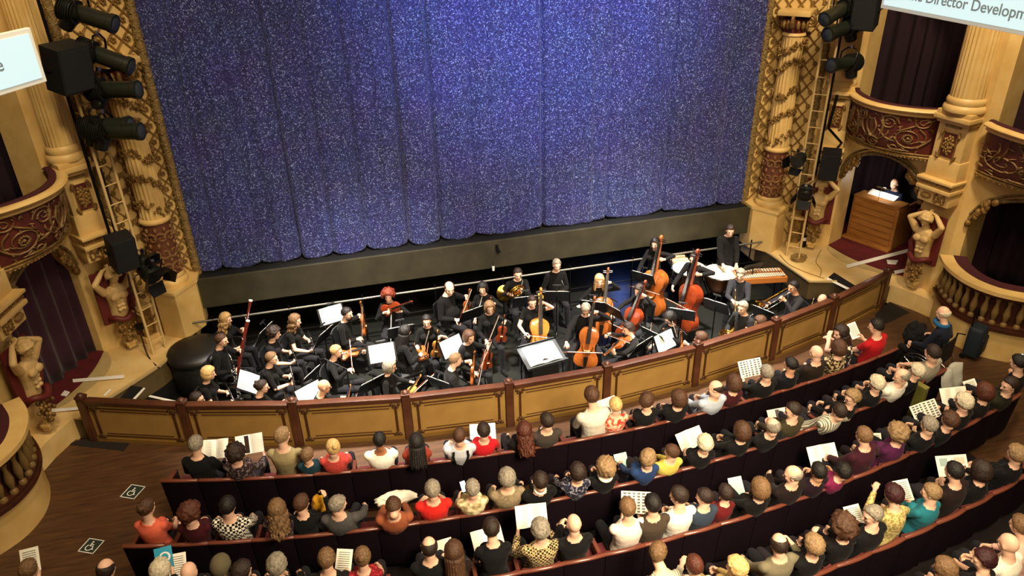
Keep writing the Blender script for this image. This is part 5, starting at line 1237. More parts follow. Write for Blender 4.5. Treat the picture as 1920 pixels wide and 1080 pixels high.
def music_stand(C, n, label, w=.5, h=.34, sheets=2, lit=True, ref=''):
    """C desk centre, n the way the desk faces (towards the player)"""
    C = Vector(C); n = Vector((n[0], n[1], 0)).normalized(); th = math.atan2(-n.x, n.y)
    M = Matrix.Translation((C.x, C.y, PF)) @ Matrix.Rotation(th, 4, 'Z')          # local +y towards the player
    hz = C.z-PF; key = round(hz, 1)
    t = thing('music_stand', label, 'music stand', M=M)
    Rx = Matrix.Rotation(R_(-62), 3, 'X')   # plate leans back from vertical
    def pl(x, y, z=0): return Vector((0, 0, hz))+Matrix.Rotation(R_(62), 3, 'X') @ Vector((-x, 0, 0)) + Vector((0, -math.cos(R_(62))*y, math.sin(R_(62))*y)) + Vector((0, math.sin(R_(62)), math.cos(R_(62))))*z
    b = MB(); b.slab([[pl(x, y) for x in (-w/2, w/2)] for y in (-h/2, h/2)], tuple(pl(0, 0, .006)-pl(0, 0, 0))); b.slab([[pl(x, -h/2, q) for x in (-w/2, w/2)] for q in (0, .05)], tuple(pl(0, .006)-pl(0, 0))); b.build('desk', METAL, t)
    b = MB(); b.tube([(0, -.01, .1), (0, -.01, hz-.02)], .012, 8); b.build('pole', METAL, t, smooth=60)
    for k in range(3):
        a = k*2*PI/3+.5; b = MB(); b.tube([(0, -.01, .2), (.28*math.cos(a), .28*math.sin(a), .01)], .008, 6); b.build('leg', METAL, t, smooth=60)
    if lit:
        b = MB(); b.tube([pl(0, h/2, 0), pl(0, h/2+.05, .06), pl(0, h/2+.06, .12)], .006, 6); b.tube([pl(-.08, h/2+.05, .12), pl(.08, h/2+.05, .12)], .016, 8); b.build('lamp', METAL, t, smooth=60)
        l = bpy.data.lights.new('stand_lamp', 'SPOT'); l.energy = LAMP_W; l.color = (1, .97, .9); l.spot_size = R_(125); l.spot_blend = .5; l.shadow_soft_size = .03
        lo = bpy.data.objects.new('lamp_light', l); COL.objects.link(lo); lo.parent = t; lo.location = pl(0, h/2+.04, .15); lo.rotation_euler = (pl(0, -h*.25)-pl(0, h/2+.04, .15)).to_track_quat('-Z', 'Y').to_euler()
    for k in range(sheets):
        x0 = (-.5 if sheets == 2 else 0)+k*1.0; ww = .215
        p = thing('sheet_music', ('left white sheet music page facing the ' if k == 0 else 'right white sheet music page facing the ')+ref, 'sheet music', M=M, group='sheet music on the stands')
        b = MB(); b.slab([[pl(x0*ww*1.02+x, y, .012+.008*math.cos(x*10)) for x in np.linspace(-ww/2, ww/2, 4)] for y in (-h/2+.02, h/2-.01)], tuple(pl(0, 0, .003)-pl(0, 0, 0))); b.build('page', SHEET, p)
        b = MB()
        for j in range(7): y = h*.36-j*h*.115; b.slab([[pl(x0*ww*1.02+x, yy, .0175+.008*math.cos(x*10)) for x in (-ww*.4, ww*.4)] for yy in (y, y+.004)], tuple(pl(0, 0, .0008)-pl(0, 0, 0)))
        b.build('staves', INK, p)
    return t
LAMP_W = 11.0
DESK = Vector((.25, 10.35, 0))
PIT = []
def P_(px, py, sex, hair, label, ref, inst, off=0, z=1.22, skin=0, sleeve='long', pose='sit', stand=None, yaw=0, pitch=.2, size=1.0, col=None, extra=(), belly=0, top=BLK, face=None, ihint=None, chairok=True, hipd=.08):
    PIT.append(dict(locals()))
exec(PIT_TABLE)
def place_player(e):
    zz = e['z']
    while True:
        H = atz(e['px'], e['py'], PF+(zz if e['pose'] == 'sit' else 1.62*e['size']))
        if e['pose'] != 'sit' or zz < .86 or H.y > arc_barrier(H.x)+.42: break
        zz -= .03
    hipz = .5-max(0, 1.2-zz)*.55; s = e['size']*(1.02 if e['sex'] == 'm' else .97)
    if e['face'] is None:
        v = DESK-Vector((H.x, H.y, 0)); th = math.atan2(-v.x, v.y)+R_(e['off'])
    else: th = R_(e['face'])
    fw = Vector((-math.sin(th), math.cos(th), 0)); rt = Vector((math.cos(th), math.sin(th), 0)); loc = Vector((H.x, H.y, PF))-fw*e['hipd']
    T = Matrix.Translation(loc) @ Matrix.Rotation(th, 4, 'Z'); Tr = T.to_3x3()
    k = e['inst']; ref = e['ref']; hands = {}; legs = None; post = []; hz = hipz if e['pose'] == 'sit' else .93*s
    def W(p): return T @ Vector(p)
    def D(p): return Tr @ Vector(p)
    def S_inst(kind, B, d, f, m=None): post.append(lambda: string_inst(kind, kind.replace('_', ' ')+' of the '+ref, basis(W(B), D(d), y=D(f)), m))
    def S_bow(A_, d, hs=(0, 0, -1)): post.append(lambda: bow('bow of the '+ref, W(A_), D(d), D(hs)))
    kind, _, mode = k.partition(':'); m = {'red': VARN2, 'honey': VARN3}.get(e['col'], VARN)
    if kind in ('violin', 'viola'):
        if mode == 'rest':
            B = Vector((-.13, .33, .60)); d = Vector((-.12, .10, 1)).normalized(); S_inst(kind, B, d, (.25, 1, -.1), m)
            q = B+d*.43; hands['L'] = {'t': (q.x-.06, q.y-.10, q.z-.02), 'f': (.3, .9, .1), 'p': (.9, -.3, 0), 'curl': 1.1}; hands['R'] = {'t': (.14, .30, .66), 'f': (-.2, .9, -.1), 'p': (-.4, 0, -1), 'curl': 1.0}; S_bow((.12, .40, .68), (-.25, .25, .9), (0, 1, 0))
        elif mode == 'play':
            B = Vector((-.04, .09, 1.09)); d = Vector((-.50, .86, -.06)).normalized(); up = Vector((.35, .12, .93)); S_inst(kind, B, d, up, m)
            q = B+d*.50; hands['L'] = {'t': (q.x+.0, q.y-.05, q.z-.08), 'f': (.2, .3, .8), 'p': (.7, -.6, .3), 'curl': 1.0, 'e': (-.4, .2, -1)}
            c = B+d*.22+up*.06; hA = Vector((.27, .36, 1.02)); hands['R'] = {'t': (hA.x, hA.y-.07, hA.z), 'f': (-.2, .9, -.1), 'p': (-.3, 0, -1), 'curl': .9, 'e': (.8, 0, -.5)}; S_bow(hA, c-hA, (0, .1, -1))
        elif mode == 'lap':
            B = Vector((.18, .30, .66)); d = Vector((-.95, .28, .14)).normalized(); S_inst(kind, B, d, (.1, -.25, 1), m); q = B+d*.45
            hands['L'] = {'t': (q.x, q.y-.1, q.z+.02), 'f': (.1, .9, -.1), 'p': (.3, 0, -1), 'curl': 1.0}; hands['R'] = (.14, .24, .74); S_bow((.2, .36, .74), (-.9, .5, .1))
        elif mode == 'arm':       # held across the body
            B = Vector((.14, .14, .92)); d = Vector((-.85, .25, .42)).normalized(); S_inst(kind, B, d, (.2, 1, .1), m); q = B+d*.3
            hands['R'] = {'t': (.10, .22, .94), 'f': (-.8, .5, .2), 'p': (-.2, -.9, .1), 'curl': .8}; hands['L'] = {'t': (q.x-.1, q.y-.02, q.z-.12), 'f': (.8, .5, .3), 'p': (.2, -.8, .4), 'curl': .8}; S_bow((-.05, .36, .98), (.1, .2, -.95), (0, 1, 0))
        elif mode == 'side':      # upright at the left shoulder, scroll high
            B = Vector((-.16, .30, .72)); d = Vector((.05, -.02, 1)).normalized(); S_inst(kind, B, d, (-.4, 1, 0), m); q = B+d*.40
            hands['L'] = {'t': (q.x-.05, q.y-.09, q.z-.02), 'f': (.4, .9, .1), 'p': (.9, -.3, 0), 'curl': 1.1}; hands['R'] = {'t': (.08, .26, .74), 'f': (-.6, .7, 0), 'p': (-.4, -.2, -.8), 'curl': .9}; S_bow((.04, .34, .78), (.05, .15, .95), (0, 1, 0))
    elif kind == 'cello':
        B = Vector((-.01, .50, .24)); up = Vector((-.12, -.36, .98)).normalized(); S_inst(kind, B, up, (.05, 1, .38), m); q = B+up*1.06
        legs = {'R': (.27, .42, .50, .30, .40), 'L': (-.27, .42, .50, -.30, .40)}
        hands['L'] = {'t': (q.x-.07, q.y+.0, q.z-.02), 'f': (.6, .6, .2), 'p': (.6, -.7, 0), 'curl': 1.0, 'e': (-1, .1, -.3)}
        if mode == 'play':
            hA = Vector((.36, .60, .62)); hands['R'] = {'t': (hA.x+.02, hA.y-.06, hA.z+.03), 'f': (-.3, .8, -.4), 'p': (-.2, -.3, -.9), 'curl': .9, 'e': (1, .0, -.2)}; S_bow(hA, (-1, .12, .08), (0, -1, -.2))
        elif mode == 'open': hands['R'] = {'t': (.36, .30, .80), 'f': (.6, .7, 0), 'p': (0, .2, 1), 'curl': .2}; S_bow((.30, .34, .5), (-.1, .3, -.9), (1, 0, 0))
        else: hands['R'] = {'t': (.22, .34, .72), 'f': (-.5, .8, 0), 'p': (-.4, 0, -1), 'curl': .6}; S_bow((.2, .44, .74), (-.3, .75, .35), (0, 0, -1))
    elif kind == 'double_bass':
        B = Vector((-.10, .46, .17)); up = Vector((-.06, -.15, .98)).normalized(); S_inst(kind, B, up, (.35, 1, .15), m); q = B+up*1.2
        hands['L'] = {'t': (q.x-.09, q.y-.03, q.z), 'f': (.7, .6, .2), 'p': (.6, -.7, 0), 'curl': 1.0, 'e': (-1, 0, .1)}; hA = Vector((.30, .56, .78)); hands['R'] = {'t': (hA.x, hA.y-.07, hA.z+.05), 'f': (-.2, .6, -.7), 'p': (-.6, -.2, -.4), 'curl': .9}; S_bow(hA, (-.95, .35, .1), (0, -1, 0))
    elif kind == 'bassoon':
        B = Vector((.20, .22, .36)); d = Vector((-.16, .30, .94)).normalized(); post.append(lambda: bassoon('red brown bassoon of the '+ref, W(B), D(d), D((0, 1, -.3)))); a, c = B+d*.72, B+d*.34
        hands['L'] = {'t': (a.x-.05, a.y-.09, a.z), 'f': (.3, .9, .1), 'p': (.9, -.3, 0), 'curl': 1.0}; hands['R'] = {'t': (c.x+.03, c.y-.1, c.z), 'f': (-.3, .9, .1), 'p': (-.8, -.4, 0), 'curl': 1.0}
    elif kind in ('clarinet', 'oboe'):
        hm = T.inverted() @ H; A_ = Vector((hm.x, hm.y+.105, hm.z-.07))
        B = A_+Vector((.03, .36, -.52)) if mode == 'play' else A_+Vector((.02, .20, -.62))
        if mode == 'rest': A_ = Vector((.02, .30, 1.02)); B = Vector((.08, .42, .44))
        post.append(lambda: reed_pipe(kind, kind+' of the '+ref, W(A_), W(B))); d = B-A_
        for nm, f, sx in (('L', .32, -1), ('R', .62, 1)): q = A_+d*f; hands[nm] = {'t': (q.x+sx*.055, q.y-.085, q.z-.02), 'f': (-sx*.45, .85, .2), 'p': (-sx*.8, .2, .4), 'curl': .9}
    elif kind == 'flute':
        if mode == 'rest': A_, B = Vector((.10, .40, 1.12)), Vector((.14, .42, .50))
        else: hm = T.inverted() @ H; A_ = Vector((hm.x-.06, hm.y+.11, hm.z-.06)); B = A_+Vector((.64, .06, -.08))
        post.append(lambda: reed_pipe('flute', 'silver flute of the '+ref, W(A_), W(B))); d = B-A_
        for nm, f in (('L', .3), ('R', .55)): q = A_+d*f; hands[nm] = {'t': (q.x-.05 if mode == 'rest' else q.x, q.y-.09, q.z-.03), 'f': (.3, .9, .3), 'p': (.5, 0, .5), 'curl': .9}
    elif kind == 'horn':
        c = Vector((.08, .34, .98)) if mode == 'play' else Vector((.05, .34, .70)); post.append(lambda: horn('brass french horn of the '+ref, Matrix.Translation(W(c)) @ T.to_quaternion().to_matrix().to_4x4() @ Matrix.Rotation(R_(-25), 4, 'X') @ Matrix.Rotation(R_(20), 4, 'Z'), 1.1))
        hands['R'] = {'t': (c.x+.14, c.y-.14, c.z-.12), 'f': (-.2, .9, .2), 'p': (-.8, .2, .2), 'curl': .5}; hands['L'] = {'t': (c.x-.12, c.y-.08, c.z), 'f': (.5, .8, 0), 'p': (.4, -.6, -.5), 'curl': .8}
    elif kind == 'trumpet':
        A_ = Vector((.02, .34, .98)); d = Vector((-.2, .55, -.75)); post.append(lambda: trumpet('trumpet of the '+ref, W(A_), D(d), D((0, .6, .6)))); c = A_+d.normalized()*.24
        hands['R'] = {'t': (c.x+.07, c.y-.08, c.z), 'f': (-.6, .7, 0), 'p': (-.5, -.5, -.3), 'curl': .9}; hands['L'] = {'t': (c.x-.07, c.y-.08, c.z-.02), 'f': (.6, .7, 0), 'p': (.5, -.5, -.3), 'curl': .9}
    elif kind == 'trombone':
        hm = T.inverted() @ H; A_ = Vector((hm.x, hm.y+.19, hm.z-.09)); d = Vector((.05, .92, -.34)).normalized(); post.append(lambda: trombone('trombone of the '+ref, W(A_), D(d), D((0, .3, 1)))); c = A_+d*.5
        hands['R'] = {'t': (c.x+.06, c.y-.08, c.z-.04), 'f': (-.2, .9, .1), 'p': (-.8, 0, -.3), 'curl': .9}; hands['L'] = {'t': (A_.x-.06, A_.y+.02, A_.z-.12), 'f': (.3, .6, .6), 'p': (.8, 0, 0), 'curl': .9}
    elif kind == 'perc': hands['R'] = {'t': (.14, .36, .98), 'f': (-.2, .9, -.2), 'p': (-.5, 0, -.8), 'curl': .8}; hands['L'] = {'t': (-.14, .36, .98), 'f': (.2, .9, -.2), 'p': (.5, 0, -.8), 'curl': .8}
    make_person(loc, th, e['label'], head=H, size=s, sex=e['sex'], skin=e['skin'], hair=(e['hair'][0], e['hair'][1], (e['px'] % 3)+1), top=e['top'], bottom='#19181B', sleeve=e['sleeve'], pose=e['pose'], hip=hipz, hands=hands, legs=legs, hyaw=R_(e['yaw']), hpitch=e['pitch'], extra=e['extra'], vox=.0105, belly=e['belly'])
    for p in post: p()
    if e['pose'] == 'sit' and e['chairok']: chair(loc+fw*.0-Vector((0, 0, 0)), th, 'black orchestra chair under the '+ref)
    if e['stand']:
        for sx, sy, *o in [e['stand']] if not isinstance(e['stand'][0], tuple) else e['stand']:
            C = atz(sx, sy, PF+(o[0] if o else 1.0)); n = Vector((H.x-C.x, H.y-C.y)).normalized(); vc = Vector((CAM.x-C.x, CAM.y-C.y)).normalized(); n = n+vc*(1.1 if n.dot(vc) > -.35 else 0); music_stand(C, n, 'black music stand in front of the '+ref, ref=ref)
for e in PIT: place_player(e)
# --- conductor's desk with the open score
M = basis(atz(1016, 664, .62)-Vector((0, 0, 0)), (0, 0, 1), x=Vector((.98, .17, 0)))
t = thing('conductor_desk', 'large black conductor desk with a wide tilted top', 'desk', M=M)
b = MB(); Rt = Matrix.Rotation(R_(18), 3, 'X'); b.box((0, 0, -.01), (.74, .5, .02), Rt, .004); b.box((0, -.25, -.06), (.74, .02, .06), Rt); b.box((0, .262, .075), (.72, .015, .06), Rt); b.build('desk_top', mat('desk_grey', '#24272B', .5), t)
b = MB(); b.box((0, .02, -.5), (.5, .34, .96), bev=.01); b.build('cabinet', BLACK, t)
for x in (-.3, .3):
    for y in (-.2, .2): b = MB(); b.tube([(x, y, -.08), (x, y, -1.01)], .012, 6); b.build('leg', METAL, t)
b = MB(); b.tube([(-.34, .24, .08), (-.36, .26, .26), (-.3, .2, .3)], .007, 6); b.tube([(-.38, .18, .3), (-.2, .24, .3)], .02, 8); b.build('lamp', METAL, t, smooth=60)
l = bpy.data.lights.new('desk_lamp', 'SPOT'); l.energy = 30; l.color = (1, .97, .92); l.spot_size = R_(110); l.shadow_soft_size = .03; lo = bpy.data.objects.new('lamp_light', l); COL.objects.link(lo); lo.parent = t; lo.location = (-.1, .22, .42); lo.rotation_euler = (R_(20), 0, 0)
p = thing('score', 'open white score lying on the conductor desk', 'score', M=M)
for s in (-1, 1):
    b = MB(); b.slab([[Rt @ Vector((s*x, y, .006+.02*math.sin(PI*x/.3))) for x in np.linspace(0, .3, 6)] for y in (-.2, .2)], (0, 0, .006)); b.build('page', SHEET, p, smooth=30)
# --- timpani, mallet instrument, trap table, covered instrument
def timpano(C, label, r=.36, h=.84):
    t = thing('timpano', label, 'timpani', (C.x, C.y, PF))
    b = MB(); b.lathe([(.05, h-.52), (.2, h-.45), (r*.85, h-.25), (r, h-.04), (r, h-.02)], seg=28); b.build('bowl', mat('copper_bowl', '#5E3A22', .3, .7), t, smooth=60)
    b = MB(); b.lathe([(r*.98, h-.02), (r*.97, h), (0.01, h+.002)], seg=28, caps=False); b.build('drum_head', mat('drum_skin', '#E6DCC4', .55), t, smooth=60)
    b = MB(); b.tube([(r*1.03*math.cos(a), r*1.03*math.sin(a), h-.02) for a in np.linspace(0, 2*PI, 28, endpoint=False)], .014, 6, closed=True); b.build('hoop', STEEL, t, smooth=60)
    for k in range(8):
        a = k*PI/4; b = MB(); b.tube([(r*1.06*math.cos(a), r*1.06*math.sin(a), h+.02), (r*1.06*math.cos(a), r*1.06*math.sin(a), h-.14)], .008, 6); b.build('tension_rod', STEEL, t)
    b = MB(); b.lathe([(.24, 0), (.25, .04), (.06, .1), (.05, h-.5)], seg=16); [b.tube([(.1*math.cos(a), .1*math.sin(a), .05), (r*.95*math.cos(a), r*.95*math.sin(a), h-.3)], .014, 6) for a in (.3, 2.4, 4.5)]; b.build('pedestal', METAL, t, smooth=60)
C = atz(1352, 509, PF+.84); timpano(C, 'timpani with pale drum head in front of the standing percussionist')
timpano(C+Vector((-.55, .35, 0)), 'second timpani half hidden behind the double bass')
G = atz(1424, 513, PF+.86); M = basis((G.x, G.y, PF), (0, 0, 1), x=Vector((.86, -.16, 0)))
t = thing('glockenspiel', 'wood framed keyed percussion instrument with pale bars beside the right pit wall', 'glockenspiel', M=M)
b = MB(); b.box((0, -.2, .80), (1.0, .03, .12), bev=.006); b.box((0, .2, .80), (1.0, .03, .12)); b.box((-.5, 0, .8), (.03, .43, .12)); b.box((.5, 0, .8), (.03, .43, .12)); b.box((0, 0, .75), (1.0, .4, .02)); b.build('case', mat('glock_wood', '#A5642E', .35, coat=.3), t)
b = MB()
for k in range(22): b.box((-.47+k*.0448, -.09, .872), (.034, .2-.003*k, .014), bev=.003)
b.build('lower_bars', mat('bar_metal', '#CFC8B4', .35, .5), t)
b = MB()
for k in range(16): b.box((-.43+k*.058, .1, .885), (.034, .15-.002*k, .014), bev=.003)
b.build('upper_bars', mat('bar_metal', '#CFC8B4'), t)
for x in (-.44, .44):
    for y in (-.16, .16): b = MB(); b.tube([(x, y, .75), (x*1.03, y*1.1, 0)], .014, 6); b.build('leg', METAL, t)
music_stand(atz(1412, 500, PF+1.05), (-.1, 1), 'black music stand behind the wood framed keyed percussion', .46, .2, 0, False)
Tt = atz(1273, 484, PF+.86); t = thing('trap_table', 'small dark trap table beside the rear double bass', 'table', (Tt.x, Tt.y, PF), R_(-8))
b = MB(); b.box((0, 0, .8), (.5, .36, .03), bev=.006); b.build('table_top', METAL, t)
b = MB(); b.tube([(0, 0, .1), (0, 0, .79)], .015, 8); b.build('pole', METAL, t)
for k in range(3): a = k*2.1; b = MB(); b.tube([(0, 0, .25), (.3*math.cos(a), .3*math.sin(a), .01)], .01, 6); b.build('leg', METAL, t)
for k in range(4):
    o = MB().box((0, 0, 0), (.34, .06, .05), bev=.008).build('wood_block', mat('block_wood', '#D9B98A', .45), smooth=30); o.location = (Tt.x-.02+.03*(k % 2), Tt.y-.1+.066*k, PF+.842+.0); o.rotation_euler = (0, 0, R_(-8)); tag(o, 'pale wood block on the trap table, %s from the front' % ('first second third fourth'.split()[k]), 'wood block', 'wood blocks on the trap table')
L_ = atz(364, 648, .42); t = thing('covered_drum', 'large drum under a black cover at the left pit wall', 'drum', (L_.x+.05, L_.y-.1, PF))
b = MB(); b.lathe([(.46, 0), (.5, .1), (.5, .66), (.46, .72)], seg=30); b.build('drum_shell', mat('cover_cloth', '#101012', .7, bump=(20, .3)), t, smooth=60)
b = MB(); b.lathe([(.52, .70), (.54, .74), (.5, .82), (.3, .86), (.02, .87)], seg=30); b.build('cover', mat('cover_leather', '#1A1917', .45), t, smooth=60)
# --- small devices on the stage front
q = aty(932, 466, 13.62); t = thing('conductor_camera', 'tiny black camera on the stage front above the horn player', 'camera', q)
b = MB(); b.box((0, .02, .03), (.06, .04, .1)); b.build('bracket', METAL, t); b = MB(); b.tube([(0, 0, 0), (.02, -.14, -.04)], .035, 10); b.build('body', METAL, t, smooth=60); b = MB(); b.tube([(.02, -.14, -.04), (.022, -.15, -.043)], .022, 10); b.build('lens', SILVER, t)
q = aty(925, 503, 13.6); t = thing('hanging_microphone', 'small white microphone hanging below the stage front', 'microphone', q); b = MB(); b.tube([(0, 0, -.05), (0, 0, .04)], [.025, .028], 10); b.build('capsule', WHITE, t, smooth=60); b = MB(); b.tube([(0, 0, .04), (0, .03, .06), (0, .05, .12)], .006, 5); b.build('cable', METAL, t)

# --- keyed wind instrument on a floor stand, microphone stands near the barrier
q = atz(446, 735, PF+.35); t = thing('bass_clarinet', 'silver keyed bass clarinet on a floor stand beside the straw blond player', 'bass clarinet', (q.x, q.y, PF), .4)
b = MB(); b.tube([(0, 0, .2), (.03, .02, .95)], .02, 10); b.build('body', EBONY, t, smooth=60)
b = MB(); b.lathe([(.02, 0), (.03, .05), (.06, .1), (.075, .12)], (-.02, -.06, .12), 16, caps=False); b.tube([(0, 0, .2), (-.005, -.02, .13), (-.02, -.06, .13)], .018, 8); b.tube([(.03, .02, .95), (.03, .04, 1.05), (.03, .14, 1.08)], .009, 8); b.build('silver_bell_and_neck', SILVER, t, smooth=60)
b = MB(); rr = random.Random(3)
for k in range(34): b.ball((.02*k/34+rr.uniform(-.035, .035), rr.uniform(-.04, -.01), .25+k*.02), (rr.uniform(.012, .024), .008, rr.uniform(.01, .022)), 7, 5)
b.tube([(.03, -.02, .25), (.05, 0, .92)], .006, 5); b.tube([(-.03, -.02, .25), (0, 0, .92)], .006, 5); b.build('keys', SILVER, t, smooth=60)
b = MB(); [b.tube([(0, 0, .3), (.22*math.cos(a), .22*math.sin(a), .01)], .01, 6) for a in (.3, 2.4, 4.5)]; b.build('floor_stand', METAL, t)
for px, py, lab in ((652, 706, 'black microphone stand left of the grey haired player, near the barrier'), (1272, 628, 'black microphone stand among the players near the seventh barrier post')):
    q = atz(px, py, PF+1.0); t = thing('microphone_stand', lab, 'microphone stand', (q.x, q.y, PF), .5)
    b = MB(); b.lathe([(.14, 0), (.14, .02), (.02, .035)], seg=16); b.build('base', METAL, t, smooth=40); b = MB(); b.tube([(0, 0, .03), (0, 0, 1.15)], .012, 8); b.build('pole', METAL, t, smooth=60); b = MB(); b.tube([(0, 0, 1.15), (-.2, .3, 1.3)], .009, 7); b.build('boom', METAL, t, smooth=60)
    b = MB(); b.tube([(-.2, .3, 1.3), (-.25, .37, 1.28)], [.02, .024], 10); b.build('microphone_head', METAL, t, smooth=60)

l = bpy.data.lights.new('blue_work_lamp', 'POINT'); l.energy = 26; l.color = (.12, .25, 1.0); l.shadow_soft_size = .1; lo = bpy.data.objects.new('blue_work_lamp', l); COL.objects.link(lo); lo.location = (3.2, 14.6, .35)
# ---------------------------------------------------------------- statues on the pilasters
STONE = mat('statue_stone', '#D2B27A', .5, bump=(24, .15), var=('#B8965C', 4, .3, .7))
def atlas(loc, face, label, label_l):
    n = Vector((face[0], face[1], 0)).normalized(); th = math.atan2(-n.x, n.y)
    t = thing('atlas_statue', label, 'statue', (loc[0], loc[1], 1.0), th); bpy.context.view_layer.update()
    b = Raw(); seg = 16; vs = []; fs = []
    prof = [(.08, .15, .12), (.16, .16, .125), (.28, .15, .12), (.42, .165, .13), (.54, .19, .14), (.62, .20, .125), (.68, .15, .1), (.73, .07, .065), (.80, .06, .06)]
    for z, a, d in prof:
        for k in range(seg): q = 2*PI*k/seg; vs.append((a*math.cos(q), d*math.sin(q)+.16*(z-.1), z))
    for i in range(len(prof)-1):
        for k in range(seg): k2 = (k+1) % seg; fs.append((i*seg+k, i*seg+k2, (i+1)*seg+k2, (i+1)*seg+k))
    fs += [tuple(range(seg-1, -1, -1)), tuple((len(prof)-1)*seg+k for k in range(seg))]; b.add(vs, fs)
    for q in (-1, 1): b.ball((q*.075, .2, .53), (.085, .05, .07), 10, 8)
    for z in (.26, .34, .42):
        for q in (-1, 1): b.ball((q*.04, .165, z), (.042, .03, .036), 8, 6)
    head_raw(b, Vector((0, .17, .90)), Matrix.Rotation(R_(-28), 3, 'X') @ Matrix.Rotation(R_(12), 3, 'Y'), 1.02)
    for q in (-1, 1):
        S = Vector((q*.19, .09, .64)); E = Vector((q*.33, .16, .86)); T = Vector((q*.10, .06, 1.02))
        limb(b, [S, (S+E)/2, E], [.075, .066, .052], 10); limb(b, [E, (E+T)/2, T], [.054, .05, .036], 10); hand(b, T, (-q*.9, .1, .25), (0, -.3, .9), q, .5, 1.05)
    limb(b, [(0, .12, .72), (0, .16, .84)], [.07, .06], 10)
    me = bpy.data.meshes.new('tmp'); me.from_pydata([tuple(v) for v in b.v], [], b.f); ob = bpy.data.objects.new('tmp', me); COL.objects.link(ob)
    md = ob.modifiers.new('r', 'REMESH'); md.mode = 'VOXEL'; md.voxel_size = .011; sm = ob.modifiers.new('s', 'SMOOTH'); sm.iterations = 2
    body = bpy.data.meshes.new_from_object(ob.evaluated_get(bpy.context.evaluated_depsgraph_get())); bpy.data.objects.remove(ob)
    body.materials.clear(); body.materials.append(STONE); body.polygons.foreach_set('use_smooth', [True]*len(body.polygons)); link('figure', body, t)
    hm = link('hair', hair_mesh('curly', 2), t); hm.matrix_local = Matrix.LocRotScale(Vector((0, .17, .90)), (Matrix.Rotation(R_(-28), 3, 'X') @ Matrix.Rotation(R_(12), 3, 'Y')).to_quaternion(), Vector((1, 1, 1))); hm.material_slots[0].link = 'OBJECT'; hm.material_slots[0].material = STONE
    b = MB(); b.tube([(.19*math.cos(a), .05+.16*math.sin(a), .1+.03*math.sin(3*a)) for a in np.linspace(0, 2*PI, 24, endpoint=False)], .055, 8, closed=True); b.tube([(.21, .0, .12), (.27, .02, .3), (.25, -.04, .55), (.3, -.05, .75)], [.06, .055, .04, .02], 8); b.build('red_drape', mat('statue_drape', '#5A1A16', .55), t, smooth=60)
    b = MB(); rr = random.Random(6)
    for k in range(46): z = rr.uniform(-.38, .06); w = .12*(1-abs(z+.14)/.36)+.04; b.ball((rr.uniform(-w, w), .08+rr.uniform(0, .1), z), (.032, .03, .04), 6, 5)
    b.build('leaf_cluster', GOLD, t, smooth=60)
    b = MB(); b.box((0, .06, -.46), (.2, .14, .07), bev=.02); b.box((0, .05, -.53), (.15, .12, .08), bev=.03); b.build('bracket', CREAM, t, smooth=40)
    b = MB(); b.slab([[Vector((.34*math.sin(a), -.02+.05*math.cos(a*.9), z)) for a in np.linspace(-1.1, 1.1, 9)] for z in (0, .4, .8, 1.0)], (0, -.03, 0)); b.build('niche_shell', mat('statue_drape', '#5A1A16'), t, smooth=60)
    both(t, label_l)
atlas((7.90, 10.84), (-.96, -.25), 'cream atlas figure carrying the column between organ and balustrade', 'cream atlas figure carrying the column at the far left')
atlas((7.05, 13.06), (-.62, -.78), 'cream atlas figure half hidden behind the right lower lamps', 'cream atlas figure half hidden behind the left loudspeaker')
# ---------------------------------------------------------------- ladders, booms, lamps, loudspeakers
LADC = mat('ladder_cream', '#CDB078', .5)
def ladder(F, d, H, label):
    d = Vector((d[0], d[1], 0)).normalized(); t = thing('ladder', label, 'ladder', F)
    for s in (-1, 1): b = MB(); b.tube([d*(s*.13), d*(s*.13)+Vector((0, 0, H))], .024, 8); b.build('rail', LADC, t, smooth=60)
    for k in range(int(H/.33)):
        z = .25+.33*k; b = MB(); b.tube([d*-.13+Vector((0, 0, z)), d*.13+Vector((0, 0, z))], .012, 6); b.build('rung', LADC, t, smooth=60)
    for z in (.8, 2.6, 4.4):
        b = MB(); b.tube([d*.13+Vector((0, 0, z)), d*.13+Vector((.22 if F[0] > 0 else -.22, .28, z))], .012, 6); b.build('wall_tie', LADC, t)
FR = atz(1486, 482, .36); FL = atz(300, 658, .36)
ladder(FR, (.6, -.6), 5.6, 'cream wall ladder carrying the right stage lamps'); ladder(FL, (-.6, -.6), 5.2, 'cream wall ladder carrying the left stage lamps')
LAMPC = mat('lamp_black', '#1A1C18', .42, .3); GREENISH = mat('lamp_olive', '#23261F', .4, .3)
def pipe(name, label, pts, r=.022, cat='pipe'):
    o = Vector(pts[0]); b = MB(); b.tube([Vector(p)-o for p in pts], r, 8); t = b.build(name, METAL, smooth=60, loc=o); return tag(t, label, cat)
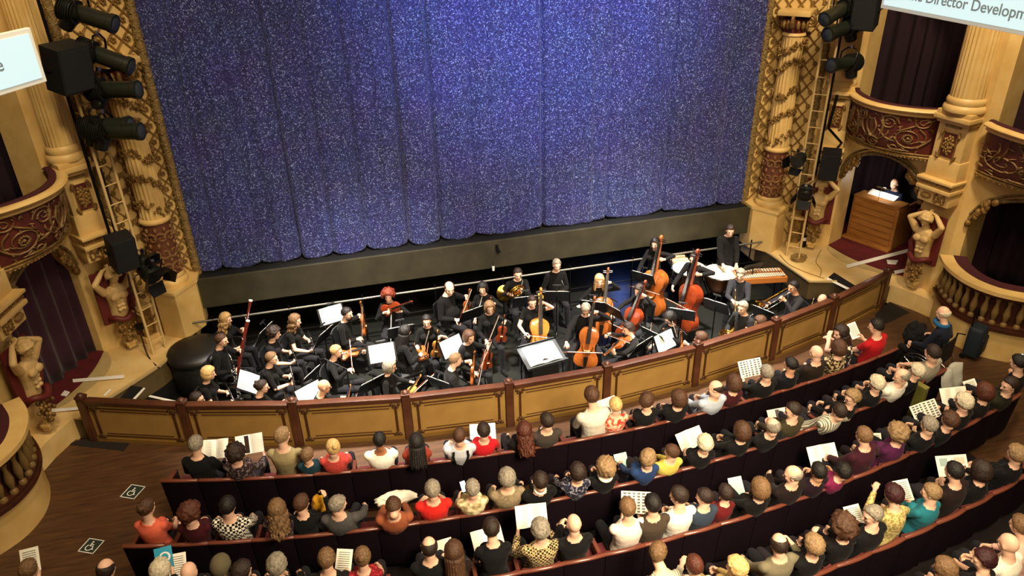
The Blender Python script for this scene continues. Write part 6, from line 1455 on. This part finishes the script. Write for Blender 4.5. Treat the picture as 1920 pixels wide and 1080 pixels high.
def profile_spot(C, d, label, s=1.0, clamp=None):
    t = thing('profile_spotlight', label, 'stage light', M=basis(C, d, y=Vector((0, 0, 1))))
    b = MB(); b.lathe([(.085*s, .02), (.09*s, .05), (.09*s, .36*s), (.1*s, .37*s), (.1*s, .42*s), (.075*s, .425*s)], seg=20); b.build('barrel', GREENISH, t, smooth=40)
    b = MB(); b.lathe([(.074*s, .424*s), (.06*s, .43*s), (.001, .436*s)], seg=18, caps=False); b.build('lens', mat('lamp_lens', '#3A3F44', .05, .2), t, smooth=60)
    b = MB(); b.ball((0, 0, -.05*s), (.11*s, .12*s, .13*s), 16, 10)
    for k in range(7): b.lathe([(.1*s, -.14*s+.026*k*s), (.125*s, -.137*s+.026*k*s), (.125*s, -.128*s+.026*k*s), (.1*s, -.125*s+.026*k*s)], seg=18)
    b.tube([(0, -.06*s, -.04*s), (0, -.19*s, -.1*s)], [.09*s, .075*s], 14); b.build('lamp_house', LAMPC, t, smooth=40)
    b = MB(); b.tube([(-.11*s, 0, .1*s), (-.12*s, .14*s, .06*s), (-.06*s, .2*s, .03*s), (.06*s, .2*s, .03*s), (.12*s, .14*s, .06*s), (.11*s, 0, .1*s)], .011*s, 6); b.build('yoke', METAL, t, smooth=60)
    b = MB(); b.box((0, .22*s, .03*s), (.05, .07, .05), bev=.008); b.build('hook_clamp', STEEL, t); return t
def speaker(C, face, size, label, tilt=10):
    n = Vector(face).normalized(); t = thing('loudspeaker', label, 'loudspeaker', M=basis(C, (0, 0, 1), y=n) @ Matrix.Rotation(R_(-tilt), 4, 'X'))
    w, d, h = size; b = MB(); b.box((0, 0, 0), (w, d, h), bev=.015); b.build('cabinet', mat('speaker_black', '#0F1013', .6), t)
    b = MB(); b.box((0, d/2+.004, 0), (w*.9, .012, h*.92), bev=.004); b.build('grille', mat('speaker_grille', '#14151B', .75, bump=(160, .5, 'voronoi')), t)
    b = MB(); b.tube([(-w/2-.01, 0, 0), (-w/2-.03, -d*.5, 0), (-w/2-.01, -d*.75, .0), (w/2+.01, -d*.75, 0), (w/2+.03, -d*.5, 0), (w/2+.01, 0, 0)], .012, 6); b.build('bracket', METAL, t); return t
YR = FR.y-.05; YL = FL.y-.05
pipe('lighting_boom', 'black vertical lighting pipe behind the right stage lamps', [(FR.x+.25, YR+.1, 2.2), (FR.x+.25, YR+.1, 6.6)], .026); pipe('lighting_boom', 'black vertical lighting pipe behind the left stage lamps', [(FL.x-.25, YL+.1, 2.2), (FL.x-.25, YL+.1, 6.6)], .026)
for i, (px, py, dx, dz, lab) in enumerate(((1585, 14, -1, -.28, 'topmost black profile spotlight of the right boom, cut by frame'), (1590, 50, -1, -.14, 'second black profile spotlight down the right boom'), (1594, 118, -1, .06, 'lowest black profile spotlight of the right boom'))):
    profile_spot(aty(px, py, YR-.1), (dx, -.35, dz), lab, 1.4)
for i, (px, py, dx, dz, lab) in enumerate(((140, 22, 1, -.34, 'topmost black profile spotlight of the left boom'), (172, 98, 1, -.42, 'second black profile spotlight of the left boom, tilted down'), (190, 168, 1, -.0, 'third black profile spotlight of the left boom'), (178, 238, 1, .05, 'fourth black profile spotlight of the left boom, partly behind another'), (196, 246, 1, -.0, 'lowest black profile spotlight of the left boom'))):
    profile_spot(aty(px, py, YL-.1-.12*(i == 4)), (dx, -.35, dz), lab, 1.4)
speaker(aty(1624, 20, YR-.3), (-.75, -.65, 0), (.42, .4, .62), 'black loudspeaker beside the right screen above the lamps'); speaker(aty(128, 126, YL-.3), (.75, -.65, 0), (.52, .4, .66), 'black loudspeaker between the left screen and lamps')
speaker(aty(1556, 308, YR-.25), (-.6, -.8, 0), (.36, .34, .58), 'black loudspeaker hanging beside the right ladder above the lower lamps', 14); speaker(aty(229, 472, YL-.25), (.5, -.85, 0), (.38, .34, .6), 'black loudspeaker hanging beside the left ladder', 12)
pipe('speaker_arm', 'black jointed arm holding the lower right loudspeaker', [aty(1570, 178, YR), aty(1553, 240, YR), aty(1578, 268, YR), aty(1560, 290, YR-.1)], .03, 'arm'); pipe('speaker_arm', 'black arm holding the lower left loudspeaker', [aty(187, 318, YL), aty(203, 372, YL), aty(214, 425, YL), aty(222, 445, YL-.1)], .034, 'arm')
def floodlight(C, d, label, s=1.0):
    t = thing('flood_lamp', label, 'stage light', M=basis(C, d, y=Vector((0, 0, 1))))
    b = MB(); b.lathe([(.05*s, -.2*s), (.13*s, -.14*s), (.15*s, .02*s), (.15*s, .1*s)], seg=18); b.build('housing', LAMPC, t, smooth=40)
    for k in range(4):
        a = k*PI/2; b = MB(); R2 = Matrix.Rotation(a, 3, 'Z'); b.add([R2 @ Vector(p) for p in ((-.15*s, .15*s, .1*s), (.15*s, .15*s, .1*s), (.11*s, .24*s, .26*s), (-.11*s, .24*s, .26*s), (-.15*s, .158*s, .1*s), (.15*s, .158*s, .1*s), (.11*s, .248*s, .26*s), (-.11*s, .248*s, .26*s))], [(0, 1, 2, 3), (7, 6, 5, 4), (0, 4, 5, 1), (1, 5, 6, 2), (2, 6, 7, 3), (3, 7, 4, 0)]); b.build('barn_door', METAL, t)
    b = MB(); b.tube([(-.17*s, 0, 0), (-.17*s, .2*s, 0), (.17*s, .2*s, 0), (.17*s, 0, 0)], .012*s, 6); b.build('yoke', METAL, t)
    b = MB(); b.box((0, .24*s, 0), (.05, .1, .05)); b.tube([(0, .2, -.05), (.1, .16, -.2), (.02, .02, -.2)], .012, 6); b.build('clamp', STEEL, t); return t
floodlight(aty(1497, 300, YR-.1), (-.8, -.5, -.3), 'black hooded flood lamp left of the right lower loudspeaker', .9); floodlight(aty(1510, 362, YR-.1), (-.5, -.6, -.6), 'black flood lamp with shiny clamp low on the right boom', 1.0)
floodlight(aty(282, 512, YL-.15), (.6, -.6, -.5), 'black flood lamp with shiny clamp low on the left boom', 1.15); floodlight(aty(268, 490, YL-.05), (.9, -.2, -.2), 'smaller black flood lamp above the low left lamp', .8)
# cables
def cable(name, label, pts, r=.01, m=None):
    P = [Vector(p) for p in pts]; Q = []
    for i in range(len(P)-1):
        p0, p1, p2, p3 = P[max(i-1, 0)], P[i], P[i+1], P[min(i+2, len(P)-1)]
        for k in range(6): u = k/6; Q.append(.5*((2*p1)+(p2-p0)*u+(2*p0-5*p1+4*p2-p3)*u*u+(3*p1-p0-3*p2+p3)*u**3))
    Q.append(P[-1]); o = Q[0].copy(); b = MB(); b.tube([q-o for q in Q], r, 6); return tag(b.build(name, m or METAL, smooth=60, loc=o), label, 'cable')
cable('cable', 'dark cable hanging from the left lamps to the ledge', [aty(240, 515, YL-.1), aty(248, 560, YL-.05), aty(262, 620, YL), atz(278, 668, .38), atz(298, 690, .38)], .014, mat('cable_maroon', '#2E0F0E', .5))
cable('cable', 'dark cable hanging down beside the right ladder', [aty(1515, 395, YR), aty(1512, 425, YR), aty(1502, 455, YR), atz(1497, 482, .38)], .012)
cable('cable', 'thin cable curling over the right ledge towards the pit', [atz(1540, 468, .37), atz(1530, 490, .37), atz(1540, 505, .37), atz(1537, 520, .37)], .007, mat('cable_tan', '#8A6E42', .5))
cable('cable', 'pale cable along the right pit edge', [atz(1462, 478, .37), atz(1480, 496, .37), atz(1510, 510, .37), atz(1545, 522, .37)], .009, mat('cable_tan', '#8A6E42'))
C0 = atz(1497, 487, .37); b = MB()
for k in range(7): rr = random.Random(k); b.tube([(rr.uniform(-.03, .03)+(.13+.02*k*.3)*math.cos(a), rr.uniform(-.03, .03)+(.11)*math.sin(a), .012+.012*k) for a in np.linspace(0, 2*PI, 22, endpoint=False)], .011, 6, closed=True)
tag(b.build('cable_coil', mat('cable_tan', '#8A6E42'), smooth=60, loc=C0), 'coil of pale cable at the foot of the right ladder', 'cable coil')
t = thing('floor_bottle', 'dark bottle with white label standing behind the right ladder', 'bottle', atz(1505, 462, .36)); b = MB(); b.lathe([(.06, 0), (.06, .3), (.03, .4), (.025, .5)], seg=14); b.build('glass', METAL, t, smooth=50); b = MB(); b.lathe([(.062, .16), (.062, .24)], seg=14, caps=False); b.build('paper_band', WHITE, t, smooth=60)
q = aty(262, 612, YL); t = thing('socket_box', 'small black socket box on the left ladder', 'box', q); b = MB(); b.box((0, 0, 0), (.13, .08, .1), bev=.008); b.build('housing', METAL, t); b = MB(); b.tube([(.0, 0, -.05), (.02, 0, -.2)], .01, 6); b.build('lead', METAL, t)
# ---------------------------------------------------------------- surtitle screens
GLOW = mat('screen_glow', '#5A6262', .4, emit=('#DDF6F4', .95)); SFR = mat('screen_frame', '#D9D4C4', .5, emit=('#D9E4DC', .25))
TXT = mat('screen_text', '#5E686A', .5, emit=('#98A4A4', .32))
def text_mesh(s, size):
    c = bpy.data.curves.new('t', 'FONT'); c.body = s; c.size = size; c.extrude = .002; c.offset = size*.012; o = bpy.data.objects.new('t', c); COL.objects.link(o)
    me = bpy.data.meshes.new_from_object(o.evaluated_get(bpy.context.evaluated_depsgraph_get())); bpy.data.objects.remove(o); me.materials.clear(); me.materials.append(TXT); return me
def screen(corner, u, w, h, label, txt, tpos, tsize, side):
    """corner: lower corner; u: unit vector to picture right"""
    u = Vector(u).normalized(); M = basis(corner, Vector((0, 0, 1)).cross(u)*-1 if 0 else u.cross(Vector((0, 0, 1))), x=u)
    t = thing('surtitle_screen', label, 'screen', M=M)
    x0 = 0 if side > 0 else -w
    b = MB(); b.box((x0+w/2, h/2, -.04), (w, h, .06), bev=.01); b.build('frame', SFR, t)
    b = MB(); b.box((x0+w/2, h/2, -.006), (w-.12, h-.12, .014)); b.build('screen_face', GLOW, t)
    o = link('lettering', text_mesh(txt, tsize), t); o.location = (tpos[0], tpos[1], .004)
    b = MB(); b.box((x0+w/2, h/2, -.2), (w*.4, .06, .3)); b.build('wall_bracket', METAL, t)
screen((5.93, 11.0, 5.80), (.064, -.998, 0), 4.2, 1.4, 'bright surtitle screen with grey words at the upper right', 'the Director Development', (.55, .20), .215, 1)
screen((-6.16, 10.2, 5.80), (.49, .87, 0), 3.2, .62, 'bright surtitle screen at the upper left edge', 'e', (-.62, .25), .2, -1)
# ---------------------------------------------------------------- organ and organist in the right box
OA, OB = Vector((8.18, 13.35, .385)), Vector((8.56, 12.42, .385)); du = (OB-OA).normalized(); dn = Vector((-du.y, du.x, 0)); dn = dn if dn.x > 0 else -dn; zt = aty(1603, 366, 13.35).z-.385; wO = (OB-OA).length
OAK = mat('oak_organ', '#B27A3E', .35, var=('#915C28', 3, .3, .7, 'wood'), coat=.3)
M = basis((OA+OB)/2, (0, 0, 1), x=du); t = thing('organ_console', 'oak organ console with panelled back inside the right box', 'organ', M=M); sgn = 1 if (M.to_3x3() @ Vector((0, 1, 0))).dot(dn) > 0 else -1
b = MB(); b.box((0, sgn*.03, zt/2), (wO, .05, zt), bev=.006)
for k in range(6): b.box((0, sgn*-.005, .16+k*(zt-.2)/5.6), (wO*.94, .03, (zt-.2)/7), bev=.008)
b.build('back_panel', OAK, t)
for s in (-1, 1): b = MB(); b.box((s*wO/2, sgn*.4, zt*.48), (.06, .78, zt*.96), bev=.02); b.build('side_panel', OAK, t)
b = MB(); b.box((0, sgn*-.05, .03), (wO+.1, .14, .06), bev=.008); b.build('plinth', OAK, t)
b = MB(); b.box((0, sgn*.2, zt), (wO+.06, .42, .04), bev=.01); b.build('top_board', OAK, t)
b = MB(); b.box((0, sgn*.62, .74), (wO-.08, .3, .06)); b.cur = 1
for k in range(2): b.box((0, sgn*(.6+.12*k), .79+.05*(1-k)), (wO-.2, .12, .03))
b.build('keyboards', [OAK, WHITE], t)
p = thing('sheet_music', 'brightly lit sheet music standing on top of the organ console', 'sheet music', M=M); b = MB(); b.box((-.05, sgn*.34, zt+.05), (.62, .012, .2), Matrix.Rotation(R_(sgn*-72), 3, 'X')); b.build('page', SHEET, p)
t2 = thing('organ_lamp', 'small bright music lamp on the organ console', 'lamp', M=M); b = MB(); b.tube([(0, sgn*.08, zt+.02), (0, sgn*.06, zt+.2), (0, sgn*.16, zt+.27)], .008, 6); b.tube([(-.14, sgn*.18, zt+.27), (.14, sgn*.18, zt+.27)], .02, 8); b.build('arm', STEEL, t2, smooth=60)
l = bpy.data.lights.new('organ_lamp_light', 'POINT'); l.energy = 9; l.color = (1, .95, .85); l.shadow_soft_size = .04; lo = bpy.data.objects.new('lamp_light', l); COL.objects.link(lo); lo.parent = t2; lo.location = (0, sgn*.24, zt+.30)
Ho = atz(1677, 345, .385+1.26); Lo = Vector((Ho.x, Ho.y, .385))
make_person(Lo+dn*.05, math.atan2(dn.x, -dn.y), 'bald person in dark navy shirt seated at the organ, right box', head=Ho, hair=('bald', ''), top='#242C48', hands={'R': (.14, .42, .86), 'L': (-.14, .42, .86)}, vox=.011, hpitch=.35)
t = thing('organ_bench', 'dark wooden bench under the organist', 'bench', Lo+dn*.08, math.atan2(dn.x, -dn.y)); b = MB(); b.box((0, 0, .42), (.7, .32, .05), bev=.01); b.build('seat', MAHOG, t)
for x in (-.3, .3): b = MB(); b.box((x, 0, .2), (.05, .28, .4)); b.build('leg', MAHOG, t)
b = MB(); A1 = Lo+dn*.5-du*.7; b.slab([[A1+du*(1.15*k)+Vector((0, 0, z))+dn*(.1*z) for k in np.linspace(0, 1, 6)] for z in (0, 1.0, 1.75-.0)], (.02, .01, 0)); o = shifted(b, A1).build('folding_screen', mat('slate_cloth', '#23242C', .8), loc=A1); tag(o, 'dark slate cloth screen standing behind the organist', 'screen')
# ---------------------------------------------------------------- tape, scraps, mats on the ledges
def flat(name, label, cat, px4, z, m, th=.006):
    P = [atz(x, y, z) for x, y in px4]; c = sum(P, Vector())/len(P); b = MB(); b.prism([(p.x-c.x, p.y-c.y) for p in P], 0, th*.5)
    o = b.build(name, m, loc=(c.x, c.y, z)); return tag(o, label, cat)
flat('floor_tape', 'long white tape strip across the right box carpet', 'tape', [(1586, 497), (1724, 461), (1725, 467), (1588, 503)], .387, WHITE); flat('floor_tape', 'short white tape strip beside the last barrier post, right', 'tape', [(1676, 508), (1716, 500), (1717, 506), (1678, 514)], .387, WHITE)
flat('paper_scrap', 'crumpled white scrap on the right box carpet', 'paper', [(1662, 488), (1684, 489), (1680, 496), (1664, 495)], .387, WHITE, .03)
flat('floor_tape', 'long white tape strip across the left box carpet', 'tape', [(136, 711), (233, 703), (233, 709), (137, 717)], .387, WHITE); flat('floor_tape', 'short white tape strip by the left column foot', 'tape', [(96, 767), (150, 763), (150, 768), (96, 773)], .387, WHITE)
flat('paper_scrap', 'crumpled white scrap on the left box carpet', 'paper', [(114, 742), (122, 733), (131, 736), (124, 744)], .387, WHITE, .03); flat('floor_tape', 'two short white tape marks on the left ledge', 'tape', [(194, 741), (206, 729), (209, 731), (197, 743)], .374, WHITE)
flat('edge_mat', 'black mat with white edge on the left ledge', 'mat', [(226, 750), (246, 723), (271, 727), (252, 751)], .364, BLACK); flat('floor_tape', 'white tape edging the black mat on the left ledge', 'tape', [(247, 750), (269, 727), (273, 728), (252, 751)], .374, WHITE)
flat('edge_mat', 'black wedge mat on the right ledge beside the barrier', 'mat', [(1564, 511), (1612, 541), (1600, 548), (1553, 520)], .364, BLACK); flat('floor_tape', 'white tape edging the black mat on the right ledge', 'tape', [(1551, 520), (1600, 544), (1598, 548), (1550, 524)], .374, WHITE)
flat('edge_mat', 'dark mat on the floor below the left end of the barrier', 'mat', [(122, 833), (170, 820), (246, 827), (232, 846)], .002, mat('mat_dark', '#17100B', .9)); flat('edge_mat', 'dark mat on the floor below the right end of the barrier', 'mat', [(1640, 590), (1668, 566), (1706, 586), (1650, 612)], .002, mat('mat_dark', '#17100B'))
flat('floor_tape', 'white tape line along the left pit edge', 'tape', [(278, 744), (282, 741), (331, 752), (330, 756)], .364, WHITE)
flat('hearing_card', 'bright pink card lying on the floor behind the fourth row', 'card', [(1650, 1030), (1668, 1022), (1669, 1027), (1652, 1035)], .30, mat('pink_card', '#E0405A', .5))
# wheelchair floor signs
SIGN = mat('sign_green', '#26322A', .6)
for (BL, BR, TR, TL, lab) in (((228, 932), (255, 937), (270, 912), (243, 908), 'dark floor sign with white wheelchair symbol by the front row end'), ((147, 1034), (177, 1040), (194, 1013), (166, 1009), 'dark floor sign with white wheelchair symbol by the second row end')):
    zf = floor_z(atz(*BL, 0).y)+.003; P = [atz(*p, zf) for p in (BL, BR, TR, TL)]; c = sum(P, Vector())/4; ux = ((P[1]-P[0])+(P[2]-P[3]))/2; uy = ((P[3]-P[0])+(P[2]-P[1]))/2; sx, sy = ux.length, uy.length
    t = thing('floor_sign', lab, 'sign', M=basis(c, (0, 0, 1), x=ux)); b = MB(); b.box((0, 0, 0), (sx, sy, .004)); b.build('plate', SIGN, t)
    b = MB(); [b.box(p, d) for p, d in (((0, sy/2-.008, .002), (sx, .012, .006)), ((0, -sy/2+.008, .002), (sx, .012, .006)), ((sx/2-.008, 0, .002), (.012, sy, .006)), ((-sx/2+.008, 0, .002), (.012, sy, .006)))]; b.build('border', WHITE, t)
    k = min(sx, sy)*.36; b = MB(); b.ball((-.02*k/.1, .78*k, .003), (.15*k, .15*k, .003), 12, 6)
    F = dict(seg=6, flat=.35); b.tube([(-.2*k, .55*k, .004), (-.2*k, .0*k, .004), (.35*k, .0*k, .004), (.55*k, -.6*k, .004), (.75*k, -.55*k, .004)], .09*k, **F); b.tube([(-.2*k, .32*k, .004), (.3*k, .32*k, .004)], .08*k, **F)
    b.tube([(-.1*k+.55*k*math.cos(a), -.35*k+.55*k*math.sin(a), .004) for a in np.linspace(R_(125), R_(345), 16)], .08*k, **F); b.build('wheelchair_symbol', WHITE, t)
# ---------------------------------------------------------------- wheelchair user, bag and coat in the right aisle
Hw = atz(1768, 588, 1.32); yw = Hw.y-.02; fz = floor_z(yw); Lw = Vector((Hw.x, yw, fz)); thw = R_(22)
make_person(Lw, thw, 'person with white hair in navy jacket and blue scarf sitting in a wheelchair', head=Hw, hair=('fringe', 'white', 1), top='#141826', eyes=False, size=1.08, hands={'R': (.3, .2, .72), 'L': (-.14, .3, .66)}, vox=.0125)
T = Matrix.Translation(Hw) @ Matrix.Rotation(thw, 4, 'Z'); b = MB(); b.tube([(.105*math.cos(a), -.02+.1*math.sin(a), -.17+.02*math.sin(a)) for a in np.linspace(0, 2*PI, 20, endpoint=False)], .036, 8, closed=True); o = b.build('scarf', cloth('#1F5078'), smooth=60); o.matrix_world = T; tag(o, 'blue scarf round the neck of the wheelchair user', 'scarf')
t = thing('wheelchair', 'black wheelchair with large wheels in the right aisle', 'wheelchair', Lw, thw)
for s in (-1, 1):
    b = MB(); b.tube([(s*.31, .05+.3*math.cos(a), .31+.3*math.sin(a)) for a in np.linspace(0, 2*PI, 32, endpoint=False)], .014, 6, closed=True); b.tube([(s*.335, .05+.26*math.cos(a), .31+.26*math.sin(a)) for a in np.linspace(0, 2*PI, 32, endpoint=False)], .008, 6, closed=True)
    for k in range(12): a = k*PI/6; b.tube([(s*.31, .05, .31), (s*.31, .05+.3*math.cos(a), .31+.3*math.sin(a))], .003, 4)
    b.build('wheel', STEEL, t, smooth=60); b = MB(); b.tube([(s*.25, .45+.07*math.cos(a), .08+.07*math.sin(a)) for a in np.linspace(0, 2*PI, 16, endpoint=False)], .014, 6, closed=True); b.build('castor', METAL, t, smooth=60)
    b = MB(); b.tube([(s*.25, .45, .1), (s*.25, .42, .45), (s*.25, -.18, .45), (s*.25, -.2, .95), (s*.25, -.32, .98)], .013, 7); b.tube([(s*.27, -.18, .68), (s*.27, .25, .68), (s*.27, .3, .45)], .013, 7); b.build('side_frame', METAL, t, smooth=60)
b = MB(); b.box((0, .1, .43), (.48, .45, .03), bev=.01); b.build('seat', BLACK, t); b = MB(); b.slab([[Vector((u, -.19-.02*(1-(u/.25)**2), z)) for u in np.linspace(-.25, .25, 5)] for z in (.5, .9)], (0, -.02, 0)); b.build('backrest', BLACK, t)
b = MB(); b.box((0, .58, .12), (.4, .14, .02)); b.build('footrest', METAL, t)
q = atz(1820, 668, 0); t = thing('trolley_bag', 'dark blue trolley bag with handle by the curved box wall', 'bag', (q.x, q.y, 0), R_(30)); b = MB(); b.box((0, 0, .36), (.4, .26, .6), bev=.07); b.build('body', mat('bag_navy', '#16202A', .7, bump=(40, .2)), t, smooth=60)
b = MB(); b.tube([(-.12, .1, .6), (-.12, .12, .92), (.12, .12, .92), (.12, .1, .6)], .012, 6); b.build('handle', METAL, t); b = MB(); b.box((0, -.13, .3), (.3, .06, .34), bev=.03); b.build('front_pocket', mat('bag_dark', '#0E1216', .7), t, smooth=60)
for s in (-1, 1): b = MB(); b.lathe([(.05, -.02), (.05, .02)], (s*.16, .1, .05), 12, Matrix.Rotation(PI/2, 3, 'Y')); b.build('wheel', METAL, t, smooth=60)
q = atz(1782, 690, .84); rows = []
for i, v in enumerate(np.linspace(0, 1, 9)):
    row = []
    for u in np.linspace(-.24, .24, 12): d = .16*math.sin(v*PI); row.append(Vector((u*(1+.2*math.sin(v*5)), (v-.5)*.26+.02*math.sin(u*22), .05*math.cos(u*25+v*4)*.5+(.0 if .3 < v < .7 else -abs(v-.5)*.7))))
    rows.append(row)
o = MB().slab(rows, (0, 0, .012)).build('draped_jacket', cloth('#9A988E'), smooth=180, loc=q); o.rotation_euler = (0, 0, R_(20)); tag(o, 'pale grey jacket thrown over the seat end by the wheelchair', 'jacket')
def heap(name, label, cat, C, r, m, seed=1, rot=0):
    rr = random.Random(seed); d = ICO_V.copy(); n1 = np.array([noise.noise(Vector(v)*1.7+Vector((seed*2.3, 0, 0))) for v in d.tolist()]); n2 = np.array([noise.noise(Vector(v)*4.5+Vector((0, seed*1.7, 0))) for v in d.tolist()])
    V = d*(1+.28*n1+.16*n2)[:, None]*np.array(r); V[:, 2] = np.maximum(V[:, 2], -r[2]*.55); b = MB(); b.add([tuple(v) for v in V], ICO_F); o = b.build(name, m, smooth=180, loc=C); o.rotation_euler = (0, 0, rot); return tag(o, label, cat)
heap('black_coat', 'heap of black coats at the right end of the front row', 'coat', atz(1716, 628, .62), (.2, .17, .24), cloth('#0E0D10'), 2)
heap('white_shawl', 'crumpled white shawl on the lap of the person in rust brown', 'shawl', atz(742, 934, .78), (.25, .1, .08), cloth('#E2DBCB'), 3)
heap('mustard_bag', 'mustard yellow bag beside the person in black with raised arm', 'bag', atz(599, 945, .72), (.1, .11, .13), cloth('#C08A22'), 4)
heap('dark_coat', 'dark coat bundled on the lap left of the brown bob, second row', 'coat', atz(1352, 846, .62), (.2, .13, .1), cloth('#1A171B'), 5)
q = atz(1690, 790, .1); t = thing('aisle_panel', 'narrow olive green panel closing the seat end behind the white shirt', 'panel', (q.x, q.y, floor_z(q.y)), R_(15)); b = MB(); b.box((0, 0, .42), (.09, .5, .84), bev=.02); b.build('board', mat('olive_panel', '#5C5A26', .5), t); b = MB(); b.box((0, 0, .85), (.1, .5, .03), bev=.01); b.build('capping', mat('olive_cap', '#777238', .4), t)
